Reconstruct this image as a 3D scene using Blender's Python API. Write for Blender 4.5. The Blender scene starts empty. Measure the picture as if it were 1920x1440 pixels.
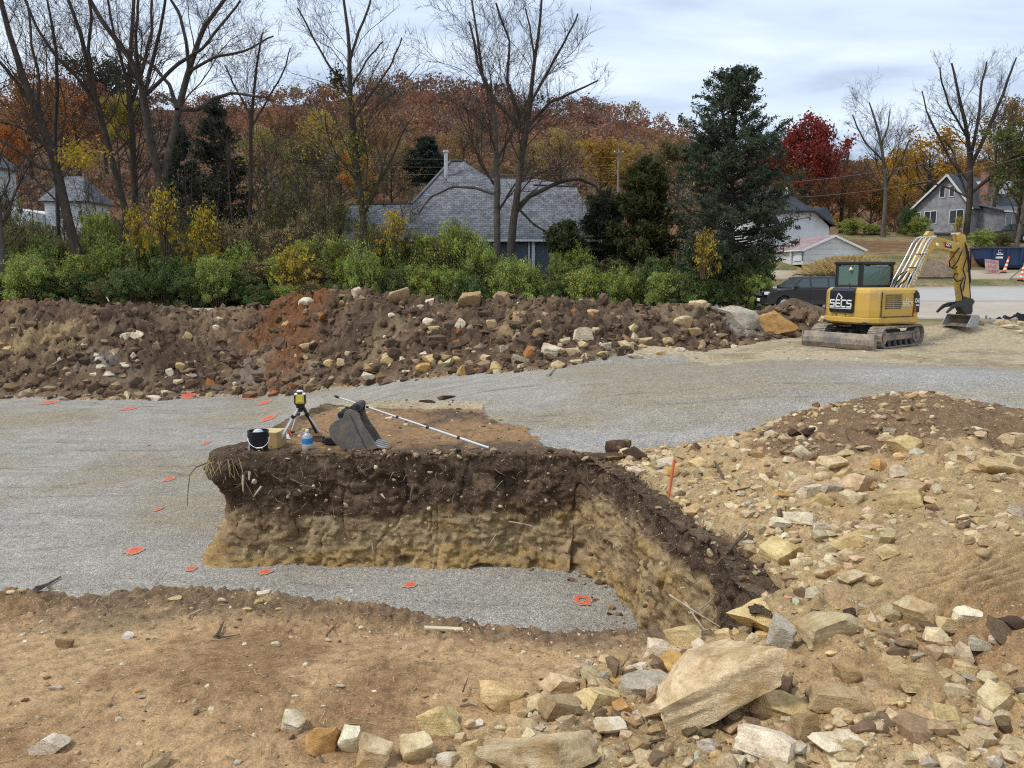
import bpy, math, random
import numpy as np
from mathutils import Vector, Matrix, Euler
random.seed(7); RNG = np.random.default_rng(7)
S = bpy.context.scene
COL = S.collection
R = math.radians
# ------------------------------------------------------------------ camera
F_PX, CX, CY, CAM_H, PITCH = 1443.0, 960.0, 720.0, 2.8, R(8.32)
cam_d = bpy.data.cameras.new('camera'); cam = bpy.data.objects.new('camera', cam_d); COL.objects.link(cam)
cam.location = (0, 0, CAM_H); cam.rotation_euler = (R(90) - PITCH, 0, 0)
cam_d.sensor_width = 36.0; cam_d.lens = 36.0 * F_PX / 1920.0; cam_d.clip_start = 0.1; cam_d.clip_end = 6000
S.camera = cam
# ------------------------------------------------------------------ sky, sun, exposure
SUN_EL, SUN_AZ = R(55), R(252)          # azimuth measured clockwise from +Y
W = bpy.data.worlds.new('World'); S.world = W; W.use_nodes = True
def build_world():
    nt = W.node_tree; nt.nodes.clear(); N = nt.nodes.new; L = nt.links.new
    out = N('ShaderNodeOutputWorld')
    sky = N('ShaderNodeTexSky'); sky.sky_type = 'NISHITA'; sky.sun_disc = False
    sky.sun_elevation = SUN_EL; sky.sun_rotation = SUN_AZ; sky.air_density = 1.0; sky.dust_density = 1.5
    bs = N('ShaderNodeBackground'); bs.inputs['Strength'].default_value = 0.10; L(sky.outputs[0], bs.inputs['Color'])
    tc = N('ShaderNodeTexCoord'); sep = N('ShaderNodeSeparateXYZ'); L(tc.outputs['Generated'], sep.inputs[0])
    zc = N('ShaderNodeMath'); zc.operation = 'MAXIMUM'; L(sep.outputs['Z'], zc.inputs[0]); zc.inputs[1].default_value = 0.0
    za = N('ShaderNodeMath'); za.operation = 'ADD'; L(zc.outputs[0], za.inputs[0]); za.inputs[1].default_value = 0.16
    dx = N('ShaderNodeMath'); dx.operation = 'DIVIDE'; L(sep.outputs['X'], dx.inputs[0]); L(za.outputs[0], dx.inputs[1])
    dy = N('ShaderNodeMath'); dy.operation = 'DIVIDE'; L(sep.outputs['Y'], dy.inputs[0]); L(za.outputs[0], dy.inputs[1])
    cb = N('ShaderNodeCombineXYZ'); L(dx.outputs[0], cb.inputs[0]); L(dy.outputs[0], cb.inputs[1])
    mp = N('ShaderNodeMapping'); mp.inputs['Scale'].default_value = (0.62, 1.25, 1); mp.inputs['Rotation'].default_value = (0, 0, R(12)); L(cb.outputs[0], mp.inputs[0])
    n1 = N('ShaderNodeTexNoise'); n1.inputs['Scale'].default_value = 1.35; n1.inputs['Detail'].default_value = 7; n1.inputs['Roughness'].default_value = 0.52; n1.inputs['Distortion'].default_value = 0.35
    L(mp.outputs[0], n1.inputs['Vector'])
    cr = N('ShaderNodeValToRGB'); L(n1.outputs['Fac'], cr.inputs[0])
    e = cr.color_ramp.elements
    e[0].position = 0.32; e[0].color = (0.285, 0.36, 0.475, 1)
    e[1].position = 0.66; e[1].color = (0.64, 0.715, 0.81, 1)
    m = cr.color_ramp.elements.new(0.47); m.color = (0.475, 0.56, 0.68, 1)
    bc = N('ShaderNodeBackground'); bc.inputs['Strength'].default_value = 1.0; L(cr.outputs[0], bc.inputs['Color'])
    n2 = N('ShaderNodeTexNoise'); n2.inputs['Scale'].default_value = 0.8; n2.inputs['Detail'].default_value = 4; L(mp.outputs[0], n2.inputs['Vector'])
    mr = N('ShaderNodeMapRange'); L(n2.outputs['Fac'], mr.inputs[0]); mr.inputs[1].default_value = 0.35; mr.inputs[2].default_value = 0.6; mr.inputs[3].default_value = 0.80; mr.inputs[4].default_value = 1.0
    mx = N('ShaderNodeMixShader'); L(mr.outputs[0], mx.inputs[0]); L(bs.outputs[0], mx.inputs[1]); L(bc.outputs[0], mx.inputs[2])
    L(mx.outputs[0], out.inputs[0])
build_world()
sd = bpy.data.lights.new('sun', 'SUN'); sd.energy = 1.5; sd.angle = R(11); sd.color = (1.0, 0.955, 0.89)
sun = bpy.data.objects.new('sun', sd); COL.objects.link(sun); sun.location = (-40, -40, 60)
_sv = Vector((math.sin(SUN_AZ) * math.cos(SUN_EL), math.cos(SUN_AZ) * math.cos(SUN_EL), math.sin(SUN_EL)))
sun.rotation_euler = (-_sv).to_track_quat('-Z', 'Y').to_euler()
S.view_settings.view_transform = 'Standard'; S.view_settings.look = 'None'; S.view_settings.exposure = 0.66; S.view_settings.gamma = 1.0
S.view_settings.use_curve_mapping = False
S.render.engine = 'CYCLES'; S.cycles.max_bounces = 6; S.cycles.diffuse_bounces = 3; S.cycles.transparent_max_bounces = 8
S.cycles.use_denoising = False; S.cycles.filter_width = 1.15

# ------------------------------------------------------------------ picture <-> place helpers
cp, sp = math.cos(PITCH), math.sin(PITCH)
def ray(px, py):
    a = (px - CX) / F_PX; b = -(py - CY) / F_PX
    return a, cp + b * sp, -sp + b * cp
def at(px, py, Y):
    a, dy, dz = ray(px, py); t = Y / dy
    return Vector((a * t, Y, CAM_H + dz * t))
def atz(px, py, z):
    a, dy, dz = ray(px, py); t = (z - CAM_H) / dz
    return Vector((a * t, dy * t, z))
def mpp(Y): return Y / F_PX          # metres per photo pixel at depth Y
# ------------------------------------------------------------------ numpy noise
def _hash(i, j, k, seed):
    h = (i.astype(np.uint32) * np.uint32(374761393)) ^ (j.astype(np.uint32) * np.uint32(668265263)) ^ (k.astype(np.uint32) * np.uint32(2147483647 - 58)) ^ np.uint32((seed * 2654435761 + 977) & 0xffffffff)
    h = (h ^ (h >> np.uint32(13))) * np.uint32(1274126177); h = h ^ (h >> np.uint32(16))
    h = h * np.uint32(2246822519); h = h ^ (h >> np.uint32(15))
    return h.astype(np.float64) / 4294967295.0
def vn(x, y, z=0.0, seed=0):
    x = np.asarray(x, float); y = np.asarray(y, float) + 0 * x; z = np.zeros_like(x) + z
    xi = np.floor(x).astype(np.int64); yi = np.floor(y).astype(np.int64); zi = np.floor(z).astype(np.int64)
    fx = x - xi; fy = y - yi; fz = z - zi
    fx = fx * fx * (3 - 2 * fx); fy = fy * fy * (3 - 2 * fy); fz = fz * fz * (3 - 2 * fz)
    def c(a, b, d): return _hash(xi + a, yi + b, zi + d, seed)
    x00 = c(0,0,0) * (1 - fx) + c(1,0,0) * fx; x10 = c(0,1,0) * (1 - fx) + c(1,1,0) * fx
    r0 = x00 * (1 - fy) + x10 * fy
    if np.all(fz == 0): return r0
    x01 = c(0,0,1) * (1 - fx) + c(1,0,1) * fx; x11 = c(0,1,1) * (1 - fx) + c(1,1,1) * fx
    return r0 * (1 - fz) + (x01 * (1 - fy) + x11 * fy) * fz
def fbm(x, y, z=0.0, o=4, seed=0, gain=0.5):
    t = 0; a = 1; s = 0; f = 1.0
    for i in range(o):
        t = t + a * (vn(np.asarray(x) * f + 17.3 * i, np.asarray(y) * f - 9.1 * i, z * f if np.isscalar(z) else np.asarray(z) * f, seed + i) * 2 - 1); s += a; a *= gain; f *= 2.03
    return t / s
def billow(x, y, z=0.0, o=3, seed=0):
    t = 0; a = 1; s = 0; f = 1.0
    for i in range(o):
        t = t + a * (1 - 2 * np.abs(vn(np.asarray(x) * f + 7.7 * i, np.asarray(y) * f + 3.1 * i, z if np.isscalar(z) and z == 0 else np.asarray(z) * f, seed + i) * 2 - 1)); s += a; a *= 0.5; f *= 2.1
    return t / s           # ~ -1..1, rounded valleys and ridges
def clods(x, y, seed=0):
    """rounded lumps: 1 at cell centres, 0 at borders"""
    x = np.asarray(x, float); y = np.asarray(y, float)
    xi = np.floor(x).astype(np.int64); yi = np.floor(y).astype(np.int64); d = np.full(x.shape, 9.0); v = np.zeros(x.shape)
    z0 = np.zeros_like(xi)
    for a in (-1, 0, 1):
        for b in (-1, 0, 1):
            cx = xi + a; cy = yi + b
            px = cx + 0.15 + 0.7 * _hash(cx, cy, z0, seed); py = cy + 0.15 + 0.7 * _hash(cx, cy, z0, seed + 5); h = _hash(cx, cy, z0, seed + 9)
            dd = (px - x) ** 2 + (py - y) ** 2
            m = dd < d; d = np.where(m, dd, d); v = np.where(m, h, v)
    return np.clip(1 - d * 2.2, 0, 1) * (0.25 + 0.75 * v), v
def sstep(a, b, x):
    t = np.clip((np.asarray(x, float) - a) / (b - a), 0, 1); return t * t * (3 - 2 * t)
def lerp(a, b, t): return a + (b - a) * t
def poly_sdf(x, y, P):
    """signed distance to polygon, positive inside"""
    d = np.full(np.shape(x), 1e9); ins = np.zeros(np.shape(x), bool); n = len(P)
    for i in range(n):
        ax, ay = P[i]; bx, by = P[(i + 1) % n]
        ex, ey = bx - ax, by - ay; wx, wy = x - ax, y - ay
        t = np.clip((wx * ex + wy * ey) / (ex * ex + ey * ey + 1e-12), 0, 1)
        d = np.minimum(d, (wx - ex * t) ** 2 + (wy - ey * t) ** 2)
        c = ((ay <= y) & (by > y)) | ((by <= y) & (ay > y))
        with np.errstate(divide='ignore', invalid='ignore'):
            xx = ax + (y - ay) / (by - ay + 1e-15) * ex
        ins ^= c & (x < xx)
    return np.where(ins, 1, -1) * np.sqrt(d)
# ------------------------------------------------------------------ mesh helpers
def np_mesh(name, V, Fq, smooth=False, col=None, vattr=None):
    """V (n,3), Fq (m,3|4) int array or list of such arrays"""
    me = bpy.data.meshes.new(name); V = np.asarray(V, np.float32)
    Fs = [np.asarray(f) for f in (Fq if isinstance(Fq, (list, tuple)) else [Fq]) if len(f)]
    me.vertices.add(len(V)); me.vertices.foreach_set('co', V.ravel())
    nl = sum(f.size for f in Fs); npoly = sum(len(f) for f in Fs)
    me.loops.add(nl); me.polygons.add(npoly)
    me.loops.foreach_set('vertex_index', np.concatenate([f.ravel() for f in Fs]).astype(np.int32))
    tot = np.concatenate([np.full(len(f), f.shape[1]) for f in Fs]).astype(np.int32)
    st = np.zeros(npoly, np.int32); st[1:] = np.cumsum(tot)[:-1]
    me.polygons.foreach_set('loop_start', st); me.polygons.foreach_set('loop_total', tot)
    me.polygons.foreach_set('use_smooth', np.full(npoly, smooth))
    if col is not None:
        ca = me.color_attributes.new('Col', 'FLOAT_COLOR', 'POINT')
        c4 = np.ones((len(V), 4), np.float32); c4[:, :3] = col; ca.data.foreach_set('color', c4.ravel())
    if vattr:
        for k, v in vattr.items():
            a = me.attributes.new(k, 'FLOAT', 'POINT'); a.data.foreach_set('value', np.asarray(v, np.float32))
    me.update(calc_edges=True); me.validate()
    return me
def put(name, me, mat=None, parent=None, loc=None, rot=None, scale=None):
    o = bpy.data.objects.new(name, me); COL.objects.link(o)
    if mat is not None and me is not None and len(me.materials) == 0: me.materials.append(mat)
    if parent is not None: o.parent = parent
    if loc is not None: o.location = loc
    if rot is not None: o.rotation_euler = rot
    if scale is not None: o.scale = scale
    return o
def tag(o, label=None, cat=None, group=None, kind=None):
    if label: o['label'] = label
    if cat: o['category'] = cat
    if group: o['group'] = group
    if kind: o['kind'] = kind
    return o
def thing(name, label, cat, loc=(0,0,0), rotz=0.0, group=None):
    o = bpy.data.objects.new(name, None); COL.objects.link(o); o.empty_display_size = 0.2
    o.location = loc; o.rotation_euler = (0, 0, rotz)
    return tag(o, label, cat, group)
def copy_tree(o, parent=None):
    c = o.copy(); COL.objects.link(c)
    if parent is not None: c.parent = parent
    for ch in list(o.children): copy_tree(ch, c)
    return c
def struct(name, me, mat, label=None): return tag(put(name, me, mat), label, None, None, 'structure')
class MB:
    """collects simple solids into one mesh"""
    def __init__(s): s.v = []; s.f = []
    def add(s, V, Fc):
        b = len(s.v); s.v += [tuple(p) for p in V]; s.f += [tuple(i + b for i in f) for f in Fc]; return s
    def box(s, c, d, rot=None, taper=1.0):
        x, y, z = d[0] / 2, d[1] / 2, d[2] / 2
        P = [Vector((-x,-y,-z)), Vector((x,-y,-z)), Vector((x,y,-z)), Vector((-x,y,-z)), Vector((-x*taper,-y*taper,z)), Vector((x*taper,-y*taper,z)), Vector((x*taper,y*taper,z)), Vector((-x*taper,y*taper,z))]
        if rot is not None:
            M = rot if isinstance(rot, Matrix) else Euler(rot).to_matrix()
            P = [M @ p for p in P]
        c = Vector(c)
        return s.add([p + c for p in P], [(0,3,2,1),(4,5,6,7),(0,1,5,4),(1,2,6,5),(2,3,7,6),(3,0,4,7)])
    def bar(s, a, b, w, h, up=(0,0,1)):
        a = Vector(a); b = Vector(b); z = (b - a); L = z.length; z.normalize(); u = Vector(up); x = z.cross(u)
        if x.length < 1e-4: x = z.cross(Vector((0, 1, 0)))
        x.normalize(); y = x.cross(z)
        M = Matrix((x, z, -y)).transposed() if False else Matrix((x, y, z)).transposed()
        return s.box((a + b) / 2, (w, h, L), M)
    def cyl(s, a, b, r, r2=None, n=12, caps=True):
        a = Vector(a); b = Vector(b); r2 = r if r2 is None else r2; z = (b - a).normalized()
        u = z.orthogonal().normalized(); w = z.cross(u); V = []; Fc = []
        for i in range(n):
            t = 2 * math.pi * i / n; d = u * math.cos(t) + w * math.sin(t); V.append(a + d * r); V.append(b + d * r2)
        for i in range(n): j = (i + 1) % n; Fc.append((2*i, 2*j, 2*j+1, 2*i+1))
        if caps: Fc.append(tuple(2*i for i in range(n))[::-1]); Fc.append(tuple(2*i+1 for i in range(n)))
        return s.add(V, Fc)
    def tube(s, P, r, n=6):
        P = [Vector(p) for p in P]; V = []; Fc = []; rr = r if isinstance(r, (list, tuple)) else [r] * len(P)
        u = None
        for i, p in enumerate(P):
            t = (P[min(i+1, len(P)-1)] - P[max(i-1, 0)]).normalized()
            u = t.orthogonal().normalized() if u is None else (u - t * u.dot(t)).normalized()
            w = t.cross(u)
            for k in range(n):
                th = 2 * math.pi * k / n; V.append(p + (u * math.cos(th) + w * math.sin(th)) * rr[i])
        for i in range(len(P) - 1):
            for k in range(n):
                j = (k + 1) % n; Fc.append((i*n+k, i*n+j, (i+1)*n+j, (i+1)*n+k))
        Fc.append(tuple(range(n))[::-1]); Fc.append(tuple((len(P)-1)*n + k for k in range(n)))
        return s.add(V, Fc)
    def prism(s, poly, a, b, axes='xz'):
        """poly 2-D outline in the named plane, extruded from a to b along the third axis"""
        n = len(poly); V = []
        for t in (a, b):
            for (p, q) in poly:
                V.append({'xz': (p, t, q), 'xy': (p, q, t), 'yz': (t, p, q)}[axes])
        return s.add(V, [tuple(range(n)), tuple(range(2*n - 1, n - 1, -1))] + [(i, i + n, (i+1) % n + n, (i+1) % n) for i in range(n)])
    def lathe(s, prof, c=(0,0,0), n=20):
        V = []; Fc = []; c = Vector(c)
        for (r, z) in prof:
            for k in range(n): t = 2*math.pi*k/n; V.append(c + Vector((r*math.cos(t), r*math.sin(t), z)))
        for i in range(len(prof) - 1):
            for k in range(n): j = (k+1) % n; Fc.append((i*n+k, i*n+j, (i+1)*n+j, (i+1)*n+k))
        return s.add(V, Fc)
    def quad(s, a, b, c, d): return s.add([a, b, c, d], [(0, 1, 2, 3)])
    def build(s, name, mat, parent=None, bevel=0.0, seg=2, smooth=False, loc=None, rot=None, fix=True):
        me = bpy.data.meshes.new(name); me.from_pydata([tuple(v) for v in s.v], [], s.f)
        if fix:
            import bmesh
            bm = bmesh.new(); bm.from_mesh(me); bmesh.ops.recalc_face_normals(bm, faces=bm.faces); bm.to_mesh(me); bm.free()
        if smooth: me.polygons.foreach_set('use_smooth', [True] * len(me.polygons))
        me.update()
        o = put(name, me, mat, parent, loc, rot)
        if bevel > 0:
            m = o.modifiers.new('bevel', 'BEVEL'); m.width = bevel; m.segments = seg; m.limit_method = 'ANGLE'; m.angle_limit = R(35)
            m.harden_normals = False
        if smooth:
            try: me.set_sharp_from_angle(angle=R(40))
            except Exception: pass
        return o
def text_mesh(body, size, extrude=0.001, align='CENTER', shear=0.0, sx=1.0, bold=0.0):
    cu = bpy.data.curves.new('lettering', 'FONT'); cu.body = body; cu.size = size; cu.extrude = extrude; cu.align_x = align; cu.align_y = 'CENTER'; cu.shear = shear; cu.offset = bold
    cu.resolution_u = 3
    o = bpy.data.objects.new('lettering', cu); COL.objects.link(o)
    dg = bpy.context.evaluated_depsgraph_get(); me = bpy.data.meshes.new_from_object(o.evaluated_get(dg)); bpy.data.objects.remove(o)
    for v in me.vertices: v.co.x *= sx
    me.materials.clear()
    return me
# ------------------------------------------------------------------ material helpers
MATS = {}
class NT:
    def __init__(s, name):
        s.m = bpy.data.materials.new(name); s.m.use_nodes = True; s.t = s.m.node_tree; s.t.nodes.clear()
        s.out = s.n('ShaderNodeOutputMaterial'); s.b = s.n('ShaderNodeBsdfPrincipled'); s.l(s.b.outputs[0], s.out.inputs[0])
        s.tc = s.n('ShaderNodeTexCoord')
    def n(s, t): return s.t.nodes.new(t)
    def l(s, a, b): s.t.links.new(a, b)
    def noise(s, scale, detail=4, rough=0.55, vec=None, dist=0.0):
        x = s.n('ShaderNodeTexNoise'); x.inputs['Scale'].default_value = scale; x.inputs['Detail'].default_value = detail; x.inputs['Roughness'].default_value = rough; x.inputs['Distortion'].default_value = dist
        s.l(vec if vec is not None else s.tc.outputs['Object'], x.inputs['Vector']); return x
    def voro(s, scale, vec=None, feat='F1', rnd=1.0):
        x = s.n('ShaderNodeTexVoronoi'); x.feature = feat; x.inputs['Scale'].default_value = scale; x.inputs['Randomness'].default_value = rnd
        s.l(vec if vec is not None else s.tc.outputs['Object'], x.inputs['Vector']); return x
    def ramp(s, fac, stops):
        x = s.n('ShaderNodeValToRGB'); s.l(fac, x.inputs[0]); e = x.color_ramp.elements
        while len(e) < len(stops): e.new(0.5)
        for i, (p, c) in enumerate(stops): e[i].position = p; e[i].color = (c[0], c[1], c[2], 1) if not np.isscalar(c) else (c, c, c, 1)
        return x
    def mix(s, fac, a, b, mode='MIX'):
        x = s.n('ShaderNodeMix'); x.data_type = 'RGBA'; x.blend_type = mode; x.clamp_result = False
        for sock, v in ((x.inputs[0], fac), (x.inputs[6], a), (x.inputs[7], b)):
            if hasattr(v, 'is_output') or isinstance(v, bpy.types.NodeSocket): s.l(v, sock)
            elif np.isscalar(v): sock.default_value = v if sock == x.inputs[0] else (v, v, v, 1)
            else: sock.default_value = (*v, 1)
        return x.outputs[2]
    def math(s, op, a, b=0.0, clamp=False):
        x = s.n('ShaderNodeMath'); x.operation = op; x.use_clamp = clamp
        for sock, v in ((x.inputs[0], a), (x.inputs[1], b)):
            if isinstance(v, bpy.types.NodeSocket): s.l(v, sock)
            else: sock.default_value = v
        return x.outputs[0]
    def attr(s, name):
        x = s.n('ShaderNodeAttribute'); x.attribute_name = name; return x
    def bump(s, h, strength=0.5, dist=0.02, normal=None):
        x = s.n('ShaderNodeBump'); x.inputs['Strength'].default_value = strength; x.inputs['Distance'].default_value = dist; s.l(h, x.inputs['Height'])
        if normal is not None: s.l(normal, x.inputs['Normal'])
        s.l(x.outputs[0], s.b.inputs['Normal']); return x.outputs[0]
    def color(s, v):
        if isinstance(v, bpy.types.NodeSocket): s.l(v, s.b.inputs['Base Color'])
        else: s.b.inputs['Base Color'].default_value = (*v, 1)
    def set(s, rough=0.8, metal=0.0, spec=0.3):
        s.b.inputs['Roughness'].default_value = rough; s.b.inputs['Metallic'].default_value = metal; s.b.inputs['Specular IOR Level'].default_value = spec
def plain(name, c, rough=0.6, metal=0.0, var=0.15, scale=6.0, spec=0.4, bump=0.0, bscale=40):
    """painted / plastic surface with faint dirt variation"""
    if name in MATS: return MATS[name]
    t = NT(name); n = t.noise(scale, 5)
    f = t.ramp(n.outputs['Fac'], [(0.3, 1 - var), (0.7, 1 + var * 0.5)])
    t.color(t.mix(1.0, c, f.outputs[0], 'MULTIPLY')); t.set(rough, metal, spec)
    if bump: t.bump(t.noise(bscale, 4).outputs['Fac'], bump, 0.01)
    MATS[name] = t.m; return t.m
def grimy(name, c, grime, amount=0.5, rough=0.55, metal=0.0, scale=3.0, spec=0.4):
    """paint or steel with patches of dried mud and scratches"""
    if name in MATS: return MATS[name]
    t = NT(name); n = t.noise(scale, 8, 0.65); n2 = t.noise(scale * 9, 4, 0.6)
    s = t.math('ADD', n.outputs['Fac'], t.math('MULTIPLY', t.math('SUBTRACT', n2.outputs['Fac'], 0.5), 0.5))
    f = t.ramp(s, [(0.62 - 0.3 * amount, 0.0), (0.78 - 0.22 * amount, 1.0)])
    t.color(t.mix(f.outputs[0], c, grime)); t.set(rough, metal, spec)
    t.l(t.ramp(s, [(0.4, rough), (0.75, 0.95)]).outputs[0], t.b.inputs['Roughness'])
    t.bump(n2.outputs['Fac'], 0.25, 0.01)
    MATS[name] = t.m; return t.m
def glass(name, c=(0.02, 0.03, 0.03), rough=0.05):
    if name in MATS: return MATS[name]
    t = NT(name); t.color(c); t.set(rough, 0.0, 0.6); MATS[name] = t.m; return t.m
# ================================================================== the ground
def ang_t(py): return math.tan(math.atan((py - CY) / F_PX) + PITCH)
def prof(pts):
    xs = np.array([p[0] for p in pts], float); ys = np.array([p[1] for p in pts], float)
    return lambda q: np.interp(q, xs, ys)
def px_of(x, y): return CX + F_PX * 0.985 * x / np.maximum(y, 0.5)
ZB = prof([(-900,-1.6),(480,-1.6),(560,-1.4),(640,-1.05),(750,-0.6),(900,-0.2),(1050,0.08),(1300,0.3),(1450,0.45),(2600,0.5)])
BERM_BASE = prof([(-900,748),(0,748),(200,752),(300,752),(400,742),(500,745),(600,735),(700,722),(800,712),(870,705),(920,700),(1000,700),(1040,692),(1100,686),(1200,676),(1280,665),(1350,655),(1430,640),(1480,632),(1600,630),(2600,630)])
BERM_TOP = prof([(-900,560),(0,572),(100,570),(170,571),(240,578),(330,580),(450,584),(500,578),(545,560),(590,552),(640,549),(700,553),(750,552),(800,566),(850,572),(900,563),(1000,566),(1060,566),(1100,571),(1160,572),(1200,578),(1250,577),(1300,575),(1340,585),(1390,597),(1430,588),(1500,583),(1560,592),(1600,606),(1640,640),(2600,700)])
_pt = np.arange(-900, 2600, 10.0)
_yb = np.array([(CAM_H - ZB(p)) / ang_t(BERM_BASE(p)) for p in _pt])
_yb = np.convolve(np.pad(_yb, 6, mode='edge'), np.ones(13) / 13, 'valid')
def YB(p): return np.interp(p, _pt, _yb)
_yc = _yb + np.interp(_pt, [0, 500, 900, 1300, 1500], [4.6, 4.2, 4.4, 3.2, 2.2])
_zc = np.array([CAM_H - y * ang_t(BERM_TOP(p)) for p, y in zip(_pt, _yc)])
def YC(p): return np.interp(p, _pt, _yc)
def ZC(p): return np.interp(p, _pt, _zc)
BG_L = prof([(0,0),(17,0),(24,0.2),(30,0.5),(46,0.75),(50,1.4),(58,2.6),(75,3.6),(120,6),(200,6),(4000,6)])
BG_R = prof([(0,0),(16,0.0),(20,0.25),(24,0.5),(30,0.5),(38,0.5),(55,1.45),(63,3.2),(70,4.1),(85,6.9),(110,8),(200,9),(4000,9)])
HI = [(-4.45,11.45),(-3.2,11.38),(-1.0,11.32),(0.75,11.3),(1.12,11.1),(1.42,9.9),(1.72,8.4),(2.02,7.0),(2.02,6.3),(2.0,3.0),(60,3.0),(60,17.0),(0.5,17.0),(-0.9,16.7),(-3.5,16.5),(-4.0,15.3)]
def crest_y(x): return np.interp(x, [-8,-4.8,-4.0,-3.2,-2.4,-1.6,-0.9,-0.2,0.4,1.2,1.7,2.1], [6.95,6.95,6.75,6.9,6.9,6.75,6.55,6.35,6.3,6.35,6.3,6.3])
# spoil and rubble heap on the right: control points seen in the photo
_hp = []
for px, py, Y in [(1770,752,11.0),(1700,762,11.0),(1620,780,11.0),(1560,800,10.9),(1480,828,10.8),(1400,850,10.7),(1850,775,11.0),(1920,785,11.0),(2050,800,11.0),(2300,850,11),
                  (1700,830,9.9),(1600,850,9.8),(1500,880,9.5),(1420,900,9.4),(1330,900,9.8),(1800,820,9.6),(1920,860,9.2),
                  (1500,960,8.1),(1600,930,8.3),(1700,910,8.2),(1800,880,8.0),(1900,890,7.6),(2050,900,7.4),
                  (1450,1060,7.1),(1560,1030,6.9),(1660,1010,6.6),(1760,1000,6.3),(1900,1000,6.0),(2100,1000,5.9),
                  (1500,1110,6.2),(1600,1100,5.9),(1720,1090,5.6),(1860,1090,5.2),(2050,1100,5.0),
                  (1400,1170,5.8),(1500,1190,5.4),(1620,1190,5.1),(1760,1200,4.8),(1900,1210,4.5),
                  (1380,1280,5.0),(1500,1290,4.7),(1640,1290,4.5),(1800,1300,4.3),(1950,1300,4.1),
                  (1200,1370,4.3),(1350,1400,4.1),(1500,1410,4.0),(1650,1410,3.9),(1800,1420,3.8),(1950,1420,3.7),(1000,1430,4.0)]:
    p = at(px, py, Y); _hp.append((p.x, p.y, p.z))
for x, y in [(1.2,11.2),(1.6,9.6),(1.9,8.4),(2.15,7.2),(2.1,6.5),(1.7,6.1),(1.0,5.6),(0.4,5.0),(-0.2,4.6),(-0.8,4.0),(2.0,12.2),(3.2,12.6),(4.5,13.4),(6,13.6),(7.5,13.6),(9,13.8),(12,14),(1.2,12.0),(11,11),(10,9)]:
    _hp.append((x, y, 0.0 if x < 9 or y > 13 else 0.6))
_hp = np.array(_hp)
HEAP = [(1.15,11.3),(1.55,9.7),(1.85,8.4),(2.2,7.0),(2.05,6.45),(1.6,6.05),(1.0,5.55),(0.45,5.1),(-0.05,4.6),(-0.55,3.9),(-1.2,3.0),(14,3.0),(14,13.8),(9,13.6),(6.5,13.4),(4.6,12.9),(3.3,12.2),(2.0,11.7)]
def idw(x, y):
    n = np.zeros_like(x); d = np.zeros_like(x)
    for (a, b, c) in _hp:
        w = 1.0 / ((x - a) ** 2 + (y - b) ** 2 + 0.05) ** 2.6; n += w * c; d += w
    return n / d
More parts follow.
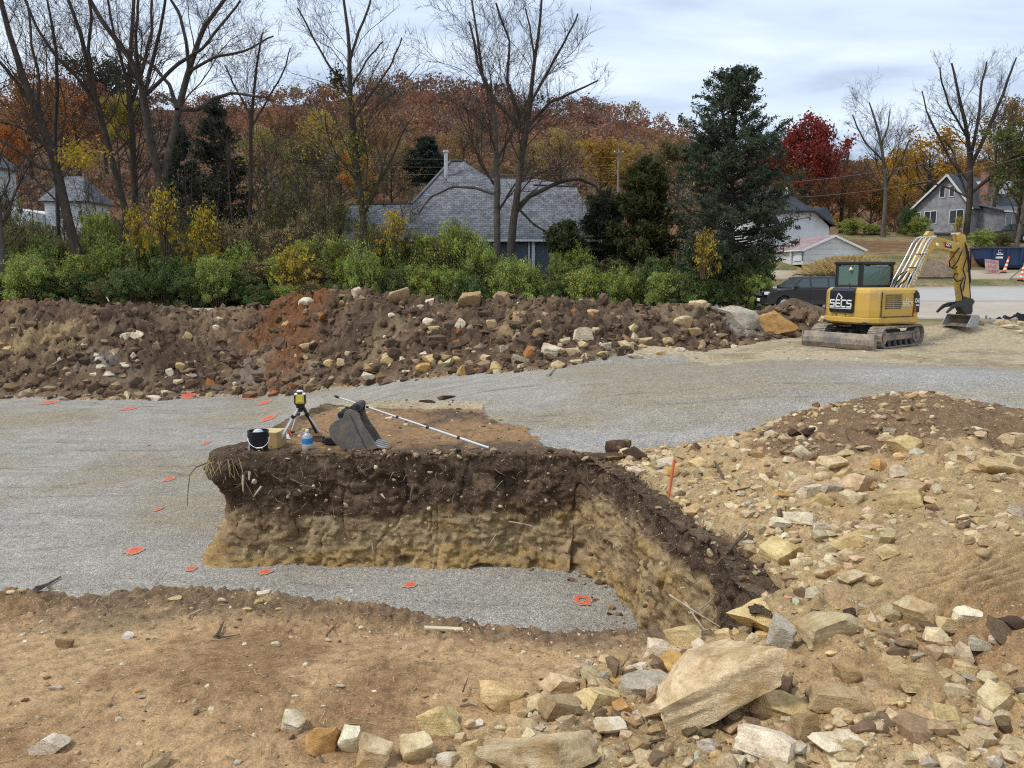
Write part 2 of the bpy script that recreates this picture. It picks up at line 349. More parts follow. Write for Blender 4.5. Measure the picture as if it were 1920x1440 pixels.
def H_big(x, y):
    """smooth shape of the place; returns z, hi (natural level mask), heap mask, berm factor"""
    x = np.asarray(x, float); y = np.asarray(y, float)
    shp = x.shape; x = x.ravel(); y = y.ravel()
    p = px_of(x, y); b = x / np.maximum(y, 0.5)
    fR = sstep(0.17, 0.30, b)
    bg = lerp(BG_L(y), BG_R(y), fR)
    zn = np.where(y < 17, np.maximum(ZB(p), 0) * sstep(11, 17, y), lerp(np.maximum(ZB(p), 0), bg, sstep(17, 24, y)))
    # natural level or dug out
    wob = 0.10 * fbm(x * 1.7, y * 1.7, o=3, seed=3)
    sh = poly_sdf(x, y, HI) + wob
    sf = crest_y(x) - y + 0.12 * fbm(x * 2.3, y * 2.3, o=4, seed=5)
    cut = np.where((y < 16.0) & (x < 2.6), sh - 0.24 - 0.14 * ((x > 0.8) & (y < 11)), sh + 0.05)
    hi = np.maximum(sstep(-0.16, 0.02, cut), sstep(-0.35, 0.02, sf) * (x < 2.6))
    zl = np.where(y < 12.5, -1.6, lerp(-1.6, ZB(p), sstep(12.5, 17, y)))
    far = sstep(0, 1.0, y - YB(p))            # behind the berm's foot the low floor ends
    z = np.where(y < 17, lerp(zl, zn, hi), lerp(ZB(p), zn, far * 0 + sstep(-0.3, 1.5, y - YC(p))))
    # sloping foreground shelf
    z = z - lerp(0.19, 0.32, sstep(-2.2, 1.0, x)) * sstep(4.9, 6.5, y) * (sf > -0.4) * (x < 2.1) * (y < 7.5)
    # island: slightly domed
    isl = (y > 11) & (y < 17) & (x < 1)
    z = z + isl * hi * 0.05 * fbm(x * 0.8, y * 0.8, seed=8)
    # berm
    t = (y - YB(p)) / (YC(p) - YB(p))
    tb = (YC(p) + 3.6 - y) / 3.6
    up = np.clip(t, 0, 1); shape = 0.30 * up + 0.70 * (up * up * (3 - 2 * up))
    shape = np.where(t > 1, np.clip(tb, 0, 1) ** 1.2 * 1.0, shape)
    base = np.where(t > 1, zn, ZB(p))
    top = ZC(p)
    bm = np.where((t > 0) & (tb > 0) & (y > 17), shape, 0.0)
    end = 1 - sstep(1585, 1660, p)
    zb_ = base + np.maximum(top - base, 0) * bm
    z = np.where((y > 17) & (t > 0) & (tb > 0), lerp(np.minimum(z, 9), zb_, end), z)
    # heap
    hs = poly_sdf(x, y, HEAP) + 0.10 * fbm(x * 1.5, y * 1.5, o=3, seed=11)
    hm = sstep(-0.05, 0.35, hs)
    hz = np.zeros_like(x); k = hs > -0.3
    if k.any(): hz[k] = idw(x[k], y[k])
    z = z + hm * np.maximum(hz, 0.02)
    # gravel hummocks along the lane
    for (qx, qy, Y, sx, sy, h) in [(955,704,23.2,1.3,0.6,0.22),(1110,690,22.6,0.9,0.6,0.22),(1225,681,22.8,1.3,0.7,0.34),(1560,735,17.5,1.9,1.2,0.07),(1800,745,17.0,2.2,1.3,0.09),(1400,850,12.6,0.8,0.6,0.1),(1790,612,26.5,1.7,1.3,0.50),(1880,612,26.8,1.6,1.1,0.42),(1990,612,27,2.0,1.0,0.40)]:
        c = at(qx, qy, Y); z = z + h * np.exp(-((x - c.x) / sx) ** 2 - ((y - c.y) / sy) ** 2)
    return z.reshape(shp), hi.reshape(shp), hs.reshape(shp), (bm * end).reshape(shp), t.reshape(shp)
# gravel outline on the natural level (right of the block)
GRAV = [tuple(atz(px, py, z)[:2]) for px, py, z in [(885,738,-0.1),(905,772,0),(965,800,0),(1015,828,0),(1050,862,0),(1130,872,0),(1240,862,0),(1400,856,0),(1490,835,0),(1600,800,0),(1760,775,0),(2000,800,0),(2400,800,0.1),(2400,730,0.3),(1920,712,0.2),(1800,700,0.3),(1600,688,0.3),(1450,690,0.25),(1340,692,0.25),(1280,672,0.3),(1200,672,0.3),(1100,684,0.1),(1040,690,0.05),(900,702,-0.2),(700,730,-0.8)]]
C_TAN = np.array((0.46, 0.295, 0.15)); C_DARK = np.array((0.085, 0.056, 0.036)); C_RED = np.array((0.25, 0.095, 0.032)); C_CLAY = np.array((0.46, 0.325, 0.16)); C_HEAP = np.array((0.52, 0.375, 0.205))
C_GRAV = np.array((0.45, 0.418, 0.362)); C_GTAN = np.array((0.44, 0.355, 0.225)); C_GRASS = np.array((0.20, 0.165, 0.075)); C_CONC = np.array((0.56, 0.51, 0.44))
def L3(a, b, t): return a + (b - a) * np.asarray(t)[..., None]
PIX_DARK = []   # dark soil patches on the far berm (photo position, size)
def shade_ground(x, y, z, hi, hs, bm, t):
    """soil kinds: returns colour (n,3), class (0 soil, 1 gravel, 2 berm, 3 heap), gravel fraction"""
    wx = x + 0.9 * fbm(x * 0.8, y * 0.8, z * 0.8, o=3, seed=91); wy = y + 0.9 * fbm(x * 0.8 + 40, y * 0.8, z * 0.8, o=3, seed=92)
    n1 = fbm(x * 0.9, y * 0.9, o=5, seed=21); n2 = fbm(x * 4.5, y * 4.5, o=4, seed=22); n3 = fbm(x * 0.35, y * 0.35, o=3, seed=23)
    p = px_of(x, y)
    c = np.zeros(x.shape + (3,)) + C_TAN
    c = L3(c, C_TAN * np.array((0.62, 0.58, 0.55)), sstep(0.02, 0.45, n1 + 0.25 * n2))
    c = L3(c, C_CLAY * 0.92, 0.5 * sstep(0.05, 0.5, -n1 + 0.2 * n2))
    # darker crumbly rim of the near shelf
    rim = sstep(0.9, 0.1, crest_y(x) - y + 0.5 * n1) * (y < 7.6) * (x < 2.2)
    c = L3(c, C_DARK * 1.5, 0.8 * rim * sstep(-0.5, 0.3, n2 + 0.35))
    c = L3(c, C_DARK * 1.4, 0.75 * (y < 7) * sstep(-4.0, -2.6, -x - 1.3 * (y - 4.2) * 0 + -0.0) * 0)
    # top of the block: tan-orange worn soil, dark at the front lip
    isl = (y > 10.5) & (y < 17.2) & (x < 1.3)
    c = np.where(isl[..., None], L3(np.array((0.30, 0.18, 0.09)), C_DARK * 1.5, sstep(-0.15, 0.5, n1 * 0.8 + n2 * 0.5 + 0.5 * sstep(12.6, 11.4, y) + 0.25 * sstep(15.6, 16.6, y))), c)
    # right-hand natural level and yard near the machine: gravelly tan dirt
    yard = (y > 15.5) & ((hi > 0.5) | ((y > 16.5) & (p > 880)))
    c = np.where(yard[..., None], L3(C_GTAN, C_GTAN * 0.66, sstep(-0.1, 0.5, n1 + 0.3 * n2)), c)
    # heap
    hm = hs > 0.0
    ch = L3(C_HEAP * np.array((1.0, 0.95, 0.88)), C_CLAY * 0.92, sstep(-0.2, 0.4, n1))
    ch = L3(ch, np.array((0.215, 0.135, 0.075)), sstep(0.1, 0.55, 0.8 * n3 + 0.45 * n2 + 0.95 * sstep(8.6, 10.0, y) * sstep(9.0, 6.2, x) * sstep(2.6, 4.2, x)))
    ch = L3(ch, C_DARK * 1.7, 0.85 * sstep(0.40, 0.05, hs + 0.45 * n1 + 0.2 * n2) * sstep(6.6, 7.4, y) * sstep(11.5, 10.9, y))
    rd = np.exp(-((x - 3.2) / 1.1) ** 2 - ((y - 4.7) / 0.6) ** 2)
    ch = L3(ch, np.array((0.30, 0.165, 0.072)), 0.75 * np.clip(rd + 0.3 * n2, 0, 1))
    c = np.where(hm[..., None], ch, c)
    # berm
    cb = L3(np.array((0.165, 0.108, 0.066)), C_DARK * 1.08, sstep(-0.25, 0.25, n1 + 0.5 * n2))
    cb = L3(cb, np.array((0.25, 0.17, 0.095)), sstep(0.15, 0.5, n3 + 0.4 * n2 - 0.1) * 0.85)
    def spot(px, py, Y, sx, sy, col, k=1.0):
        nonlocal cb
        q = at(px, py, Y); w = np.exp(-((wx - q.x) / sx) ** 2 - ((wy - q.y) / sy) ** 2); cb = L3(cb, np.array(col), k * sstep(0.12, 0.95, w + 0.45 * n2))
    spot(545, 605, 29.4, 2.0, 1.9, C_RED * 0.72, 0.85); spot(620, 560, 29.8, 1.0, 0.8, C_RED * 0.9, 0.7); spot(500, 655, 28.0, 1.3, 0.8, C_RED * 0.7, 0.5); spot(740, 560, 28.8, 0.8, 0.6, C_RED * 0.8, 0.6)
    spot(100, 668, 29.0, 1.7, 0.8, C_CLAY * 0.8, 0.8); spot(30, 640, 30.0, 1.0, 0.8, C_CLAY * 0.7, 0.6); spot(40, 585, 31.5, 2.2, 0.8, C_RED * 0.75, 0.7)
    spot(460, 680, 28.0, 0.9, 0.7, (0.25, 0.22, 0.19), 0.55); spot(200, 712, 27.6, 1.0, 0.4, (0.27, 0.25, 0.22), 0.6)
    spot(1250, 610, 25.5, 1.1, 1.2, (0.27, 0.19, 0.115), 0.8); spot(1390, 610, 27.0, 0.9, 0.9, (0.33, 0.31, 0.28), 0.9); spot(940, 620, 24.5, 0.3, 1.2, C_CLAY, 0.6); spot(720, 640, 26.2, 0.9, 0.7, (0.26, 0.19, 0.11), 0.7)
    foot = sstep(0.22, 0.0, t); cb = L3(cb, np.array((0.22, 0.155, 0.095)), 0.7 * foot)
    bmask = (t > -0.02) & (bm > 0.015) & (y > 17)
    c = np.where(bmask[..., None], cb, c)
    # far grounds
    far = (y > YC(p) + 2.2) & (y > 25)
    cg = L3(C_GRASS, np.array((0.30, 0.23, 0.12)), sstep(-0.3, 0.4, n3 + 0.3 * n1)); cg = L3(cg, np.array((0.11, 0.13, 0.045)), 0.6 * sstep(0.0, 0.4, n1 - n3))
    b = x / np.maximum(y, 1)
    leftfar = b < 0.26
    cl = L3(np.array((0.12, 0.075, 0.04)), np.array((0.06, 0.075, 0.03)), sstep(-0.2, 0.3, n1))
    cg = np.where(leftfar[..., None], cl, cg)
    rs = sstep(70, 74, y) * sstep(82, 78, y) * sstep(0.36, 0.40, b) * sstep(0.56, 0.52, b); cg = L3(cg, np.array((0.20, 0.105, 0.06)), 0.8 * rs)
    c = np.where(far[..., None], cg, c)
    # gravel
    wobble = 0.22 * n1 + 0.10 * n2
    sg = poly_sdf(x, y, GRAV) + wobble * 1.4
    low = (hi < 0.42) & (y > 6.0) & (t < 0.0 + 0.05 * n1) & (x < 2.3)
    lane = (y >= 17) & (t < 0.03 + 0.06 * n1) & (p < 905)
    lip = poly_sdf(x, y, HI)
    onlvl = (sg > 0) & ((lip > 0.5 + 0.5 * n1) | (x > 1.6)) & ((lip > 0.1) | (y > 16.0)) & (hs < -0.02 + 0.1 * n2) & (t < 0.02)
    back = (y > 16.5 + 0.25 * n1) & (y < 18) & (p > 540) & (p < 1150) & (hs < 0)
    grav = (low | lane | onlvl | back) & ~((isl) & (hi > 0.4) & (sg < 0) & ~back)
    gf = np.where(grav, 1.0, np.where(yard & (t < 0.02), sstep(-0.9, 0.1, sg) * 0.6 + 0.35, 0.12))
    cgv = L3(C_GRAV, C_GTAN * 0.86, np.clip(sstep(-0.15, 0.45, n3 + 0.3 * n1 + np.where(y > 13, 0.10 + 0.25 * sstep(-2, 3, x), -0.12)) * 0.75, 0, 1))
    cgv = L3(cgv, C_GRAV * 0.80, sstep(0.05, 0.3, fbm(x * 0.5 + 0.15 * y, y * 3.2, o=4, seed=44)) * 0.55)
    cgv = L3(cgv, C_GRAV * 0.45, 0.8 * sstep(0.045, 0.0, np.abs(fbm(x * 0.22 + 0.1 * y, y * 0.85, o=2, seed=45))) * sstep(-0.1, 0.3, fbm(x * 0.6, y * 2, o=2, seed=46)) * (x < 1))
    for (yc, xa, xb, wd, sl) in [(7.7,-9,-2.6,0.05,0.02),(8.3,-9,-3.0,0.04,0.05),(9.6,-9,-4.0,0.035,0.03),(12.4,-9,-4.6,0.07,0.06),(12.9,-10,-5,0.05,0.05),(14.6,-12,-4.5,0.07,0.04),(16.9,-13,-4.4,0.09,0.05),(18.6,-12,2,0.10,0.04),(20.3,-9,6,0.10,0.06),(21.2,-9,7,0.09,0.05),(15.2,2.5,9,0.08,-0.06),(16.4,1.5,11,0.10,-0.04),(18.0,1.0,12,0.10,0.03),(8.9,-3,0.8,0.04,0.03),(9.7,-3,0.6,0.03,0.02)]:
        ln = np.abs(y - yc - sl * (x - xa) - 0.10 * np.sin(x * 0.9 + yc) - 0.10 * n1); cgv = L3(cgv, C_GRAV * 0.52, 0.75 * sstep(wd, wd * 0.3, ln) * sstep(xa, xa + 1, x) * sstep(xb, xb - 1, x) * sstep(-0.25, 0.25, fbm(x * 1.7, y * 1.7, o=2, seed=47)))
    hum = np.zeros_like(x)
    for (qx, qy, Y, r) in [(955,704,23.2,1.3),(1110,690,22.6,1.0),(1225,681,22.8,1.4),(1760,740,17.0,2.2),(1400,850,12.4,1.2),(1100,845,12.6,0.9)]:
        q = at(qx, qy, Y); hum = np.maximum(hum, np.exp(-((x - q.x) / r) ** 2 - ((y - q.y) / (0.7 * r)) ** 2))
    cgv = L3(cgv, np.array((0.45, 0.43, 0.395)), np.clip(hum * 1.3, 0, 1))
    c = np.where(grav[..., None], cgv, c)
    k = np.zeros(x.shape, int); k[hm] = 3; k[bmask] = 2; k[grav] = 1
    gf = np.where(bmask, 0.1, gf); gf = np.where(hm & ~grav, 0.32, gf); gf = np.where(far, 0.0, gf)
    return c, k, gf
def micro(x, y, hi, hs, bm, t, k):
    d = 0.006 * fbm(x * 14, y * 14, o=3, seed=31) + 0.012 * fbm(x * 4, y * 4, o=3, seed=32)
    cl1, _ = clods(x * 9, y * 9, 41); cl2, _ = clods(x * 22, y * 22, 42); cl3, _ = clods(x * 3.2, y * 3.2, 43); cl4, _ = clods(x * 5.5 + 3, y * 5.5, 44)
    soil = d + 0.016 * cl2 * sstep(-0.1, 0.4, fbm(x * 1.3, y * 1.3, o=2, seed=51)) + 0.008 * fbm(x * 26, y * 26, o=2, seed=52)
    rim = sstep(1.3, 0.2, crest_y(x) - y) * (y < 7.3) * (x < 2.2)
    soil = soil + rim * (0.05 * cl1 + 0.03 * cl2)
    isl = (y > 10.5) & (y < 17.2) & (x < 1.3)
    soil = soil + isl * (0.02 * cl1 + 0.03 * billow(x * 1.6, y * 2.4, seed=61))
    # faint tracks across the near shelf
    soil = soil + (y < 6.2) * 0.006 * np.sin(x * 42 + 1.5 * np.sin(y * 2)) * np.exp(-((y - 4.9) / 0.35) ** 2) * sstep(0.1, 0.4, vn(x * 1.1, y * 0.8, seed=71))
    heap = d * 2 + 0.05 * cl4 + 0.035 * cl1 + 0.015 * cl2 + 0.05 * fbm(x * 2.2, y * 2.2, o=3, seed=33)
    q = at(1830, 1085, 5.35); sm = np.exp(-(((x - q.x - 0.25) / 1.0) ** 2 + ((y - q.y - 0.1 - 0.25 * (x - q.x)) / 0.55) ** 2) ** 2)
    rip = 0.036 * np.sin((y * 0.93 - x * 0.36) * 2 * math.pi / 0.105 + 0.8 * fbm(x * 3, y * 3, o=2, seed=72))
    heap = lerp(heap, rip + 0.4 * d, sm)
    q2 = at(1850, 960, 6.6); sm2 = 0.75 * np.exp(-((x - q2.x) / 1.1) ** 2 - ((y - q2.y) / 0.7) ** 2); heap = lerp(heap, d * 1.6 + 0.012 * cl2, sm2)
    berm = 0.24 * cl3 + 0.20 * cl4 + 0.10 * cl1 + 0.22 * fbm(x * 0.9, y * 0.9, o=5, seed=34) - 0.12
    grav = 0.004 * (y < 14) * fbm(x * 20, y * 20, o=2, seed=35) + 0.018 * fbm(x * 0.7 + 0.2 * y, y * 1.6, o=3, seed=36) + 0.012 * np.sin(y * 2.3 - x * 0.25 + 2.2 * fbm(x * .3, y * .3, seed=39)) * (x < 0) * (y > 8)
    yard = 0.010 * np.maximum(cl1, 0.4 * cl4) + 0.035 * fbm(x * 0.9, y * 2.0, o=3, seed=37)
    m = np.where(k == 1, grav, np.where(k == 2, berm * np.clip(bm * 3, 0.25, 1), np.where(k == 3, heap, np.where((y > 16.2) & (x > -0.5), yard, soil))))
    m = np.where((y > 36) & (k == 0), 0.05 * fbm(x * 0.4, y * 0.4, o=3, seed=38), m)
    return m
GRIDS = []
def ground_grid(b0, b1, nb, d0, d1, nd):
    bb = np.linspace(b0, b1, nb); dd = np.exp(np.linspace(math.log(d0), math.log(d1), nd))
    B, D = np.meshgrid(bb, dd); x = B * D; y = D.copy()
    z, hi, hs, bm, t = H_big(x, y); c, k, gf = shade_ground(x, y, z, hi, hs, bm, t)
    z = z + micro(x, y, hi, hs, bm, t, k)
    GRIDS.append((b0, b1, nb, d0, d1, nd, z)); bz = (k == 2) * np.clip(bm * 2, 0, 1); hz_ = (k == 3) * 1.0
    x3 = x + (0.20 * bz + 0.03 * hz_) * fbm(x * 1.9, y * 1.9, z * 2.6, o=4, seed=301); y3 = y - bz * (0.30 * fbm(x * 2.1, y * 1.2, z * 3.2, o=5, seed=302, gain=0.6) + 0.14 * billow(x * 3.4, y * 2, z * 4.2, o=3, seed=303)) - 0.03 * hz_ * fbm(x * 6, y * 6, z * 6, o=2, seed=304)
    V = np.stack([x3, y3, z], -1).reshape(-1, 3); C = c.reshape(-1, 3); G = gf.ravel(); K = k
    i, j = np.meshgrid(np.arange(nd - 1), np.arange(nb - 1), indexing='ij'); a = (i * nb + j).ravel()
    Q = np.stack([a, a + 1, a + nb + 1, a + nb], -1)
    KQ = np.maximum(np.maximum(K[:-1, :-1], K[1:, 1:]), np.maximum(K[1:, :-1], K[:-1, 1:])).ravel()
    return V, Q, C, G, KQ
def hmap(x, y):
    """height of the finished ground at a point (bilinear in the grid that holds it)"""
    b = x / y
    for (b0, b1, nb, d0, d1, nd, z) in GRIDS:
        if b0 <= b <= b1 and d0 <= y <= d1:
            u = (b - b0) / (b1 - b0) * (nb - 1); v = math.log(y / d0) / math.log(d1 / d0) * (nd - 1)
            i = min(int(v), nd - 2); j = min(int(u), nb - 2); fu = u - j; fv = v - i
            return float((z[i, j] * (1 - fu) + z[i, j+1] * fu) * (1 - fv) + (z[i+1, j] * (1 - fu) + z[i+1, j+1] * fu) * fv)
    return 0.0
def hit(px, py, y0=2.6, y1=300.0):
    """where the sight line through a photo pixel meets the ground"""
    a, dy, dz = ray(px, py); Y = y0; prev = None
    while Y < y1:
        z = CAM_H + dz / dy * Y; h = hmap(a / dy * Y, Y)
        if z <= h:
            lo, up = prev or Y, Y
            for _ in range(12):
                m = (lo + up) / 2
                if CAM_H + dz / dy * m <= hmap(a / dy * m, m): up = m
                else: lo = m
            return Vector((a / dy * up, up, hmap(a / dy * up, up)))
        prev = Y; Y += max(0.02, Y * 0.004)
    return at(px, py, y1)
# --- materials of the ground
def soil_material(name, pebbles=0.5, specks=(0.62, 0.52, 0.36), bump=0.6):
    t = NT(name); a = t.attr('Col'); g = t.attr('grit')
    n = t.noise(9, 8, 0.68); n2 = t.noise(70, 5, 0.65); n3 = t.noise(260, 2, 0.6)
    v1 = t.ramp(n.outputs['Fac'], [(0.28, 0.50), (0.5, 1.0), (0.74, 1.38)])
    v2 = t.ramp(n2.outputs['Fac'], [(0.3, 0.54), (0.5, 1.0), (0.72, 1.36)])
    v3 = t.ramp(n3.outputs['Fac'], [(0.3, 0.72), (0.7, 1.26)])
    c = t.mix(1.0, t.mix(1.0, t.mix(1.0, a.outputs['Color'], v1.outputs[0], 'MULTIPLY'), v2.outputs[0], 'MULTIPLY'), v3.outputs[0], 'MULTIPLY')
    vo = t.voro(46); vr = t.n('ShaderNodeSeparateColor'); t.l(vo.outputs['Color'], vr.inputs[0])
    inside = t.math('LESS_THAN', vo.outputs['Distance'], t.math('MULTIPLY', vr.outputs[1], 0.42))
    pick = t.math('LESS_THAN', vr.outputs[0], t.math('MULTIPLY', g.outputs['Fac'], pebbles))
    sp_ = t.mix(vr.outputs[2], (specks[0] * 0.5, specks[1] * 0.48, specks[2] * 0.45), specks)
    f = t.math('MULTIPLY', inside, pick)
    vo2 = t.voro(115); vr2 = t.n('ShaderNodeSeparateColor'); t.l(vo2.outputs['Color'], vr2.inputs[0])
    f2 = t.math('MULTIPLY', t.math('LESS_THAN', vo2.outputs['Distance'], 0.38), t.math('LESS_THAN', vr2.outputs[0], t.math('ADD', t.math('MULTIPLY', g.outputs['Fac'], pebbles * 0.7), 0.03)))
    c = t.mix(f2, c, t.mix(vr2.outputs[1], (specks[0] * 0.45, specks[1] * 0.42, specks[2] * 0.38), specks))
    t.color(t.mix(f, c, sp_)); t.set(0.97, 0, 0.15)
    h = t.math('ADD', t.math('MULTIPLY', n2.outputs['Fac'], 0.6), t.math('ADD', t.math('MULTIPLY', f, 0.35), t.math('MULTIPLY', f2, 0.2)))
    h = t.math('ADD', h, t.math('MULTIPLY', n3.outputs['Fac'], 0.25))
    t.bump(h, bump, 0.03); return t.m
def gravel_material():
    t = NT('crushed_gravel'); a = t.attr('Col')
    vo = t.voro(52); s1 = t.n('ShaderNodeSeparateColor'); t.l(vo.outputs['Color'], s1.inputs[0])
    vo2 = t.voro(24); s2 = t.n('ShaderNodeSeparateColor'); t.l(vo2.outputs['Color'], s2.inputs[0])
    v = t.ramp(s1.outputs[0], [(0.0, 0.68), (0.4, 0.92), (0.75, 1.06), (1.0, 1.38)])
    w = t.ramp(s2.outputs[0], [(0.0, 0.82), (0.6, 1.0), (1.0, 1.2)])
    e = t.ramp(vo.outputs['Distance'], [(0.30, 1.05), (0.75, 0.55)])
    n = t.noise(2.0, 6, 0.6); nn = t.ramp(n.outputs['Fac'], [(0.3, 0.86), (0.7, 1.12)])
    c = t.mix(1.0, t.mix(1.0, t.mix(1.0, t.mix(1.0, a.outputs['Color'], v.outputs[0], 'MULTIPLY'), w.outputs[0], 'MULTIPLY'), e.outputs[0], 'MULTIPLY'), nn.outputs[0], 'MULTIPLY')
    warm = t.mix(t.math('MULTIPLY', t.math('GREATER_THAN', s1.outputs[1], 0.8), 0.5), c, (0.46, 0.37, 0.25))
    t.color(warm); t.set(0.95, 0, 0.2)
    h = t.math('ADD', t.math('MULTIPLY', t.math('SUBTRACT', 1.0, vo.outputs['Distance']), 0.7), t.math('MULTIPLY', s1.outputs[0], 0.5))
    t.bump(h, 0.8, 0.02); return t.m
M_SOIL = soil_material('bare_soil', 0.55); M_BERM = soil_material('spoil_soil', 0.5, bump=0.8); M_HEAP = soil_material('rubbly_soil', 0.8, bump=0.8); M_GRAVEL = gravel_material()
def far_ground_material():
    t = NT('grassy_ground'); a = t.attr('Col'); n = t.noise(1.4, 8, 0.7); n2 = t.noise(9, 5, 0.7)
    c = t.mix(1.0, a.outputs['Color'], t.ramp(n.outputs['Fac'], [(0.3, 0.6), (0.7, 1.4)]).outputs[0], 'MULTIPLY')
    c = t.mix(1.0, c, t.ramp(n2.outputs['Fac'], [(0.3, 0.6), (0.7, 1.4)]).outputs[0], 'MULTIPLY')
    t.color(c); t.set(0.97, 0, 0.1); t.bump(n2.outputs['Fac'], 0.8, 0.15); return t.m
M_FAR = far_ground_material()
_grounds = [('near', ground_grid(-0.86, 0.86, 640, 3.0, 17.0, 440)), ('mid', ground_grid(-0.90, 0.90, 700, 17.0, 38.0, 250)), ('far', ground_grid(-1.6, 1.6, 260, 38.0, 130.0, 110)), ('under', ground_grid(-2.4, 2.4, 200, 0.8, 3.0, 50)), ('right', ground_grid(0.86, 2.4, 120, 3.0, 17.0, 130)), ('left', ground_grid(-2.4, -0.86, 120, 3.0, 17.0, 130)), ('right_far', ground_grid(0.90, 1.8, 60, 17.0, 38.0, 70)), ('left_far', ground_grid(-1.8, -0.90, 60, 17.0, 38.0, 70))]
def split_ground():
    names = {0: ('ground', M_SOIL), 1: ('gravel_bed', M_GRAVEL), 2: ('spoil_bank', M_BERM), 3: ('rubble_mound', M_HEAP)}
    parts = {}
    for nm, (V, Q, C, G, K) in _grounds:
        for k in range(4):
            q = Q[K == k]
            if not len(q): continue
            if nm == 'far':
                if k == 0: parts.setdefault(9, []).append((V, q, C, G))
                continue
            parts.setdefault(k, []).append((V, q, C, G))
    for k, lst in parts.items():
        Vs, Qs, Cs, Gs, off = [], [], [], [], 0
        for V, q, C, G in lst:
            u, inv = np.unique(q.ravel(), return_inverse=True)
            Vs.append(V[u]); Cs.append(C[u]); Gs.append(G[u]); Qs.append(inv.reshape(q.shape) + off); off += len(u)
        me = np_mesh('ground', np.concatenate(Vs), np.concatenate(Qs), True, np.concatenate(Cs), {'grit': np.concatenate(Gs)})
        nm, mt = names.get(k, ('field', M_FAR))
        lb = {0: 'trampled tan soil of the building site around the dug pit', 1: 'grey crushed gravel bed in the pit and along the lane', 2: 'long dark spoil bank of dug soil and stones before the bushes', 3: 'tan rubbly soil mound on the right covered with stones', 9: 'dry grass and leaf litter ground beyond the site'}[k]
        struct(nm, me, mt, lb)
split_ground()
# outer ground out to the horizon and behind the camera
def outer_ground():
    bb = np.linspace(0, 2 * math.pi, 181); V = []; C = []
    rr = [0, 3, 6, 10, 16, 25, 40, 60, 90, 130, 200, 400, 700, 1000]
    for r in rr:
        for b in bb[:-1]:
            x, y = r * math.sin(b), r * math.cos(b)
            inside = (abs(x) < 2.3 * y and 0.9 < y < 15) or (abs(x) < 1.75 * y and 15 <= y < 36) or (abs(x) < 1.5 * y and 36 <= y < 125)
            if y > 2:
                z = float(lerp(BG_L(y), BG_R(y), sstep(0.17, 0.3, x / y)))
                if abs(x) > 0.84 * y and y < 17: z = 0.0
            else: z = 0.0
            V.append((x, y, z - (3.2 if inside and y < 40 else 0.45 if inside else 0.06))); C.append((0.20, 0.16, 0.09) if r > 30 else tuple(C_TAN))
    n = 180; Q = [(i*n+j, i*n+(j+1) % n, (i+1)*n+(j+1) % n, (i+1)*n+j) for i in range(len(rr)-1) for j in range(n)]
    struct('terrain', np_mesh('terrain', V, np.array(Q)[:, ::-1], True, np.array(C)), M_FAR, 'wide land around the site')
outer_ground()
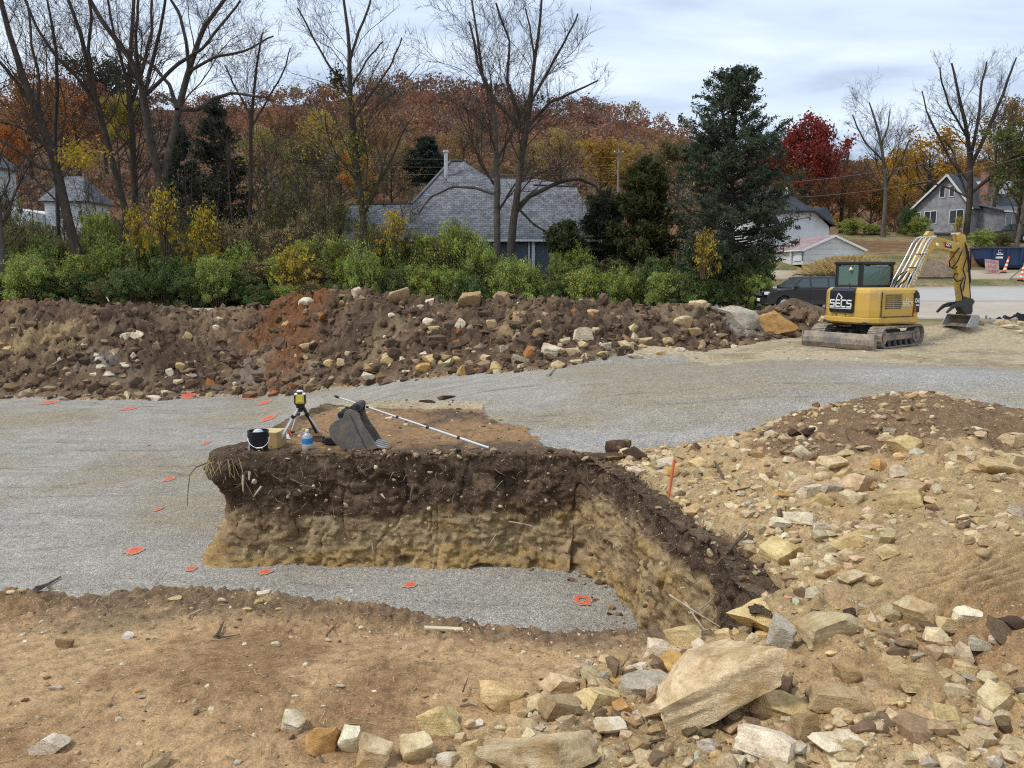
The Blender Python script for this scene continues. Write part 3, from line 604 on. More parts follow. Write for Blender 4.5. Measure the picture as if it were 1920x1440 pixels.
# ================================================================== cut earth faces of the pit
def pit_wall():
    P = np.array([(-3.9,15.9),(-4.05,15.2),(-4.3,13.0),(-4.45,11.75),(-4.32,11.45),(-3.2,11.38),(-1.0,11.32),(0.75,11.3),(1.06,11.26),(1.14,11.0),(1.42,9.9),(1.72,8.4),(2.0,7.0),(2.04,6.2),(1.95,5.9)])
    seg = np.hypot(*(P[1:] - P[:-1]).T); s = np.concatenate([[0], np.cumsum(seg)]); n = int(s[-1] / 0.022)
    ss = np.linspace(0, s[-1], n); cx = np.interp(ss, s, P[:, 0]); cy = np.interp(ss, s, P[:, 1])
    k = np.ones(13) / 13
    cx = np.convolve(np.pad(cx, 6, mode='edge'), k, 'valid'); cy = np.convolve(np.pad(cy, 6, mode='edge'), k, 'valid')
    tx = np.gradient(cx); ty = np.gradient(cy); l = np.hypot(tx, ty); nx, ny = ty / l, -tx / l        # outward = to the pit
    sL = s[3] + 0.15; sR = s[8] + 0.1; sE = s[11]
    rows = [('lip', q) for q in np.linspace(0.55, 0.03, 14)] + [('w', q) for q in np.linspace(0, 1, 88)]
    V = []; C = []; G = []
    gl = np.exp(-((ss - sL) / 0.55) ** 2); gr = np.exp(-((ss - sR) / 0.55) ** 2); right = sstep(sR - 0.2, sR + 0.5, ss)
    front = sstep(sL - 0.2, sL + 0.4, ss) * (1 - right)
    topw = 0.05 * fbm(ss * 1.4, ss * 0 + 3.0, o=3, seed=81)
    for kind, q in rows:
        if kind == 'lip':
            off = -q + 0.0 * ss; z = topw + 0.05 - 0.16 * q ** 2 * 2 + 0.04 * fbm(ss * 5, np.full_like(ss, q * 5), o=4, seed=82); depth = 0 * ss
            base = 0 * ss
        else:
            z = topw + 0.05 - q * (1.72 + topw) + 0 * ss
            prof_ = 0.10 * np.sin(q * 3.0) + 0.34 * q ** 4
            off = prof_ * (0.4 + 0.6 * front) - right * (0.07 * (1 - q) ** 1.5)
            off = off + gl * (0.26 * (1 - sstep(0.12, 0.42, q)) - 0.05 * sstep(0.3, 0.5, q) * (1 - sstep(0.6, 0.9, q)) + 0.28 * q ** 3)
            off = off + gr * 0.16 * q ** 3 - right * (0.13 * q + 0.05 * q ** 2)
        X = cx + nx * off; Y = cy + ny * off
        X = X + right * 0.16 * fbm(ss * 1.1, ss * 0 + 2, o=3, seed=97); amp = (0.9 if kind == 'lip' else 1.0) * (1 if kind == 'lip' else min(1, 0.35 + q * 4))
        d = 0.085 * fbm(X * 2.2, Y * 2.2, z * 2.2, o=5, seed=83, gain=0.55) + 0.022 * billow(X * 5.5, Y * 5.5, z * 7, o=3, seed=84) + 0.035 * fbm(X * 1.2, Y * 1.2, z * 9, o=3, seed=85) + 0.032 * fbm(X * 13, Y * 13, z * 16, o=3, seed=94, gain=0.65) + 0.035 * np.abs(fbm(X * 4, Y * 4, z * 15, o=4, seed=95)) - 0.05 * sstep(0.05, 0.0, np.abs(fbm(X * 2.2, Y * 2.2, z * 1.1, o=3, seed=96))) * (kind == 'w')
        d = d + 0.05 * sstep(0.15, 0.5, fbm(X * 7, Y * 7, z * 7, o=2, seed=86)) - 0.10 * sstep(0.28, 0.6, fbm(X * 3.1, Y * 3.1, z * 3.1 + 5, o=2, seed=87)) * (kind == 'w')
        d = d * amp
        X = X + nx * d; Y = Y + ny * d; Z = z + 0.35 * d * (kind == 'lip') + 0.03 * fbm(X * 6, Y * 6, z * 6 + 9, o=2, seed=88)
        V.append(np.stack([X, Y, Z], -1))
        nn = fbm(X * 2.5, Y * 2.5, z * 2.5, o=5, seed=89); n2 = fbm(X * 8, Y * 8, z * 8, o=3, seed=90); n3 = fbm(X * 1.1, Y * 1.1, z * 6, o=4, seed=93)
        zt = -0.84 + right * 0.52 + right * sstep(sE + 0.6, sE + 2.0, ss) * -0.7 + 0.24 * n3 + 0.10 * nn
        dk = sstep(-0.10, 0.10, Z - zt + 0.10 * n2)
        clay = L3(np.array((0.43, 0.31, 0.165)), np.array((0.25, 0.162, 0.085)), sstep(-0.15, 0.5, nn + 0.55 * n2))
        clay = L3(clay, np.array((0.44, 0.285, 0.105)), 0.75 * sstep(0.1, 0.5, n3 + 0.6 * sstep(-1.2, -1.55, Z)))
        clay = L3(clay, np.array((0.44, 0.345, 0.20)), 0.6 * sstep(0.2, 0.6, -nn + 0.5 * n3))
        dark = L3(np.array((0.092, 0.060, 0.038)), np.array((0.185, 0.122, 0.075)), sstep(0.0, 0.55, nn + 0.5 * n2))
        dark = L3(dark, np.array((0.17, 0.10, 0.055)), 0.5 * sstep(0.45, 0.0, Z - zt) * (1 - right))
        c = L3(clay, dark, dk)
        if kind == 'lip': c = L3(c, np.array((0.24, 0.155, 0.085)), sstep(0.1, 0.45, q + 0.3 * nn) * (1 - 0.75 * right))
        c = L3(c, np.array((0.16, 0.10, 0.06)), 0.5 * gr * sstep(-0.2, 0.4, n2 + 0.2))
        V[-1] = V[-1]; C.append(c); G.append(0.25 + 0.25 * dk)
    nr = len(rows); V = np.concatenate(V); C = np.concatenate(C); G = np.concatenate([np.broadcast_to(g, ss.shape) for g in G])
    i, j = np.meshgrid(np.arange(nr - 1), np.arange(n - 1), indexing='ij'); a = (i * n + j).ravel()
    Q = np.stack([a, a + 1, a + n + 1, a + n], -1)[:, ::-1]
    struct('pit_wall', np_mesh('pit_wall', V, Q, True, C, {'grit': G}), soil_material('cut_earth', 0.22, bump=0.8), 'steep cut earth face of the pit, dark topsoil above tan clay')
pit_wall()
# ================================================================== stones
import bmesh
def ico(sub):
    bm = bmesh.new(); bmesh.ops.create_icosphere(bm, subdivisions=sub, radius=1.0)
    V = np.array([v.co[:] for v in bm.verts]); Fc = np.array([[v.index for v in f.verts] for f in bm.faces]); bm.free(); return V, Fc
ICO = {k: ico(k) for k in (1, 2, 3, 4, 5)}
def rock_shape(rng, sub, cuts=14, rough=0.05, blocky=0.0):
    V, Fc = ICO[sub]; V = V * rng.uniform(0.75, 1.25, 3)
    nrm = rng.normal(size=(cuts, 3)); nrm /= np.linalg.norm(nrm, axis=1)[:, None]
    if blocky:
        M = np.array(Euler(tuple(rng.uniform(-0.5, 0.5, 3))).to_matrix()); ax = np.concatenate([np.eye(3), -np.eye(3)]) @ M.T
        nrm[:6] = ax + rng.normal(size=(6, 3)) * 0.16; nrm /= np.linalg.norm(nrm, axis=1)[:, None]
    ds = rng.uniform(0.46, 0.82, cuts)
    if blocky: ds[:6] = rng.uniform(0.42, 0.6, 6)
    for n, d in zip(nrm, ds):
        e = V @ n - d; m = e > 0; V[m] -= np.outer(e[m], n) * 0.985
    if rough:
        r = fbm(V[:, 0] * 2.3 + 9, V[:, 1] * 2.3, V[:, 2] * 2.3, o=4, seed=int(rng.integers(999)))
        r2 = billow(V[:, 0] * 1.3 + 9, V[:, 1] * 1.3, V[:, 2] * 4.2, o=3, seed=int(rng.integers(999)))
        V = V * (1 + rough * r + rough * 0.7 * r2)[:, None]
    mn, mx = V.min(0), V.max(0); V = (V - (mn + mx) / 2) / (mx - mn)
    return V, Fc
def rock_material():
    t = NT('limestone'); oi = t.n('ShaderNodeObjectInfo')
    vs = t.n('ShaderNodeVectorMath'); vs.operation = 'ADD'; t.l(t.tc.outputs['Object'], vs.inputs[0])
    rv = t.n('ShaderNodeCombineXYZ'); k = t.math('MULTIPLY', oi.outputs['Random'], 37.0); t.l(k, rv.inputs[0]); t.l(k, rv.inputs[1]); t.l(k, rv.inputs[2]); t.l(rv.outputs[0], vs.inputs[1])
    ge = t.n('ShaderNodeNewGeometry'); t.l(ge.outputs['Position'], vs.inputs[0]); vec = vs.outputs[0]
    n = t.noise(5.5, 6, 0.62, vec, 0.4); n2 = t.noise(32, 5, 0.7, vec); n4 = t.noise(130, 2, 0.65, vec)
    mp = t.n('ShaderNodeMapping'); mp.inputs['Scale'].default_value = (4, 4, 14); mp.inputs['Rotation'].default_value = (0.5, 0.35, 0); t.l(vec, mp.inputs[0]); n3 = t.noise(1.6, 5, 0.6, mp.outputs[0])
    c = t.mix(1.0, oi.outputs['Color'], t.ramp(n.outputs['Fac'], [(0.28, (0.62, 0.55, 0.45)), (0.46, (0.92, 0.9, 0.86)), (0.70, (1.22, 1.24, 1.28))]).outputs[0], 'MULTIPLY')
    c = t.mix(0.85, c, t.ramp(n3.outputs['Fac'], [(0.33, (0.80, 0.75, 0.66)), (0.5, 1.0), (0.66, 1.08)]).outputs[0], 'MULTIPLY')
    c = t.mix(0.9, c, t.ramp(n2.outputs['Fac'], [(0.3, 0.70), (0.5, 1.0), (0.75, 1.18)]).outputs[0], 'MULTIPLY')
    c = t.mix(0.8, c, t.ramp(n4.outputs['Fac'], [(0.34, 0.72), (0.5, 1.0), (0.7, 1.15)]).outputs[0], 'MULTIPLY')
    rust = t.ramp(t.noise(3.2, 4, 0.6, vec, 0.6).outputs['Fac'], [(0.57, 0.0), (0.70, 0.7)])
    c = t.mix(rust.outputs[0], c, (0.40, 0.235, 0.085))
    t.color(c); t.set(0.92, 0, 0.2)
    h = t.math('ADD', t.math('MULTIPLY', n2.outputs['Fac'], 0.5), t.math('ADD', t.math('MULTIPLY', n3.outputs['Fac'], 0.7), t.math('MULTIPLY', n4.outputs['Fac'], 0.3)))
    t.bump(h, 0.6, 0.05); return t.m
M_ROCK = rock_material()
_rr = np.random.default_rng(5)
def _rm(sub, **k):
    V, Fc = rock_shape(_rr, sub, **k); me = np_mesh('stone', V, Fc, True)
    try: me.set_sharp_from_angle(angle=R(28))
    except Exception: pass
    me.materials.append(M_ROCK); return me
ROCK_BIG = [_rm(5, cuts=11, rough=0.11, blocky=1) for _ in range(5)]
ROCK_MED = [_rm(4, cuts=13 + i % 5, rough=0.09, blocky=i % 3 != 2) for i in range(10)]
ROCK_SMALL = [_rm(3, cuts=10 + i % 5, rough=0.05, blocky=i % 2) for i in range(10)]
RC = {'t': (0.62, 0.475, 0.28), 'y': (0.64, 0.475, 0.235), 'w': (0.74, 0.635, 0.465), 'g': (0.53, 0.46, 0.37), 'o': (0.56, 0.33, 0.12), 'b': (0.38, 0.265, 0.15), 'd': (0.48, 0.335, 0.175)}
RN = {'t': 'tan', 'y': 'yellowish', 'w': 'whitish', 'g': 'greyish', 'o': 'ochre', 'b': 'brown', 'd': 'soil-coated'}
_ord = ['first', 'second', 'third', 'fourth', 'fifth', 'sixth', 'seventh', 'eighth', 'ninth', 'tenth', 'eleventh', 'twelfth', 'thirteenth', 'fourteenth', 'fifteenth', 'sixteenth', 'seventeenth', 'eighteenth', 'nineteenth', 'twentieth']
ROCKS = []
def rock(px, py, w, h, c, label=None, roll=0.0, group=None, sink=0.30, name=None, name_kind=None, deep=0.85, var=None):
    P = hit(px, min(py + 0.30 * h, 1490)); m = mpp(P.y) * math.hypot(1, 0.3)
    wx, hz = w * m, h * m; dy = deep * (0.55 * wx + 0.45 * hz)
    # the photo height mixes true height and depth foreshortened by the downward view
    dep = math.atan((py - CY) / F_PX) + PITCH; hz = max(0.74 * hz, (hz - 0.5 * dy * math.sin(dep)) / max(0.4, math.cos(dep))); wx *= 1.08
    pool = ROCK_BIG if w > 150 else ROCK_MED if w > 34 else ROCK_SMALL
    me = pool[(len(ROCKS) * 7 + int(px)) % len(pool) if var is None else var]
    o = put('boulder' if w > 110 else 'stone', me, None, None, P + Vector((0, 0.22 * dy, hz * (0.5 - sink))), (RNG.uniform(-0.12, 0.12), R(roll), RNG.uniform(-0.35, 0.35)), (wx, dy, hz))
    j = RNG.normal(size=3) * 0.02 + 1; b = RNG.uniform(0.86, 1.12); k = RC[c]
    o.color = (k[0] * j[0] * b, k[1] * j[1] * b, k[2] * j[2] * b, 1)
    tag(o, label, 'rock', group or 'loose limestone blocks and stones'); o['_w'] = w; ROCKS.append(o); return o
def zone(phrase, items, kind='stone'):
    items = sorted(items, key=lambda q: q[0]); n = len(items)
    for i, q in enumerate(items):
        px, py, w, h, c = q[:5]
        sz = 'small ' if w < 26 else 'large ' if w > 90 else ''
        pos = '' if n == 1 else ', leftmost' if i == 0 else ', rightmost' if i == n - 1 else ', %s from left' % _ord[i]
        rock(px, py, w, h, c, '%s%s %s %s%s' % (sz, RN[c], kind, phrase, pos), q[5] if len(q) > 5 else 0)
# --- singled-out blocks, nearest first
rock(1345, 1312, 262, 165, 't', 'huge tan limestone slab tilted up across the near right rubble', -24, sink=0.08, var=2, deep=0.8)
rock(1010, 1412, 235, 115, 't', 'broad flat layered tan block cut by the bottom edge of the picture', -4, var=1)
rock(1440, 1152, 135, 62, 'y', 'long layered yellowish slab lying at the near end of the pit wall', -10)
rock(1560, 1170, 125, 62, 't', 'broad smooth tan block right of the long layered slab', -8)
rock(1467, 1185, 46, 80, 'g', 'upright greyish stone standing between the layered slab and the smooth block', 12)
rock(1480, 1328, 130, 70, 'y', 'hollowed yellowish block resting against the right side of the huge slab', 6)
rock(1445, 1395, 120, 80, 'w', 'pale split block below the hollowed block near the bottom edge', 15)
rock(1512, 1360, 44, 82, 'b', 'upright thin brown slab right of the hollowed block', 8)
rock(1580, 1397, 105, 38, 'w', 'flat white-faced stone low on the right near the bottom edge', 4)
rock(1330, 1402, 44, 46, 'g', 'pointed grey stone leaning below the huge tilted slab')
rock(1215, 1282, 112, 56, 'g', 'grey and white wedge stone left of the huge slab', -6)
rock(1245, 1218, 66, 66, 'w', 'pale elongated stone at the top of the small pile left of the slab', 32)
rock(1275, 1240, 70, 46, 'o', 'orange-crusted stone beside the pale elongated stone', 4)
rock(1318, 1212, 40, 30, 'w', 'white stone just behind the orange-crusted stone')
rock(1285, 1190, 75, 48, 'y', 'lumpy yellow stone behind the orange-crusted stone')
rock(1355, 1198, 38, 40, 'y', 'round yellow stone at the foot of the pit corner roots')
rock(940, 1302, 95, 78, 'y', 'yellow oblong block lying alone on the bare dirt at centre', 28)
rock(1050, 1282, 72, 46, 't', 'tan rough stone right of the yellow oblong block', -12)
rock(1052, 1325, 82, 56, 'b', 'flat-faced brown stone in front of the tan rough stone', 8)
rock(1125, 1312, 90, 60, 'y', 'pitted yellow block in the middle of the pile left of the huge slab', 10)
rock(1062, 1350, 38, 34, 'w', 'white rounded stone on the edge of the broad flat block')
rock(1172, 1328, 48, 34, 'o', 'ochre wedge stone right of the pitted yellow block', 10)
rock(1160, 1278, 42, 24, 'o', 'flat ochre stone behind the grey wedge stone')
rock(822, 1352, 82, 74, 'y', 'rounded yellow boulder at the left end of the near rubble')
rock(778, 1408, 62, 64, 't', 'tan rounded stone below the rounded yellow boulder')
rock(700, 1408, 68, 84, 't', 'rough tan stone standing at the right end of the row of four')
rock(654, 1392, 42, 62, 'w', 'white and yellow narrow stone third in the row of four')
rock(602, 1385, 66, 78, 'o', 'wedge stone with an orange top second in the row of four', 10, var=2)
rock(549, 1353, 50, 56, 'w', 'pale round stone first in the row of four')
rock(88, 1394, 72, 52, 'w', 'pale yellow stone alone in the near left corner', -22)
rock(292, 1428, 56, 34, 't', 'tan stone at the bottom edge left of the row of four', -20)
rock(122, 1206, 29, 28, 'b', 'brown round stone alone on the left of the bare dirt')
rock(237, 1193, 25, 18, 'g', 'small grey-green cube-like stone on the left of the bare dirt')
rock(1478, 1033, 96, 58, 'y', 'broad cream block on the rim right of the dark roots', 6)
rock(1605, 1012, 88, 38, 'y', 'long flat yellow slab half way up the mound', -14)
rock(1668, 1032, 42, 34, 't', 'tan block just right of the long flat yellow slab', -16)
rock(1505, 970, 60, 34, 'w', 'cream flat-topped block above the broad cream block', 6)
rock(1466, 978, 44, 24, 'w', 'low cream stone left of the cream flat-topped block')
rock(1545, 986, 36, 20, 'w', 'small flat cream stone right of the cream flat-topped block')
rock(1625, 904, 80, 46, 't', 'large smooth tan boulder among the cluster on the mound', 6)
rock(1700, 938, 72, 50, 'y', 'yellow boulder in the hollow right of the cluster on the mound', -4)
rock(1722, 912, 80, 36, 't', 'pinkish tan slab behind the yellow boulder in the hollow', -6)
rock(1700, 832, 62, 36, 'y', 'bright yellow block under the peak of the mound', -4)
rock(1668, 806, 22, 15, 'w', 'small white stone above the bright yellow block')
rock(1505, 906, 48, 38, 't', 'tan oblong stone at the left of the cluster on the mound', -28)
rock(1523, 919, 48, 28, 'w', 'flat pale stone in front of the tan oblong stone', -14)
rock(1541, 940, 44, 42, 'y', 'yellow tilted stone at the front of the cluster on the mound', -30)
rock(1595, 934, 48, 36, 't', 'tan angular stone right of the yellow tilted stone', 10)
rock(1562, 914, 40, 24, 'g', 'grey flat stone between the flat pale stone and the smooth boulder')
rock(1563, 871, 48, 36, 't', 'pyramid-shaped tan stone at the back of the cluster on the mound')
rock(1582, 886, 42, 22, 'y', 'yellow flat stone leaning in front of the pyramid-shaped stone', -22)
rock(1545, 892, 34, 22, 't', 'tan stone left of the yellow leaning flat stone', -20)
rock(1690, 884, 34, 32, 'w', 'white-faced upright stone behind the pinkish tan slab')
rock(1650, 872, 34, 36, 'o', 'orange-tan stone standing behind the large smooth boulder', 10)
rock(1468, 930, 38, 14, 'o', 'flat mustard stone left of the cluster on the mound', 4)
rock(1510, 850, 40, 26, 'w', 'whitish long stone at the far left toe of the mound', 30)
rock(1475, 826, 26, 14, 'b', 'brown stone at the gravel edge of the mound')
rock(1815, 857, 38, 30, 't', 'tan stone below the right shoulder of the mound')
rock(1880, 880, 64, 38, 'y', 'yellow block on the right shoulder of the mound', 10)
rock(1905, 862, 50, 36, 't', 'tan block at the right edge above the yellow shoulder block')
rock(1908, 824, 60, 40, 't', 'soil-covered tan block at the right edge below the skyline', -8)
rock(1838, 880, 46, 24, 't', 'low tan stone left of the yellow shoulder block')
rock(1910, 957, 42, 30, 'g', 'thin grey slab standing at the right edge', 38)
rock(1860, 1010, 52, 34, 't', 'tan oblong stone in the smooth right flank', 16)
rock(1822, 1008, 36, 28, 't', 'tan triangular stone left of the oblong stone in the smooth flank')
rock(1847, 1036, 30, 20, 't', 'small tan stone below the oblong stone in the smooth flank')
rock(1712, 1140, 66, 48, 't', 'round tan boulder with a dark streak at the foot of the tread marks')
rock(1735, 1152, 80, 60, 'd', 'soil-coloured boulder joined to the streaked boulder', 6)
rock(1785, 1170, 52, 40, 'y', 'yellow stone tucked right of the soil-coloured boulder', 22)
rock(1822, 1150, 60, 34, 'w', 'whitish stone with orange face below the tread marks', -6)
rock(1840, 1210, 56, 32, 'g', 'greyish wedge stone right of the soil-dusted blocks', 16)
rock(1876, 1200, 34, 20, 'w', 'white flat stone right of the greyish wedge')
rock(1590, 1262, 54, 52, 'd', 'rounded soil-dusted lump on the ledge in front of the streaked boulder', 10)
rock(1590, 1310, 130, 58, 'd', 'wide soil-dusted ledge block under the rounded lump', 4)
rock(1735, 1268, 128, 70, 'd', 'big soil-dusted angular block at right of the near rubble', 8)
rock(1815, 1258, 70, 44, 'y', 'yellow tapering stone right of the big soil-dusted block', 12)
rock(1650, 1330, 46, 32, 'd', 'square soil-dusted stone below the wide ledge block')
rock(1880, 1310, 70, 70, 't', 'tan boulder at the lower right edge of the picture')
rock(1770, 1352, 48, 32, 't', 'tan stone below the big soil-dusted block')
rock(1845, 1390, 60, 50, 't', 'tan half-buried block in the lower right corner')
rock(1705, 1420, 54, 34, 't', 'tan stone at the bottom edge right of the white-faced stone')
rock(1250, 866, 40, 26, 'w', 'white stone on the gravel edge above the orange stake')
rock(1310, 868, 36, 24, 'y', 'yellow stone right of the white stone above the orange stake', -10)
rock(1260, 884, 30, 20, 'o', 'orange-brown stone just behind the orange stake')
rock(1283, 944, 17, 20, 'y', 'small yellow upright stone right of the foot of the orange stake')
rock(1256, 942, 26, 16, 'y', 'small yellow stone at the foot of the orange stake')
rock(1190, 880, 26, 16, 'w', 'small cream stone left of the orange stake')
# --- stones on the far spoil bank
rock(1455, 608, 78, 56, 'o', 'big orange sandy boulder beside the blade of the digger', 4, sink=0.25, var=3)
rock(1383, 600, 82, 58, 'g', 'big grey dust-covered boulder left of the orange one', 10, sink=0.25, var=4)
rock(1310, 571, 34, 20, 't', 'tan boulder on top of the spoil bank near the parked car')
rock(1280, 603, 34, 26, 't', 'tan block with white top on the right part of the spoil bank', -8)
rock(1300, 622, 32, 20, 'd', 'square brown block below the tan block with white top')
rock(882, 563, 44, 34, 'd', 'brown boulder on the crest of the spoil bank before the grey roof', -6)
rock(940, 554, 32, 18, 'b', 'flat brown block on the crest right of the brown crest boulder')
rock(748, 555, 42, 30, 'b', 'reddish brown block jutting from the crest at centre left', -16)
rock(668, 548, 17, 24, 'w', 'pale upright stone on the crest of the spoil bank')
rock(574, 567, 26, 26, 'w', 'whitish stone on top of the red soil', -30)
rock(806, 566, 16, 16, 'w', 'small pale stone on the crest between the two brown blocks')
rock(1095, 624, 36, 32, 'w', 'pale wedge-shaped stone high on the spoil bank', 10)
rock(1032, 657, 36, 34, 'w', 'pale rounded block low on the spoil bank at centre')
rock(878, 694, 44, 24, 'o', 'flat ochre stone at the gravel edge', 6)
rock(793, 690, 28, 26, 'o', 'ochre cube-like stone near the gravel edge')
rock(930, 687, 24, 24, 'y', 'yellow rounded stone near the gravel hummock')
rock(978, 675, 34, 26, 'w', 'pale stone above the gravel hummock', 14)
zone("at the spoil bank's left end", [(10, 655, 16, 16, 'y'), (178, 702, 20, 9, 'w'), (235, 630, 20, 20, 'w'), (254, 628, 24, 18, 'w', 10), (190, 688, 20, 12, 'w'), (205, 701, 26, 12, 'w'), (231, 686, 24, 18, 'w', -10), (228, 704, 15, 13, 'y')])
zone("on the spoil bank's dark left slope", [(349, 631, 17, 20, 'y', 20), (319, 699, 13, 22, 'w', -10), (335, 687, 18, 20, 'y', 14), (358, 704, 20, 9, 'w'), (214, 663, 8, 12, 'w'), (180, 665, 10, 9, 'w'), (404, 615, 12, 16, 'w', 24)])
zone("on the spoil bank behind the tripod", [(572, 648, 22, 14, 't'), (575, 668, 14, 10, 'y'), (592, 684, 24, 20, 'g'), (616, 682, 19, 20, 'y'), (640, 680, 20, 24, 't', -16), (654, 663, 16, 13, 'w'), (690, 641, 22, 12, 'y')])
zone("at the spoil bank's foot right of the tripod", [(728, 676, 26, 24, 'y', -12), (755, 672, 13, 10, 'w'), (808, 672, 36, 20, 'y'), (836, 670, 26, 18, 'y'), (856, 674, 17, 16, 'y'), (908, 672, 16, 22, 't', 20), (945, 652, 17, 16, 'w')])
zone("on the spoil bank before the grey roof", [(807, 604, 30, 18, 'w', 8), (815, 617, 26, 16, 'y'), (862, 608, 18, 26, 'w', 12), (735, 592, 14, 14, 'w'), (921, 608, 20, 24, 'y', 10), (944, 600, 12, 14, 't'), (785, 577, 22, 14, 't'), (930, 636, 20, 18, 'y')])
zone("high on the spoil bank below the cedar", [(1060, 640, 20, 18, 't'), (1053, 658, 14, 14, 't'), (1015, 664, 13, 12, 'w'), (1075, 660, 30, 20, 't'), (1165, 588, 13, 10, 'w'), (1113, 584, 28, 10, 't'), (1010, 606, 12, 14, 'y'), (1020, 590, 9, 12, 'y')])
zone("at the spoil bank's foot below the cedar", [(1082, 678, 24, 12, 't'), (1130, 664, 20, 14, 'y'), (1192, 668, 26, 11, 'w', 8), (1210, 640, 30, 20, 't'), (1190, 632, 13, 20, 't', 12), (1253, 640, 24, 20, 'y', -10), (1275, 655, 20, 9, 'w'), (1238, 662, 16, 10, 'y'), (1138, 648, 20, 16, 'g'), (1165, 660, 16, 14, 'b')])
zone('lying by the black silt fence', [(1875, 605, 22, 13, 't', -18), (1893, 612, 30, 10, 'w'), (1903, 600, 14, 12, 'g'), (1915, 607, 12, 12, 't'), (1841, 606, 9, 12, 'b', 10), (1912, 622, 16, 7, 'w')])
# --- smaller stones of the near rubble
zone("between the flat block and the row of four", [(862, 1385, 22, 30, 't'), (845, 1402, 18, 14, 'b'), (885, 1395, 46, 28, 'y', -14), (880, 1358, 20, 26, 't'), (894, 1358, 24, 20, 'w'), (850, 1378, 17, 20, 't'), (838, 1425, 40, 30, 'w'), (808, 1430, 20, 18, 'b')])
zone("between the flat block and huge slab", [(1180, 1350, 42, 30, 'd', 14), (1220, 1338, 40, 24, 't'), (1200, 1395, 50, 30, 'd', -8), (1145, 1365, 60, 36, 'w'), (1175, 1380, 26, 24, 't'), (1225, 1368, 30, 22, 'd'), (1262, 1290, 26, 16, 'y'), (1195, 1253, 44, 24, 'w', -14), (1226, 1243, 18, 20, 't'), (1255, 1405, 18, 34, 'b', 20)])
zone('along the right flank of the huge slab', [(1480, 1268, 14, 24, 't'), (1492, 1282, 16, 20, 'b'), (1497, 1245, 18, 24, 't', 24), (1505, 1275, 16, 12, 't'), (1560, 1225, 24, 14, 'y'), (1410, 1200, 30, 26, 't'), (1430, 1190, 26, 20, 'y'), (1392, 1215, 40, 24, 't')])
zone("below the hollowed block", [(1385, 1410, 26, 20, 'w'), (1410, 1420, 30, 22, 'w'), (1365, 1425, 24, 16, 't'), (1535, 1422, 40, 18, 'd', 16), (1580, 1420, 24, 18, 't'), (1602, 1418, 20, 22, 't', 24), (1555, 1365, 18, 16, 't'), (1575, 1372, 15, 12, 'w')])
zone('scattered over the lower right corner', [(1765, 1340, 26, 18, 'w'), (1895, 1385, 26, 18, 't'), (1750, 1385, 22, 14, 'y'), (1810, 1330, 26, 18, 'd'), (1862, 1345, 22, 26, 't', 24), (1900, 1425, 36, 22, 't', 20), (1780, 1420, 30, 18, 't'), (1825, 1365, 22, 20, 't'), (1675, 1318, 18, 12, 'y'), (1692, 1320, 16, 16, 'y')])
zone('in the trough above the long layered slab', [(1545, 1075, 34, 30, 't'), (1600, 1085, 44, 30, 't', -8), (1640, 1090, 26, 28, 't'), (1515, 1055, 22, 28, 't', 20), (1562, 1065, 26, 12, 'b'), (1480, 1085, 30, 20, 'b'), (1495, 1100, 24, 14, 't'), (1425, 1106, 22, 12, 'w'), (1495, 1095, 22, 14, 't'), (1560, 1040, 24, 14, 't'), (1540, 1030, 24, 18, 't', -10), (1615, 1046, 36, 10, 't')])
zone('beside the broad cream block on the rim', [(1470, 1005, 18, 16, 'w'), (1440, 1000, 16, 12, 'w'), (1490, 1000, 18, 12, 't'), (1530, 1005, 20, 14, 't'), (1555, 1000, 30, 12, 't'), (1585, 990, 18, 12, 't'), (1430, 960, 16, 12, 'w'), (1460, 960, 22, 10, 't')])
zone('under the peak of the mound', [(1640, 795, 14, 8, 't'), (1672, 772, 18, 10, 'b'), (1700, 765, 18, 12, 'y'), (1730, 760, 22, 12, 'y'), (1620, 840, 28, 14, 't'), (1585, 850, 34, 16, 't'), (1655, 845, 16, 14, 'w'), (1688, 856, 20, 20, 'y'), (1740, 790, 14, 8, 'b')])
zone('along the gravel edge of the mound', [(1420, 852, 28, 18, 'y'), (1440, 868, 22, 14, 't'), (1480, 862, 24, 14, 't'), (1500, 842, 18, 12, 'o'), (1345, 872, 30, 8, 'g'), (1375, 880, 18, 10, 'y'), (1385, 862, 14, 10, 'b'), (1530, 838, 18, 10, 'b'), (1560, 826, 16, 10, 'b')])
zone("on the rim right of the orange stake", [(1222, 928, 24, 14, 'w'), (1300, 905, 20, 12, 'y'), (1330, 898, 24, 12, 'y'), (1275, 905, 16, 14, 't'), (1345, 925, 16, 10, 'w'), (1390, 925, 18, 12, 'w'), (1420, 915, 22, 12, 't'), (1400, 945, 20, 12, 'w'), (1362, 905, 16, 10, 'y')])
zone("on the crumbling rim of the near dirt", [(325, 1122, 28, 12, 'y'), (416, 1125, 16, 12, 'w'), (484, 1127, 18, 16, 'y'), (463, 1142, 18, 9, 'y'), (494, 1112, 26, 14, 'w'), (20, 1110, 20, 9, 't'), (103, 1110, 14, 14, 'w'), (38, 1107, 14, 8, 'y'), (522, 1142, 12, 8, 't')])
zone('on the bare near dirt left of centre', [(517, 1208, 18, 14, 'w'), (615, 1200, 13, 10, 'w'), (638, 1286, 18, 11, 'w'), (553, 1305, 13, 6, 'w'), (258, 1296, 14, 9, 'o'), (262, 1307, 18, 6, 'g'), (104, 1290, 22, 13, 'g'), (143, 1412, 12, 12, 't'), (303, 1408, 10, 6, 't'), (606, 1324, 9, 7, 'w')])
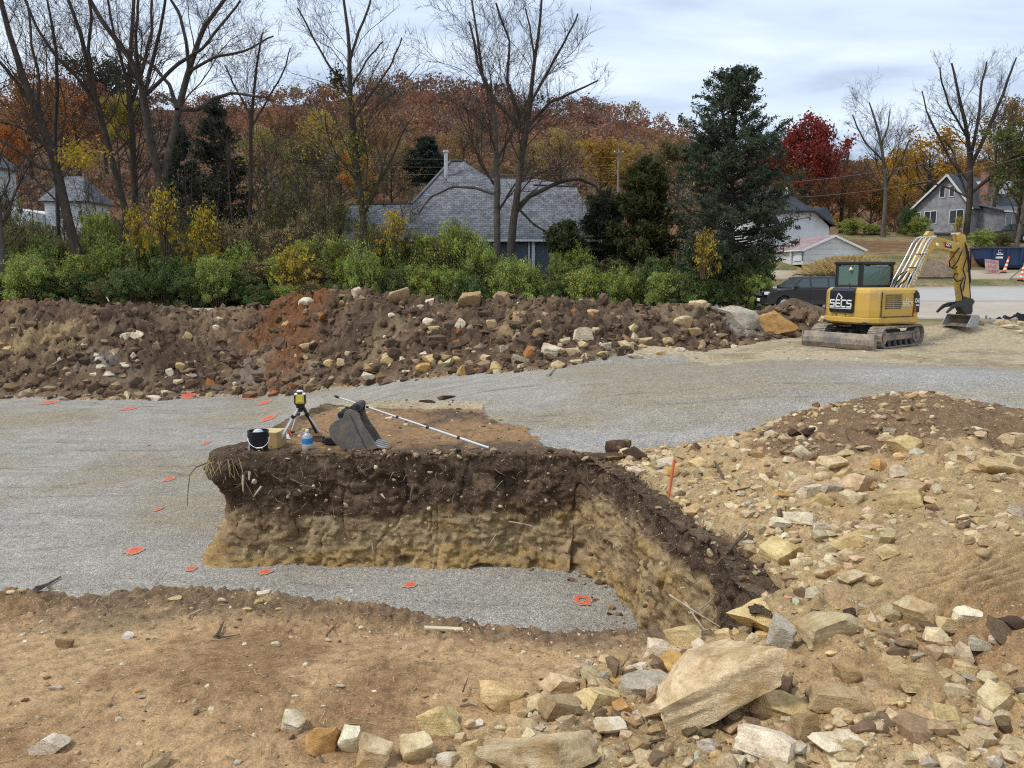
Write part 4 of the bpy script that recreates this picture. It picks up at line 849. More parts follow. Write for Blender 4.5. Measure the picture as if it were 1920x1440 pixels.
zone('on the bare dirt right of centre', [(1083, 1232, 11, 7, 'w'), (1104, 1243, 16, 14, 'w'), (1118, 1247, 10, 7, 'w'), (1155, 1240, 9, 8, 't'), (702, 1297, 11, 8, 'w'), (1018, 1283, 14, 12, 'w'), (1134, 1272, 18, 9, 'w'), (995, 1340, 11, 10, 'w'), (938, 1365, 20, 14, 't'), (1000, 1352, 18, 14, 'y')])
zone('on top of the flat earth block', [(729, 785, 13, 10, 'w'), (680, 800, 16, 8, 'y'), (573, 805, 14, 9, 'y'), (556, 792, 12, 8, 'w'), (935, 786, 12, 7, 't')])
# ------------------------------------------------------------------ loose bits too small to count
def scatter(name, mat, pts, sizes, cols, label, sub=1, flat=0.75, seed=1):
    rng = np.random.default_rng(seed); protos = [rock_shape(rng, sub, cuts=7, rough=0.0 if sub < 2 else 0.05) for _ in range(10)]
    n = len(pts); V0, F0 = protos[0]; nv = len(V0); A = np.zeros((n, nv, 3)); which = rng.integers(0, 10, n)
    th = rng.uniform(0, 6.28, n); tl = rng.normal(0, 0.45, n); sx = rng.uniform(0.5, 1.55, (n, 3)); sx[:, 2] *= flat
    for k in range(10):
        m = which == k
        if not m.any(): continue
        P = protos[k][0][None] * sx[m][:, None, :] * sizes[m][:, None, None]
        c, s = np.cos(tl[m])[:, None], np.sin(tl[m])[:, None]; x, y, z = P[..., 0], P[..., 1] * c - P[..., 2] * s, P[..., 1] * s + P[..., 2] * c
        c, s = np.cos(th[m])[:, None], np.sin(th[m])[:, None]; A[m] = np.stack([x * c - y * s, x * s + y * c, z], -1)
    A += pts[:, None, :]
    Fc = (F0[None] + (np.arange(n) * nv)[:, None, None]).reshape(-1, 3); C = np.repeat(cols, nv, 0)
    me = np_mesh(name, A.reshape(-1, 3), Fc, sub > 1, C)
    return tag(put(name, me, mat), label, None, None, 'stuff')
def bits_material():
    t = NT('loose_bits'); a = t.attr('Col'); n = t.noise(60, 5, 0.65); n2 = t.noise(14, 4)
    c = t.mix(1.0, a.outputs['Color'], t.ramp(n.outputs['Fac'], [(0.3, 0.66), (0.7, 1.3)]).outputs[0], 'MULTIPLY'); c = t.mix(1.0, c, t.ramp(n2.outputs['Fac'], [(0.3, 0.8), (0.7, 1.15)]).outputs[0], 'MULTIPLY')
    t.color(c); t.set(0.96, 0, 0.15); t.bump(n.outputs['Fac'], 0.5, 0.01); return t.m
M_BITS = bits_material()
def rnd_cols(rng, n, table, wts, jit=0.12):
    T = np.array(table); c = T[rng.choice(len(T), n, p=np.array(wts) / sum(wts))]
    return c * rng.uniform(1 - jit * 2, 1 + jit, (n, 1)) * rng.normal(1, 0.03, (n, 3))
def scat_area(n, seed, sampler, keep, smin, smax, power, table, wts, name, label, sub=1, lift=-0.04):
    rng = np.random.default_rng(seed); x, y = sampler(rng, n); z = np.array([hmap(a, b) for a, b in zip(x, y)])
    k = keep(x, y, rng); x, y, z = x[k], y[k], z[k]; n = len(x)
    s = smin + (smax - smin) * rng.power(power, n) ; s = smin + (smax - smin) * rng.random(n) ** power
    C = rnd_cols(rng, n, table, wts)
    return scatter(name, M_BITS, np.stack([x, y, z + s * lift], -1), s, C, label, sub, seed=seed)
ST = [(0.56,0.43,0.25), (0.64,0.54,0.38), (0.44,0.29,0.13), (0.34,0.24,0.135), (0.46,0.40,0.32)]
CL = [tuple(C_DARK), tuple(C_DARK * 1.6), (0.20, 0.13, 0.075), (0.26, 0.11, 0.04)]
def polar(b0, b1, d0, d1):
    def f(rng, n):
        b = rng.uniform(b0, b1, n); d = np.exp(rng.uniform(math.log(d0), math.log(d1), n)); return b * d, d
    return f
_in = lambda x, y, P: poly_sdf(x, y, P)
scat_area(5200, 101, polar(-0.78, 0.35, 3.4, 6.9), lambda x, y, r: (_in(x, y, HEAP) < -0.05) & (y < crest_y(x) + 0.02) & (r.random(len(x)) < 0.25 + 0.75 * sstep(1.5, 0.1, crest_y(x) - y)), 0.008, 0.05, 5.0, ST + CL[1:3], [4,3,1.5,2,1,2,3], 'pebbles', 'small pebbles and crumbs strewn over the near bare dirt')
scat_area(6800, 102, polar(0.0, 0.80, 3.4, 13.5), lambda x, y, r: (_in(x, y, HEAP) > 0.02) & (r.random(len(x)) < 0.2 + 0.8 * (fbm(x * 0.9, y * 0.9, seed=7) > -0.1)) & (np.exp(-(((x - at(1830,1085,5.35).x - 0.25) / 1.0) ** 2 + ((y - 5.5) / 0.55) ** 2) ** 2) < 0.4), 0.018, 0.17, 4.4, [(0.50,0.37,0.205),(0.58,0.46,0.28),(0.45,0.30,0.14),(0.36,0.25,0.14),(0.48,0.40,0.29)] + CL[1:3], [8,3,2,3,1.0,0.5,1.8], 'rubble', 'small stones and lumps of earth over the right-hand mound')
scat_area(17000, 103, polar(-0.76, 0.47, 21.0, 36.0), lambda x, y, r: (lambda t: (t > 0.01) & (t < 1.35) & (r.random(len(x)) < 0.55 + 0.6 * (t < 0.5)))((y - YB(px_of(x, y))) / (YC(px_of(x, y)) - YB(px_of(x, y)))), 0.06, 0.46, 3.4, ST[:4] + [tuple(1.15 * v for v in c) for c in CL], [0.9,0.6,0.5,1.2,8,9,4,0.5], 'spoil_rubble', 'clods and small stones over the far spoil bank', sub=1, lift=-0.02)
scat_area(2500, 104, polar(-0.45, 0.14, 10.9, 17.0), lambda x, y, r: (_in(x, y, HI) > 0.05) & (_in(x, y, GRAV) < 0.0) & (r.random(len(x)) < 0.35 + 0.65 * (sstep(12.3, 11.4, y) + sstep(15.8, 16.6, y))), 0.015, 0.09, 4.0, ST[:2] + CL[:3], [1,1,3,4,4], 'crumbs', 'crumbs of soil on top of the flat earth block')
scat_area(2200, 105, polar(-0.42, 0.30, 6.6, 11.6), lambda x, y, r: (np.abs(_in(x, y, HI) + 0.12) < 0.22 + 0.35 * np.exp(-((x - 0.9) / 0.5) ** 2 - ((y - 10.9) / 0.5) ** 2)) & (_in(x, y, HI) < 0.05), 0.02, 0.11, 3.5, [(0.30,0.21,0.11), (0.36,0.26,0.13)] + CL[:3], [3,2,2,3,3], 'fallen_clods', 'fallen clods along the foot of the pit wall')
scat_area(1500, 106, polar(0.05, 0.55, 14, 30), lambda x, y, r: (_in(x, y, GRAV) < -0.1) & (y < YB(px_of(x, y)) - 0.1) & (y > 17), 0.03, 0.10, 4.0, ST[:2] + [(0.34,0.25,0.15)], [3,2,5], 'yard_stones', 'small stones pressed into the yard by the digger')
scat_area(5200, 109, polar(0.08, 0.62, 6.3, 12.2), lambda x, y, r: (lambda d: (d > 0.03) & (d < 2.6) & (r.random(len(x)) < np.exp(-np.maximum(d - 0.3, 0) / 1.1)) & (y > 6.4))(_in(x, y, HEAP)), 0.02, 0.15, 3.2, [(0.52,0.39,0.22),(0.62,0.50,0.32),(0.46,0.31,0.15),(0.38,0.27,0.15)], [5,3,2,2], 'slope_rubble', 'broken tan stones crowding the slope between pit rim and mound')
def rim_clods():
    rng = np.random.default_rng(107); A = np.array([(-4.4,11.6),(-3.2,11.45),(-1.0,11.38),(0.65,11.36),(1.1,11.1),(1.5,9.9),(1.8,8.4),(2.1,7.0),(2.1,6.3)]); l = np.concatenate([[0], np.cumsum(np.hypot(*(A[1:] - A[:-1]).T))]); n = 1300; s = rng.uniform(0, l[-1], n); x = np.interp(s, l, A[:, 0]); y = np.interp(s, l, A[:, 1]); kp = (s < l[4]) | (rng.random(n) < 0.5); s = s[kp]; n = len(s); x = x[kp]; y = y[kp]; rt = s > l[4]; d = rng.normal(size=n) * 0.10 + 0.05
    x = x + np.where(rt, d * 1.4, rng.normal(size=n) * 0.03); y = y + np.where(rt, 0, d); z = np.maximum(0.05, np.array([hmap(a, b) for a, b in zip(x, y)])) + rng.uniform(-0.06, 0.05, n); sz = 0.015 + 0.085 * rng.random(n) ** 4
    scatter('rim_crumbs', M_BITS, np.stack([x, y, z], -1), sz, rnd_cols(rng, n, CL[:3] + [(0.42, 0.31, 0.18)], [4, 4, 3, 1.8]), 'dark crumbs of topsoil along the rim of the pit', 1, seed=107)
rim_clods()
def wall_stones():
    rng = np.random.default_rng(108); n = 260; f = rng.random(n) < 0.7; t = rng.random(n); x = np.where(f, rng.uniform(-4.2, 0.9, n), lerp(1.16, 1.95, t) - 0.06); y = np.where(f, 11.26 - 0.05 * rng.random(n), lerp(10.8, 7.4, t)); z = rng.uniform(-1.45, -0.05, n); sz = 0.015 + 0.07 * rng.random(n) ** 3; y = y - np.where(f, 0.10 * np.sin(-z * 1.8) + 0.06, 0.0); x = x - np.where(f, 0, 0.06)
    scatter('embedded_stones', M_BITS, np.stack([x, y, z], -1), sz, rnd_cols(rng, n, [(0.58, 0.48, 0.33), (0.42, 0.31, 0.18), (0.22, 0.15, 0.09)], [3, 3, 3]), 'small stones stuck in the cut faces of the pit', 2, seed=108)
wall_stones()
# big dark clods beside the pit corner and at the mound's edge
for i, (px, py, w, h, lb) in enumerate([(1160, 840, 44, 34, 'large dark soil clod on the gravel behind the pit corner, left of a pair'), (1190, 850, 44, 32, 'large dark soil clod on the gravel behind the pit corner, right of a pair'), (1140, 862, 60, 26, 'flat dark soil clod below the pair of clods'), (1492, 812, 24, 18, 'dark soil clod at the gravel edge, left of two'), (1518, 808, 26, 20, 'dark soil clod at the gravel edge, right of two'), (1032, 846, 12, 12, 'small dark clod on the corner of the earth block'), (838, 745, 34, 10, 'flat dark clod at the back edge of the earth block'), (800, 752, 30, 8, 'low dark clod at the back left edge of the earth block'), (1905, 1170, 56, 30, 'dark wet clod at the right edge below the tread marks'), (1595, 1150, 26, 30, 'tuft of dark roots and soil behind the smooth tan block')]):
    o = rock(px, py, w, h, 'b', lb, group='dark clods of soil', sink=0.25); o.color = (0.085, 0.055, 0.038, 1); o.name = 'soil_clod'; o['category'] = 'clod'
    o.data = ROCK_MED[(i * 3) % 10]
# ================================================================== vegetation
def resample(P, r, n):
    P = np.asarray(P, float); r = np.asarray(r, float); d = np.concatenate([[0], np.cumsum(np.linalg.norm(P[1:] - P[:-1], axis=1))]); q = np.linspace(0, d[-1], n)
    return np.stack([np.interp(q, d, P[:, k]) for k in range(3)], -1), np.interp(q, d, r)
def tube_arrays(P, r, sides):
    """P (B,n,3) r (B,n) -> verts, quads"""
    B, n, _ = P.shape; t = np.gradient(P, axis=1); t /= np.linalg.norm(t, axis=2, keepdims=True) + 1e-9
    ref = np.zeros((B, 1, 3)); ref[..., 0] = 0.31; ref[..., 1] = 0.9; ref[..., 2] = 0.17
    m = np.abs((t * ref).sum(2, keepdims=True)).max(1, keepdims=True) > 0.85; ref = np.where(m, np.array([0.9, -0.2, 0.1]), ref)
    u = np.cross(t, ref); u /= np.linalg.norm(u, axis=2, keepdims=True) + 1e-9; w = np.cross(t, u)
    a = np.arange(sides) * 2 * math.pi / sides
    V = P[:, :, None, :] + r[:, :, None, None] * (u[:, :, None, :] * np.cos(a)[None, None, :, None] + w[:, :, None, :] * np.sin(a)[None, None, :, None])
    b, i, k = np.meshgrid(np.arange(B), np.arange(n - 1), np.arange(sides), indexing='ij'); k2 = (k + 1) % sides
    base = b * n * sides
    Q = np.stack([base + i * sides + k, base + i * sides + k2, base + (i + 1) * sides + k2, base + (i + 1) * sides + k], -1).reshape(-1, 4)
    return V.reshape(-1, 3), Q
def join(parts):
    Vs, Qs, o = [], [], 0
    for V, Q in parts: Vs.append(V); Qs.append(Q + o); o += len(V)
    return np.concatenate(Vs), np.concatenate(Qs)
def spawn(P, r, count, rng, tmin=0.3, ang=(35, 65), ln=(0.35, 0.7), nout=5, rr=0.55, up=0.25, wob=0.15, minlen=0.2, rmin=0.008, tmax=1.0, droop=0.0):
    B, n, _ = P.shape; L = np.linalg.norm(P[:, 1:] - P[:, :-1], axis=2).sum(1)
    idx = rng.choice(B, count, p=L / L.sum()); t = tmin + (tmax - tmin) * rng.random(count) ** 0.85
    f = t * (n - 1); i = np.minimum(f.astype(int), n - 2); g = (f - i)[:, None]
    base = P[idx, i] * (1 - g) + P[idx, i + 1] * g; tan = P[idx, i + 1] - P[idx, i]; tan /= np.linalg.norm(tan, axis=1, keepdims=True) + 1e-9
    rb = r[idx, i] * (1 - g[:, 0]) + r[idx, i + 1] * g[:, 0]
    v = rng.normal(size=(count, 3)); v -= tan * (v * tan).sum(1, keepdims=True); v /= np.linalg.norm(v, axis=1, keepdims=True) + 1e-9
    th = np.radians(rng.uniform(*ang, count))[:, None]; d = tan * np.cos(th) + v * np.sin(th); d[:, 2] += up; d /= np.linalg.norm(d, axis=1, keepdims=True)
    ll = np.maximum(minlen, L[idx] * rng.uniform(*ln, count) * (1.15 - 0.65 * t))
    pts = [base]; st = ll[:, None] / (nout - 1)
    for k in range(nout - 1):
        pts.append(pts[-1] + d * st); d = d + rng.normal(size=(count, 3)) * wob; d[:, 2] += up * 0.25 - droop; d /= np.linalg.norm(d, axis=1, keepdims=True)
    r0 = np.maximum(rmin, np.minimum(rb * 0.9, rb * rr * rng.uniform(0.7, 1.2, count)))
    return np.stack(pts, 1), r0[:, None] * np.linspace(1, 0.35, nout)[None]
def leaf_quads(C, size, rng, aspect=0.6, flat=0.3):
    n = len(C); size = np.broadcast_to(size, (n,)) * rng.uniform(0.6, 1.3, n)
    nr = rng.normal(size=(n, 3)); nr[:, 2] = nr[:, 2] * 0.8 + flat; nr /= np.linalg.norm(nr, axis=1, keepdims=True)
    a = rng.normal(size=(n, 3)); a -= nr * (a * nr).sum(1, keepdims=True); a /= np.linalg.norm(a, axis=1, keepdims=True); b = np.cross(nr, a)
    a = a * size[:, None] * 0.5; b = b * size[:, None] * 0.5 * aspect
    bend = nr * size[:, None] * 0.12
    V = np.stack([C - a, C + b * 0.9 + bend - a * 0.1, C + a, C - b * 0.9 + bend - a * 0.1], 1).reshape(-1, 3)
    return V, (np.arange(n) * 4)[:, None] + np.arange(4)[None]
def bark_material(name, c, c2):
    t = NT(name); mp = t.n('ShaderNodeMapping'); mp.inputs['Scale'].default_value = (1, 1, 0.22); t.l(t.tc.outputs['Object'], mp.inputs[0])
    n = t.noise(9, 6, 0.7, mp.outputs[0]); n2 = t.noise(1.2, 4, 0.6)
    x = t.mix(t.ramp(n2.outputs['Fac'], [(0.35, 0.0), (0.7, 1.0)]).outputs[0], c, c2)
    t.color(t.mix(1.0, x, t.ramp(n.outputs['Fac'], [(0.3, 0.55), (0.7, 1.35)]).outputs[0], 'MULTIPLY')); t.set(0.95, 0, 0.15); t.bump(n.outputs['Fac'], 0.9, 0.04); return t.m
M_BARK = bark_material('dark_bark', (0.055, 0.044, 0.036), (0.095, 0.078, 0.062)); M_BARKG = bark_material('grey_bark', (0.10, 0.085, 0.07), (0.16, 0.135, 0.11)); M_TWIG = bark_material('twig_bark', (0.065, 0.05, 0.042), (0.10, 0.078, 0.062)); M_STEM = bark_material('brown_stems', (0.19, 0.135, 0.085), (0.13, 0.10, 0.07))
def leaf_material(name, obj_tint=False, trans=0.25, rough=0.6):
    t = NT(name); a = t.attr('Col'); c = a.outputs['Color']
    if obj_tint:
        oi = t.n('ShaderNodeObjectInfo'); c = t.mix(1.0, c, oi.outputs['Color'], 'MULTIPLY')
    t.color(c); t.set(rough, 0, 0.3)
    tr = t.n('ShaderNodeBsdfTranslucent'); t.l(c, tr.inputs['Color']); mx = t.n('ShaderNodeMixShader'); mx.inputs[0].default_value = trans + 0.12
    t.l(t.b.outputs[0], mx.inputs[1]); t.l(tr.outputs[0], mx.inputs[2]); t.l(mx.outputs[0], t.out.inputs[0]); return t.m
M_LEAF = leaf_material('leaves'); M_TINT = leaf_material('tinted_leaves', True)
def leaf_cols(rng, n, table, wts=None, jit=0.25):
    T = np.array(table); w = np.ones(len(T)) if wts is None else np.array(wts, float)
    c = T[rng.choice(len(T), n, p=w / w.sum())] * rng.uniform(1 - jit, 1 + jit, (n, 1)); return np.repeat(c, 4, 0)
# ------------------------------------------------------------------ the wooded hill
HILL = prof([(-1400,230),(-500,215),(0,205),(150,210),(340,205),(480,200),(560,192),(650,185),(700,172),(780,166),(880,172),(960,185),(1010,205),(1100,210),(1170,222),(1220,240),(1280,262),(1330,292),(1400,312),(1500,320),(1600,318),(1700,322),(1920,325),(2600,322),(3400,330)])
HILL_D = prof([(-1400,330),(300,330),(700,300),(1280,290),(1420,480),(1500,600),(3400,650)])
def hill_z(x, y):
    p = px_of(x, y); D = HILL_D(p); zc = CAM_H - D * np.tan(np.arctan((HILL(p) - CY) / F_PX) + PITCH)
    t = np.clip((y - 125) / (D - 125), 0, 1.6); z0 = lerp(BG_L(y), BG_R(y), sstep(0.17, 0.3, x / y)) - 0.3
    s = t ** 1.25
    return np.where(t <= 1, z0 + (zc - z0) * s, zc - (t - 1) * (zc - z0) * 0.8)
def build_hill():
    bb = np.linspace(-1.25, 1.25, 150); tt = np.linspace(0, 1.18, 50); B, T = np.meshgrid(bb, tt); D = HILL_D(CX + F_PX * 0.985 * B); y = 122 + (D - 122) * T; x = B * y
    z = hill_z(x, y) + 2.5 * fbm(x * 0.012, y * 0.012, o=3, seed=201)
    n = 150; i, j = np.meshgrid(np.arange(49), np.arange(149), indexing='ij'); a = (i * n + j).ravel(); Q = np.stack([a, a + 1, a + n + 1, a + n], -1)
    V = np.stack([x, y, z], -1).reshape(-1, 3); c = np.zeros_like(V) + np.array((0.19, 0.105, 0.058))
    struct('hill', np_mesh('hill', V, Q, True, c), M_FAR, 'long hill rising behind the houses')
    # the wood on it, read as one mass
    rng = np.random.default_rng(202); NT_ = 3300
    b = rng.uniform(-0.95, 0.95, NT_); p = CX + F_PX * 0.985 * b; D = HILL_D(p); t = rng.uniform(0.10, 1.02, NT_) ** 0.75; y = 122 + (D - 122) * t; x = b * y
    z = hill_z(x, y) + 2.5 * fbm(x * 0.012, y * 0.012, o=3, seed=201)
    far = D > 400
    h = rng.uniform(5.2, 8.4, NT_) * np.where(far, 1.4, 1.0); rad = h * rng.uniform(0.36, 0.52, NT_)
    k = 105; th = rng.uniform(0, 2 * math.pi, (NT_, k)); ph = np.arccos(rng.uniform(-0.55, 1, (NT_, k))); rr = rng.uniform(0.62, 1.06, (NT_, k)) * (0.82 + 0.28 * np.sin(th * 3 + rng.uniform(0, 6, (NT_, 1))) * np.cos(ph * 4 + rng.uniform(0, 6, (NT_, 1))))
    C = np.stack([x[:, None] + rad[:, None] * rr * np.sin(ph) * np.cos(th), y[:, None] + rad[:, None] * rr * np.sin(ph) * np.sin(th), z[:, None] + h[:, None] * 0.55 + h[:, None] * 0.46 * rr * np.cos(ph)], -1).reshape(-1, 3)
    V, Q = leaf_quads(C, np.repeat(rad * 0.25, k), rng, 0.8, 0.5)
    pal = np.array([(0.235,0.088,0.034),(0.19,0.072,0.034),(0.16,0.085,0.05),(0.275,0.125,0.038),(0.13,0.095,0.062),(0.20,0.14,0.045),(0.075,0.085,0.035),(0.15,0.075,0.055),(0.30,0.19,0.05)])
    nz = fbm(x * 0.02, y * 0.02, o=3, seed=203); up = sstep(0.15, 0.5, t + 0.2 * nz)
    wl = np.array([1,1.2,2.2,1,3,1.6,1.6,1.2,0.8]); wu = np.array([3.4,3,1.6,2.2,0.8,0.4,0.4,1.6,0.25])
    lab = np.array([rng.choice(9, p=(lambda w: w / w.sum())(wl * (1 - u) + wu * u)) for u in up])
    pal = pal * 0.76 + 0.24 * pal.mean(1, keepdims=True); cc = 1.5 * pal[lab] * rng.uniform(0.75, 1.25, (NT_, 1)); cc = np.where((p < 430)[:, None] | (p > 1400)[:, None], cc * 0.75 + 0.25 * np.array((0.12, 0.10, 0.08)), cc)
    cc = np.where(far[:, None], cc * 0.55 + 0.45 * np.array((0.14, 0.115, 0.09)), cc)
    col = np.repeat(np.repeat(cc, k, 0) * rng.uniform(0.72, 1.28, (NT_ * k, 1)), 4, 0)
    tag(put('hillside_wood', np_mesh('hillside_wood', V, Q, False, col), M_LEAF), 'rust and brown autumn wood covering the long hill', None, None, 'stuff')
build_hill()
# ------------------------------------------------------------------ bare trees drawn from their limbs in the photo
def bare_tree(limbs, Y, label, name='bare_tree', mats=(None, None), n1=46, n2=260, n3=1100, n4=0, seed=0, depth=0.5, leaves=None, group='bare trees along the site', rs=0.66, twist=0.22, ln=(0.25, 0.5)):
    rng = np.random.default_rng(seed + 300); base = at(limbs[0][0][0], limbs[0][0][1], Y); m = mpp(Y); gzz = hmap(base.x, base.y)
    if base.z > gzz + 0.3:
        dpy = (base.z - gzz) / m; d0 = limbs[0][0]; d1 = limbs[0][1]; sl = max(-0.4, min(0.4, (d1[0] - d0[0]) / (d1[1] - d0[1] - 1e-6))); base = Vector((base.x + sl * dpy * m, base.y, gzz)); limbs = [[(d0[0] + sl * dpy, d0[1] + dpy, d0[2] * 1.08)] + list(limbs[0])] + limbs[1:]
    root = thing(name, label, 'tree', base, 0, group)
    Ps, Rs = [], []; first = None
    for li, L in enumerate(limbs):
        pts = []; dd = 0.0; nl = len(L)
        slope = rng.uniform(-1, 1) * depth
        for i, q in enumerate(L):
            pts.append(np.array(at(q[0], q[1], Y)) - np.array(base)); 
        pts = np.array(pts); r = np.array([(q[2] if len(q) > 2 else 3.0) for q in L]) * m * rs
        ll = np.linalg.norm(pts - pts[0], axis=1)
        # real depth: limbs lean towards or away, scaled so they keep their place in the picture
        dy = slope * ll * (0.0 if li == 0 else 0.7) 
        sc = 1 + dy / Y; W = (pts + np.array(base) - np.array((0, 0, CAM_H))) * sc[:, None] + np.array((0, 0, CAM_H)) - np.array(base)
        P, rad = resample(W, r, 16)
        P += np.stack([fbm(np.arange(16) * 0.5, np.full(16, li * 7.0), o=2, seed=seed + 5 + k) for k in range(3)], -1) * 0.10 * (1 if li else 0.5) * np.linspace(0, 1, 16)[:, None]
        if li == 0: rad = rad * (1 + 0.35 * np.exp(-np.linspace(0, 1, 16) * 14)); P[0, 2] -= 0.25
        Ps.append(P); Rs.append(rad)
    P0 = np.stack(Ps); R0 = np.stack(Rs)
    V, Q = tube_arrays(P0, R0, 8); put('trunk', np_mesh('trunk', V, Q, True), mats[0] or M_BARK, root)
    R0 = R0 * np.linspace(1.0, 0.22, 16)[None]; P1, R1 = spawn(P0, R0, n1, rng, 0.28, (28, 58), ln, 7, 0.42, 0.22, twist, 0.8)
    P2, R2 = spawn(np.concatenate([P1, P1]), np.concatenate([R1, R1]), n2, rng, 0.2, (25, 60), (0.35, 0.65), 5, 0.5, 0.16, twist, 0.45, rmin=0.009)
    P3, R3 = spawn(P2, R2, int(n3 * 1.5), rng, 0.15, (22, 62), (0.4, 0.85), 4, 0.6, 0.12, twist, 0.3, rmin=0.0075)
    parts = [tube_arrays(P1, R1, 5), tube_arrays(P2, R2, 4), tube_arrays(P3, R3, 3)]
    if n4: P4, R4 = spawn(P3, R3, n4, rng, 0.15, (20, 60), (0.5, 0.9), 3, 0.8, 0.08, twist, 0.22, rmin=0.006); parts.append(tube_arrays(P4, R4, 3))
    V, Q = join(parts); put('branches', np_mesh('branches', V, Q, True), mats[1] or M_TWIG, root)
    if leaves:
        cnt, size, table, sel = leaves; i = rng.integers(0, len(P3), cnt * 4); C = P3[i, rng.integers(1, 4, cnt * 4)] + rng.normal(size=(cnt * 4, 3)) * 0.12
        if sel is not None:
            cx, cy, rad = sel; c0 = np.array(at(cx, cy, Y)) - np.array(base); dd = np.linalg.norm((C - c0)[:, [0, 2]], axis=1); C = C[dd < rad * m]
            if len(C) < cnt: C = np.concatenate([C, c0 + rng.normal(size=(cnt - len(C), 3)) * np.array((rad * m * 0.5, 0.5, rad * m * 0.35))])
        C = C[:cnt]; V, Q = leaf_quads(C, size, rng, 0.5, 0.0); put('leaves', np_mesh('leaves', V, Q, False, leaf_cols(rng, len(C), table)), M_LEAF, root)
    return root
YEL = [(0.55,0.38,0.03),(0.62,0.45,0.06),(0.45,0.33,0.03)]
bare_tree([[(8,562,17),(5,500,15),(-4,440,14),(-14,300,12),(-30,100,9)]], 46, 'thick grey trunk cut off by the left edge of the picture', n1=20, n2=80, n3=300, seed=1, mats=(M_BARKG, None))
bare_tree([[(158,516,12),(132,430,12.5),(102,300,12),(80,235,10.5),(48,160,9),(16,60,7),(-4,-20,6)],
           [(104,320,6),(72,312,5),(40,285,4.5),(0,262,4),(-40,250,3)],[(88,262,6),(70,190,5),(74,150,4),(60,90,3.5),(50,0,3)],[(66,205,6),(28,150,5),(-20,95,4)],[(94,285,4),(60,250,3),(20,232,3),(-20,225,2)]], 47.5,
          'dark leaning tree with a few yellow leaves at far left', seed=2, n1=40, n2=220, n3=1000, leaves=(420, 0.26, YEL, (150, 292, 42)))
bare_tree([[(314,478,10.5),(309,420,11),(303,370,12),(301,335,13)],[(300,338,11),(278,245,10),(264,150,8.5),(238,100,7),(190,40,6),(150,-30,5)],[(305,336,10),(326,250,9.5),(340,180,9),(360,110,7.5),(382,50,6),(425,-5,5),(450,-40,4)],
           [(339,205,6),(372,205,5.5),(400,185,5),(432,175,4),(500,182,2.5)],[(332,205,6),(318,160,5),(286,122,4.5),(250,96,4),(215,92,2.5)],[(352,135,4.5),(400,108,4),(460,95,3),(512,68,2)],[(354,128,5),(350,80,4.5),(338,30,4),(306,-30,3)],[(270,182,5),(330,122,5),(380,90,4),(420,40,3.5),(450,0,3)],[(268,200,5.5),(284,120,5),(300,60,4),(312,-20,3)],[(262,150,5),(254,80,4),(262,-20,3)]], 47,
          'big forked bare tree rising above the shrubs on the left', seed=3, n1=80, n2=420, n3=1900, depth=0.8)
bare_tree([[(252,345,8),(248,250,8),(241,170,7),(246,90,5.5),(252,-20,4)],[(243,205,5),(268,130,4.5),(284,60,4),(282,-20,3)],[(245,180,5),(225,100,4),(205,30,3),(200,-30,2.5)]], 51, 'straight bare tree just behind the big forked tree', seed=4, n1=46, n2=240, n3=1000)
bare_tree([[(222,345,8),(203,275,8),(182,192,7),(165,130,6),(150,60,5),(122,-20,4)],[(184,203,5),(150,150,4.5),(100,100,4),(62,40,3.5),(40,-20,3)],[(178,172,4.5),(166,90,4),(172,30,3.5),(160,-30,3)]], 50, 'bare tree leaning left between the leaning tree and the forked tree', seed=5, n1=50, n2=260, n3=1100)
bare_tree([[(106,345,5),(102,250,5),(108,170,4.5),(106,100,4),(95,30,3),(84,-20,2.5)]], 52, 'thin upright bare tree right of the leaning tree', seed=6, n1=22, n2=110, n3=480)
bare_tree([[(468,445,5.5),(470,350,5.5),(470,250,5),(476,180,4),(482,120,3),(492,60,2)],[(471,240,3),(500,190,2.5),(530,140,2),(545,90,1.5)],[(472,220,3),(445,170,2.5),(420,120,2)]], 50, 'slender bare tree left of the vine-clad tree', seed=7, n1=40, n2=240, n3=1100)
vine = bare_tree([[(686,520,9.5),(683,430,9.5),(673,340,9),(663,240,8),(656,160,7),(655,80,5),(648,30,4),(640,-30,3)],[(661,195,4),(636,150,4),(610,112,3),(582,60,2.5),(560,15,2)],[(655,115,4),(672,60,3.5),(692,15,3),(702,-30,2)],[(663,225,3.5),(700,170,3),(735,120,2.5),(752,70,2)],[(683,402,4.5),(712,340,3.5),(742,280,2.5),(762,230,2)],[(657,165,3),(690,110,2.5),(720,80,2)]], 48,
          'vine-clad bare tree at centre left with a clump of leaves in its fork', seed=8, n1=56, n2=330, n3=1500, twist=0.18, leaves=(500, 0.24, [(0.35,0.27,0.06),(0.16,0.18,0.05),(0.50,0.36,0.05)], (630, 250, 75)))
def vine_clump():
    rng = np.random.default_rng(77); b = vine.location; c = np.array(at(633, 147, 48) - b)
    C = c + rng.normal(size=(260, 3)) * np.array((0.20, 0.25, 0.30)); V, Q = leaf_quads(C, 0.2, rng, 0.7); put('nest', np_mesh('nest', V, Q, False, leaf_cols(rng, 260, [(0.05,0.035,0.022),(0.09,0.055,0.03)])), M_LEAF, vine)
    t = rng.random(900); px = np.interp(t, [0, .3, .6, 1], [686, 683, 672, 662]); py = np.interp(t, [0, .3, .6, 1], [540, 430, 330, 240])
    C = np.array([at(a, q, 48) - b for a, q in zip(px, py)]) + rng.normal(size=(900, 3)) * np.array((0.36, 0.3, 0.2)); V, Q = leaf_quads(C, 0.2, rng, 0.7)
    put('ivy', np_mesh('ivy', V, Q, False, leaf_cols(rng, 900, [(0.09,0.13,0.035),(0.14,0.17,0.04),(0.30,0.27,0.05)])), M_LEAF, vine)
vine_clump()
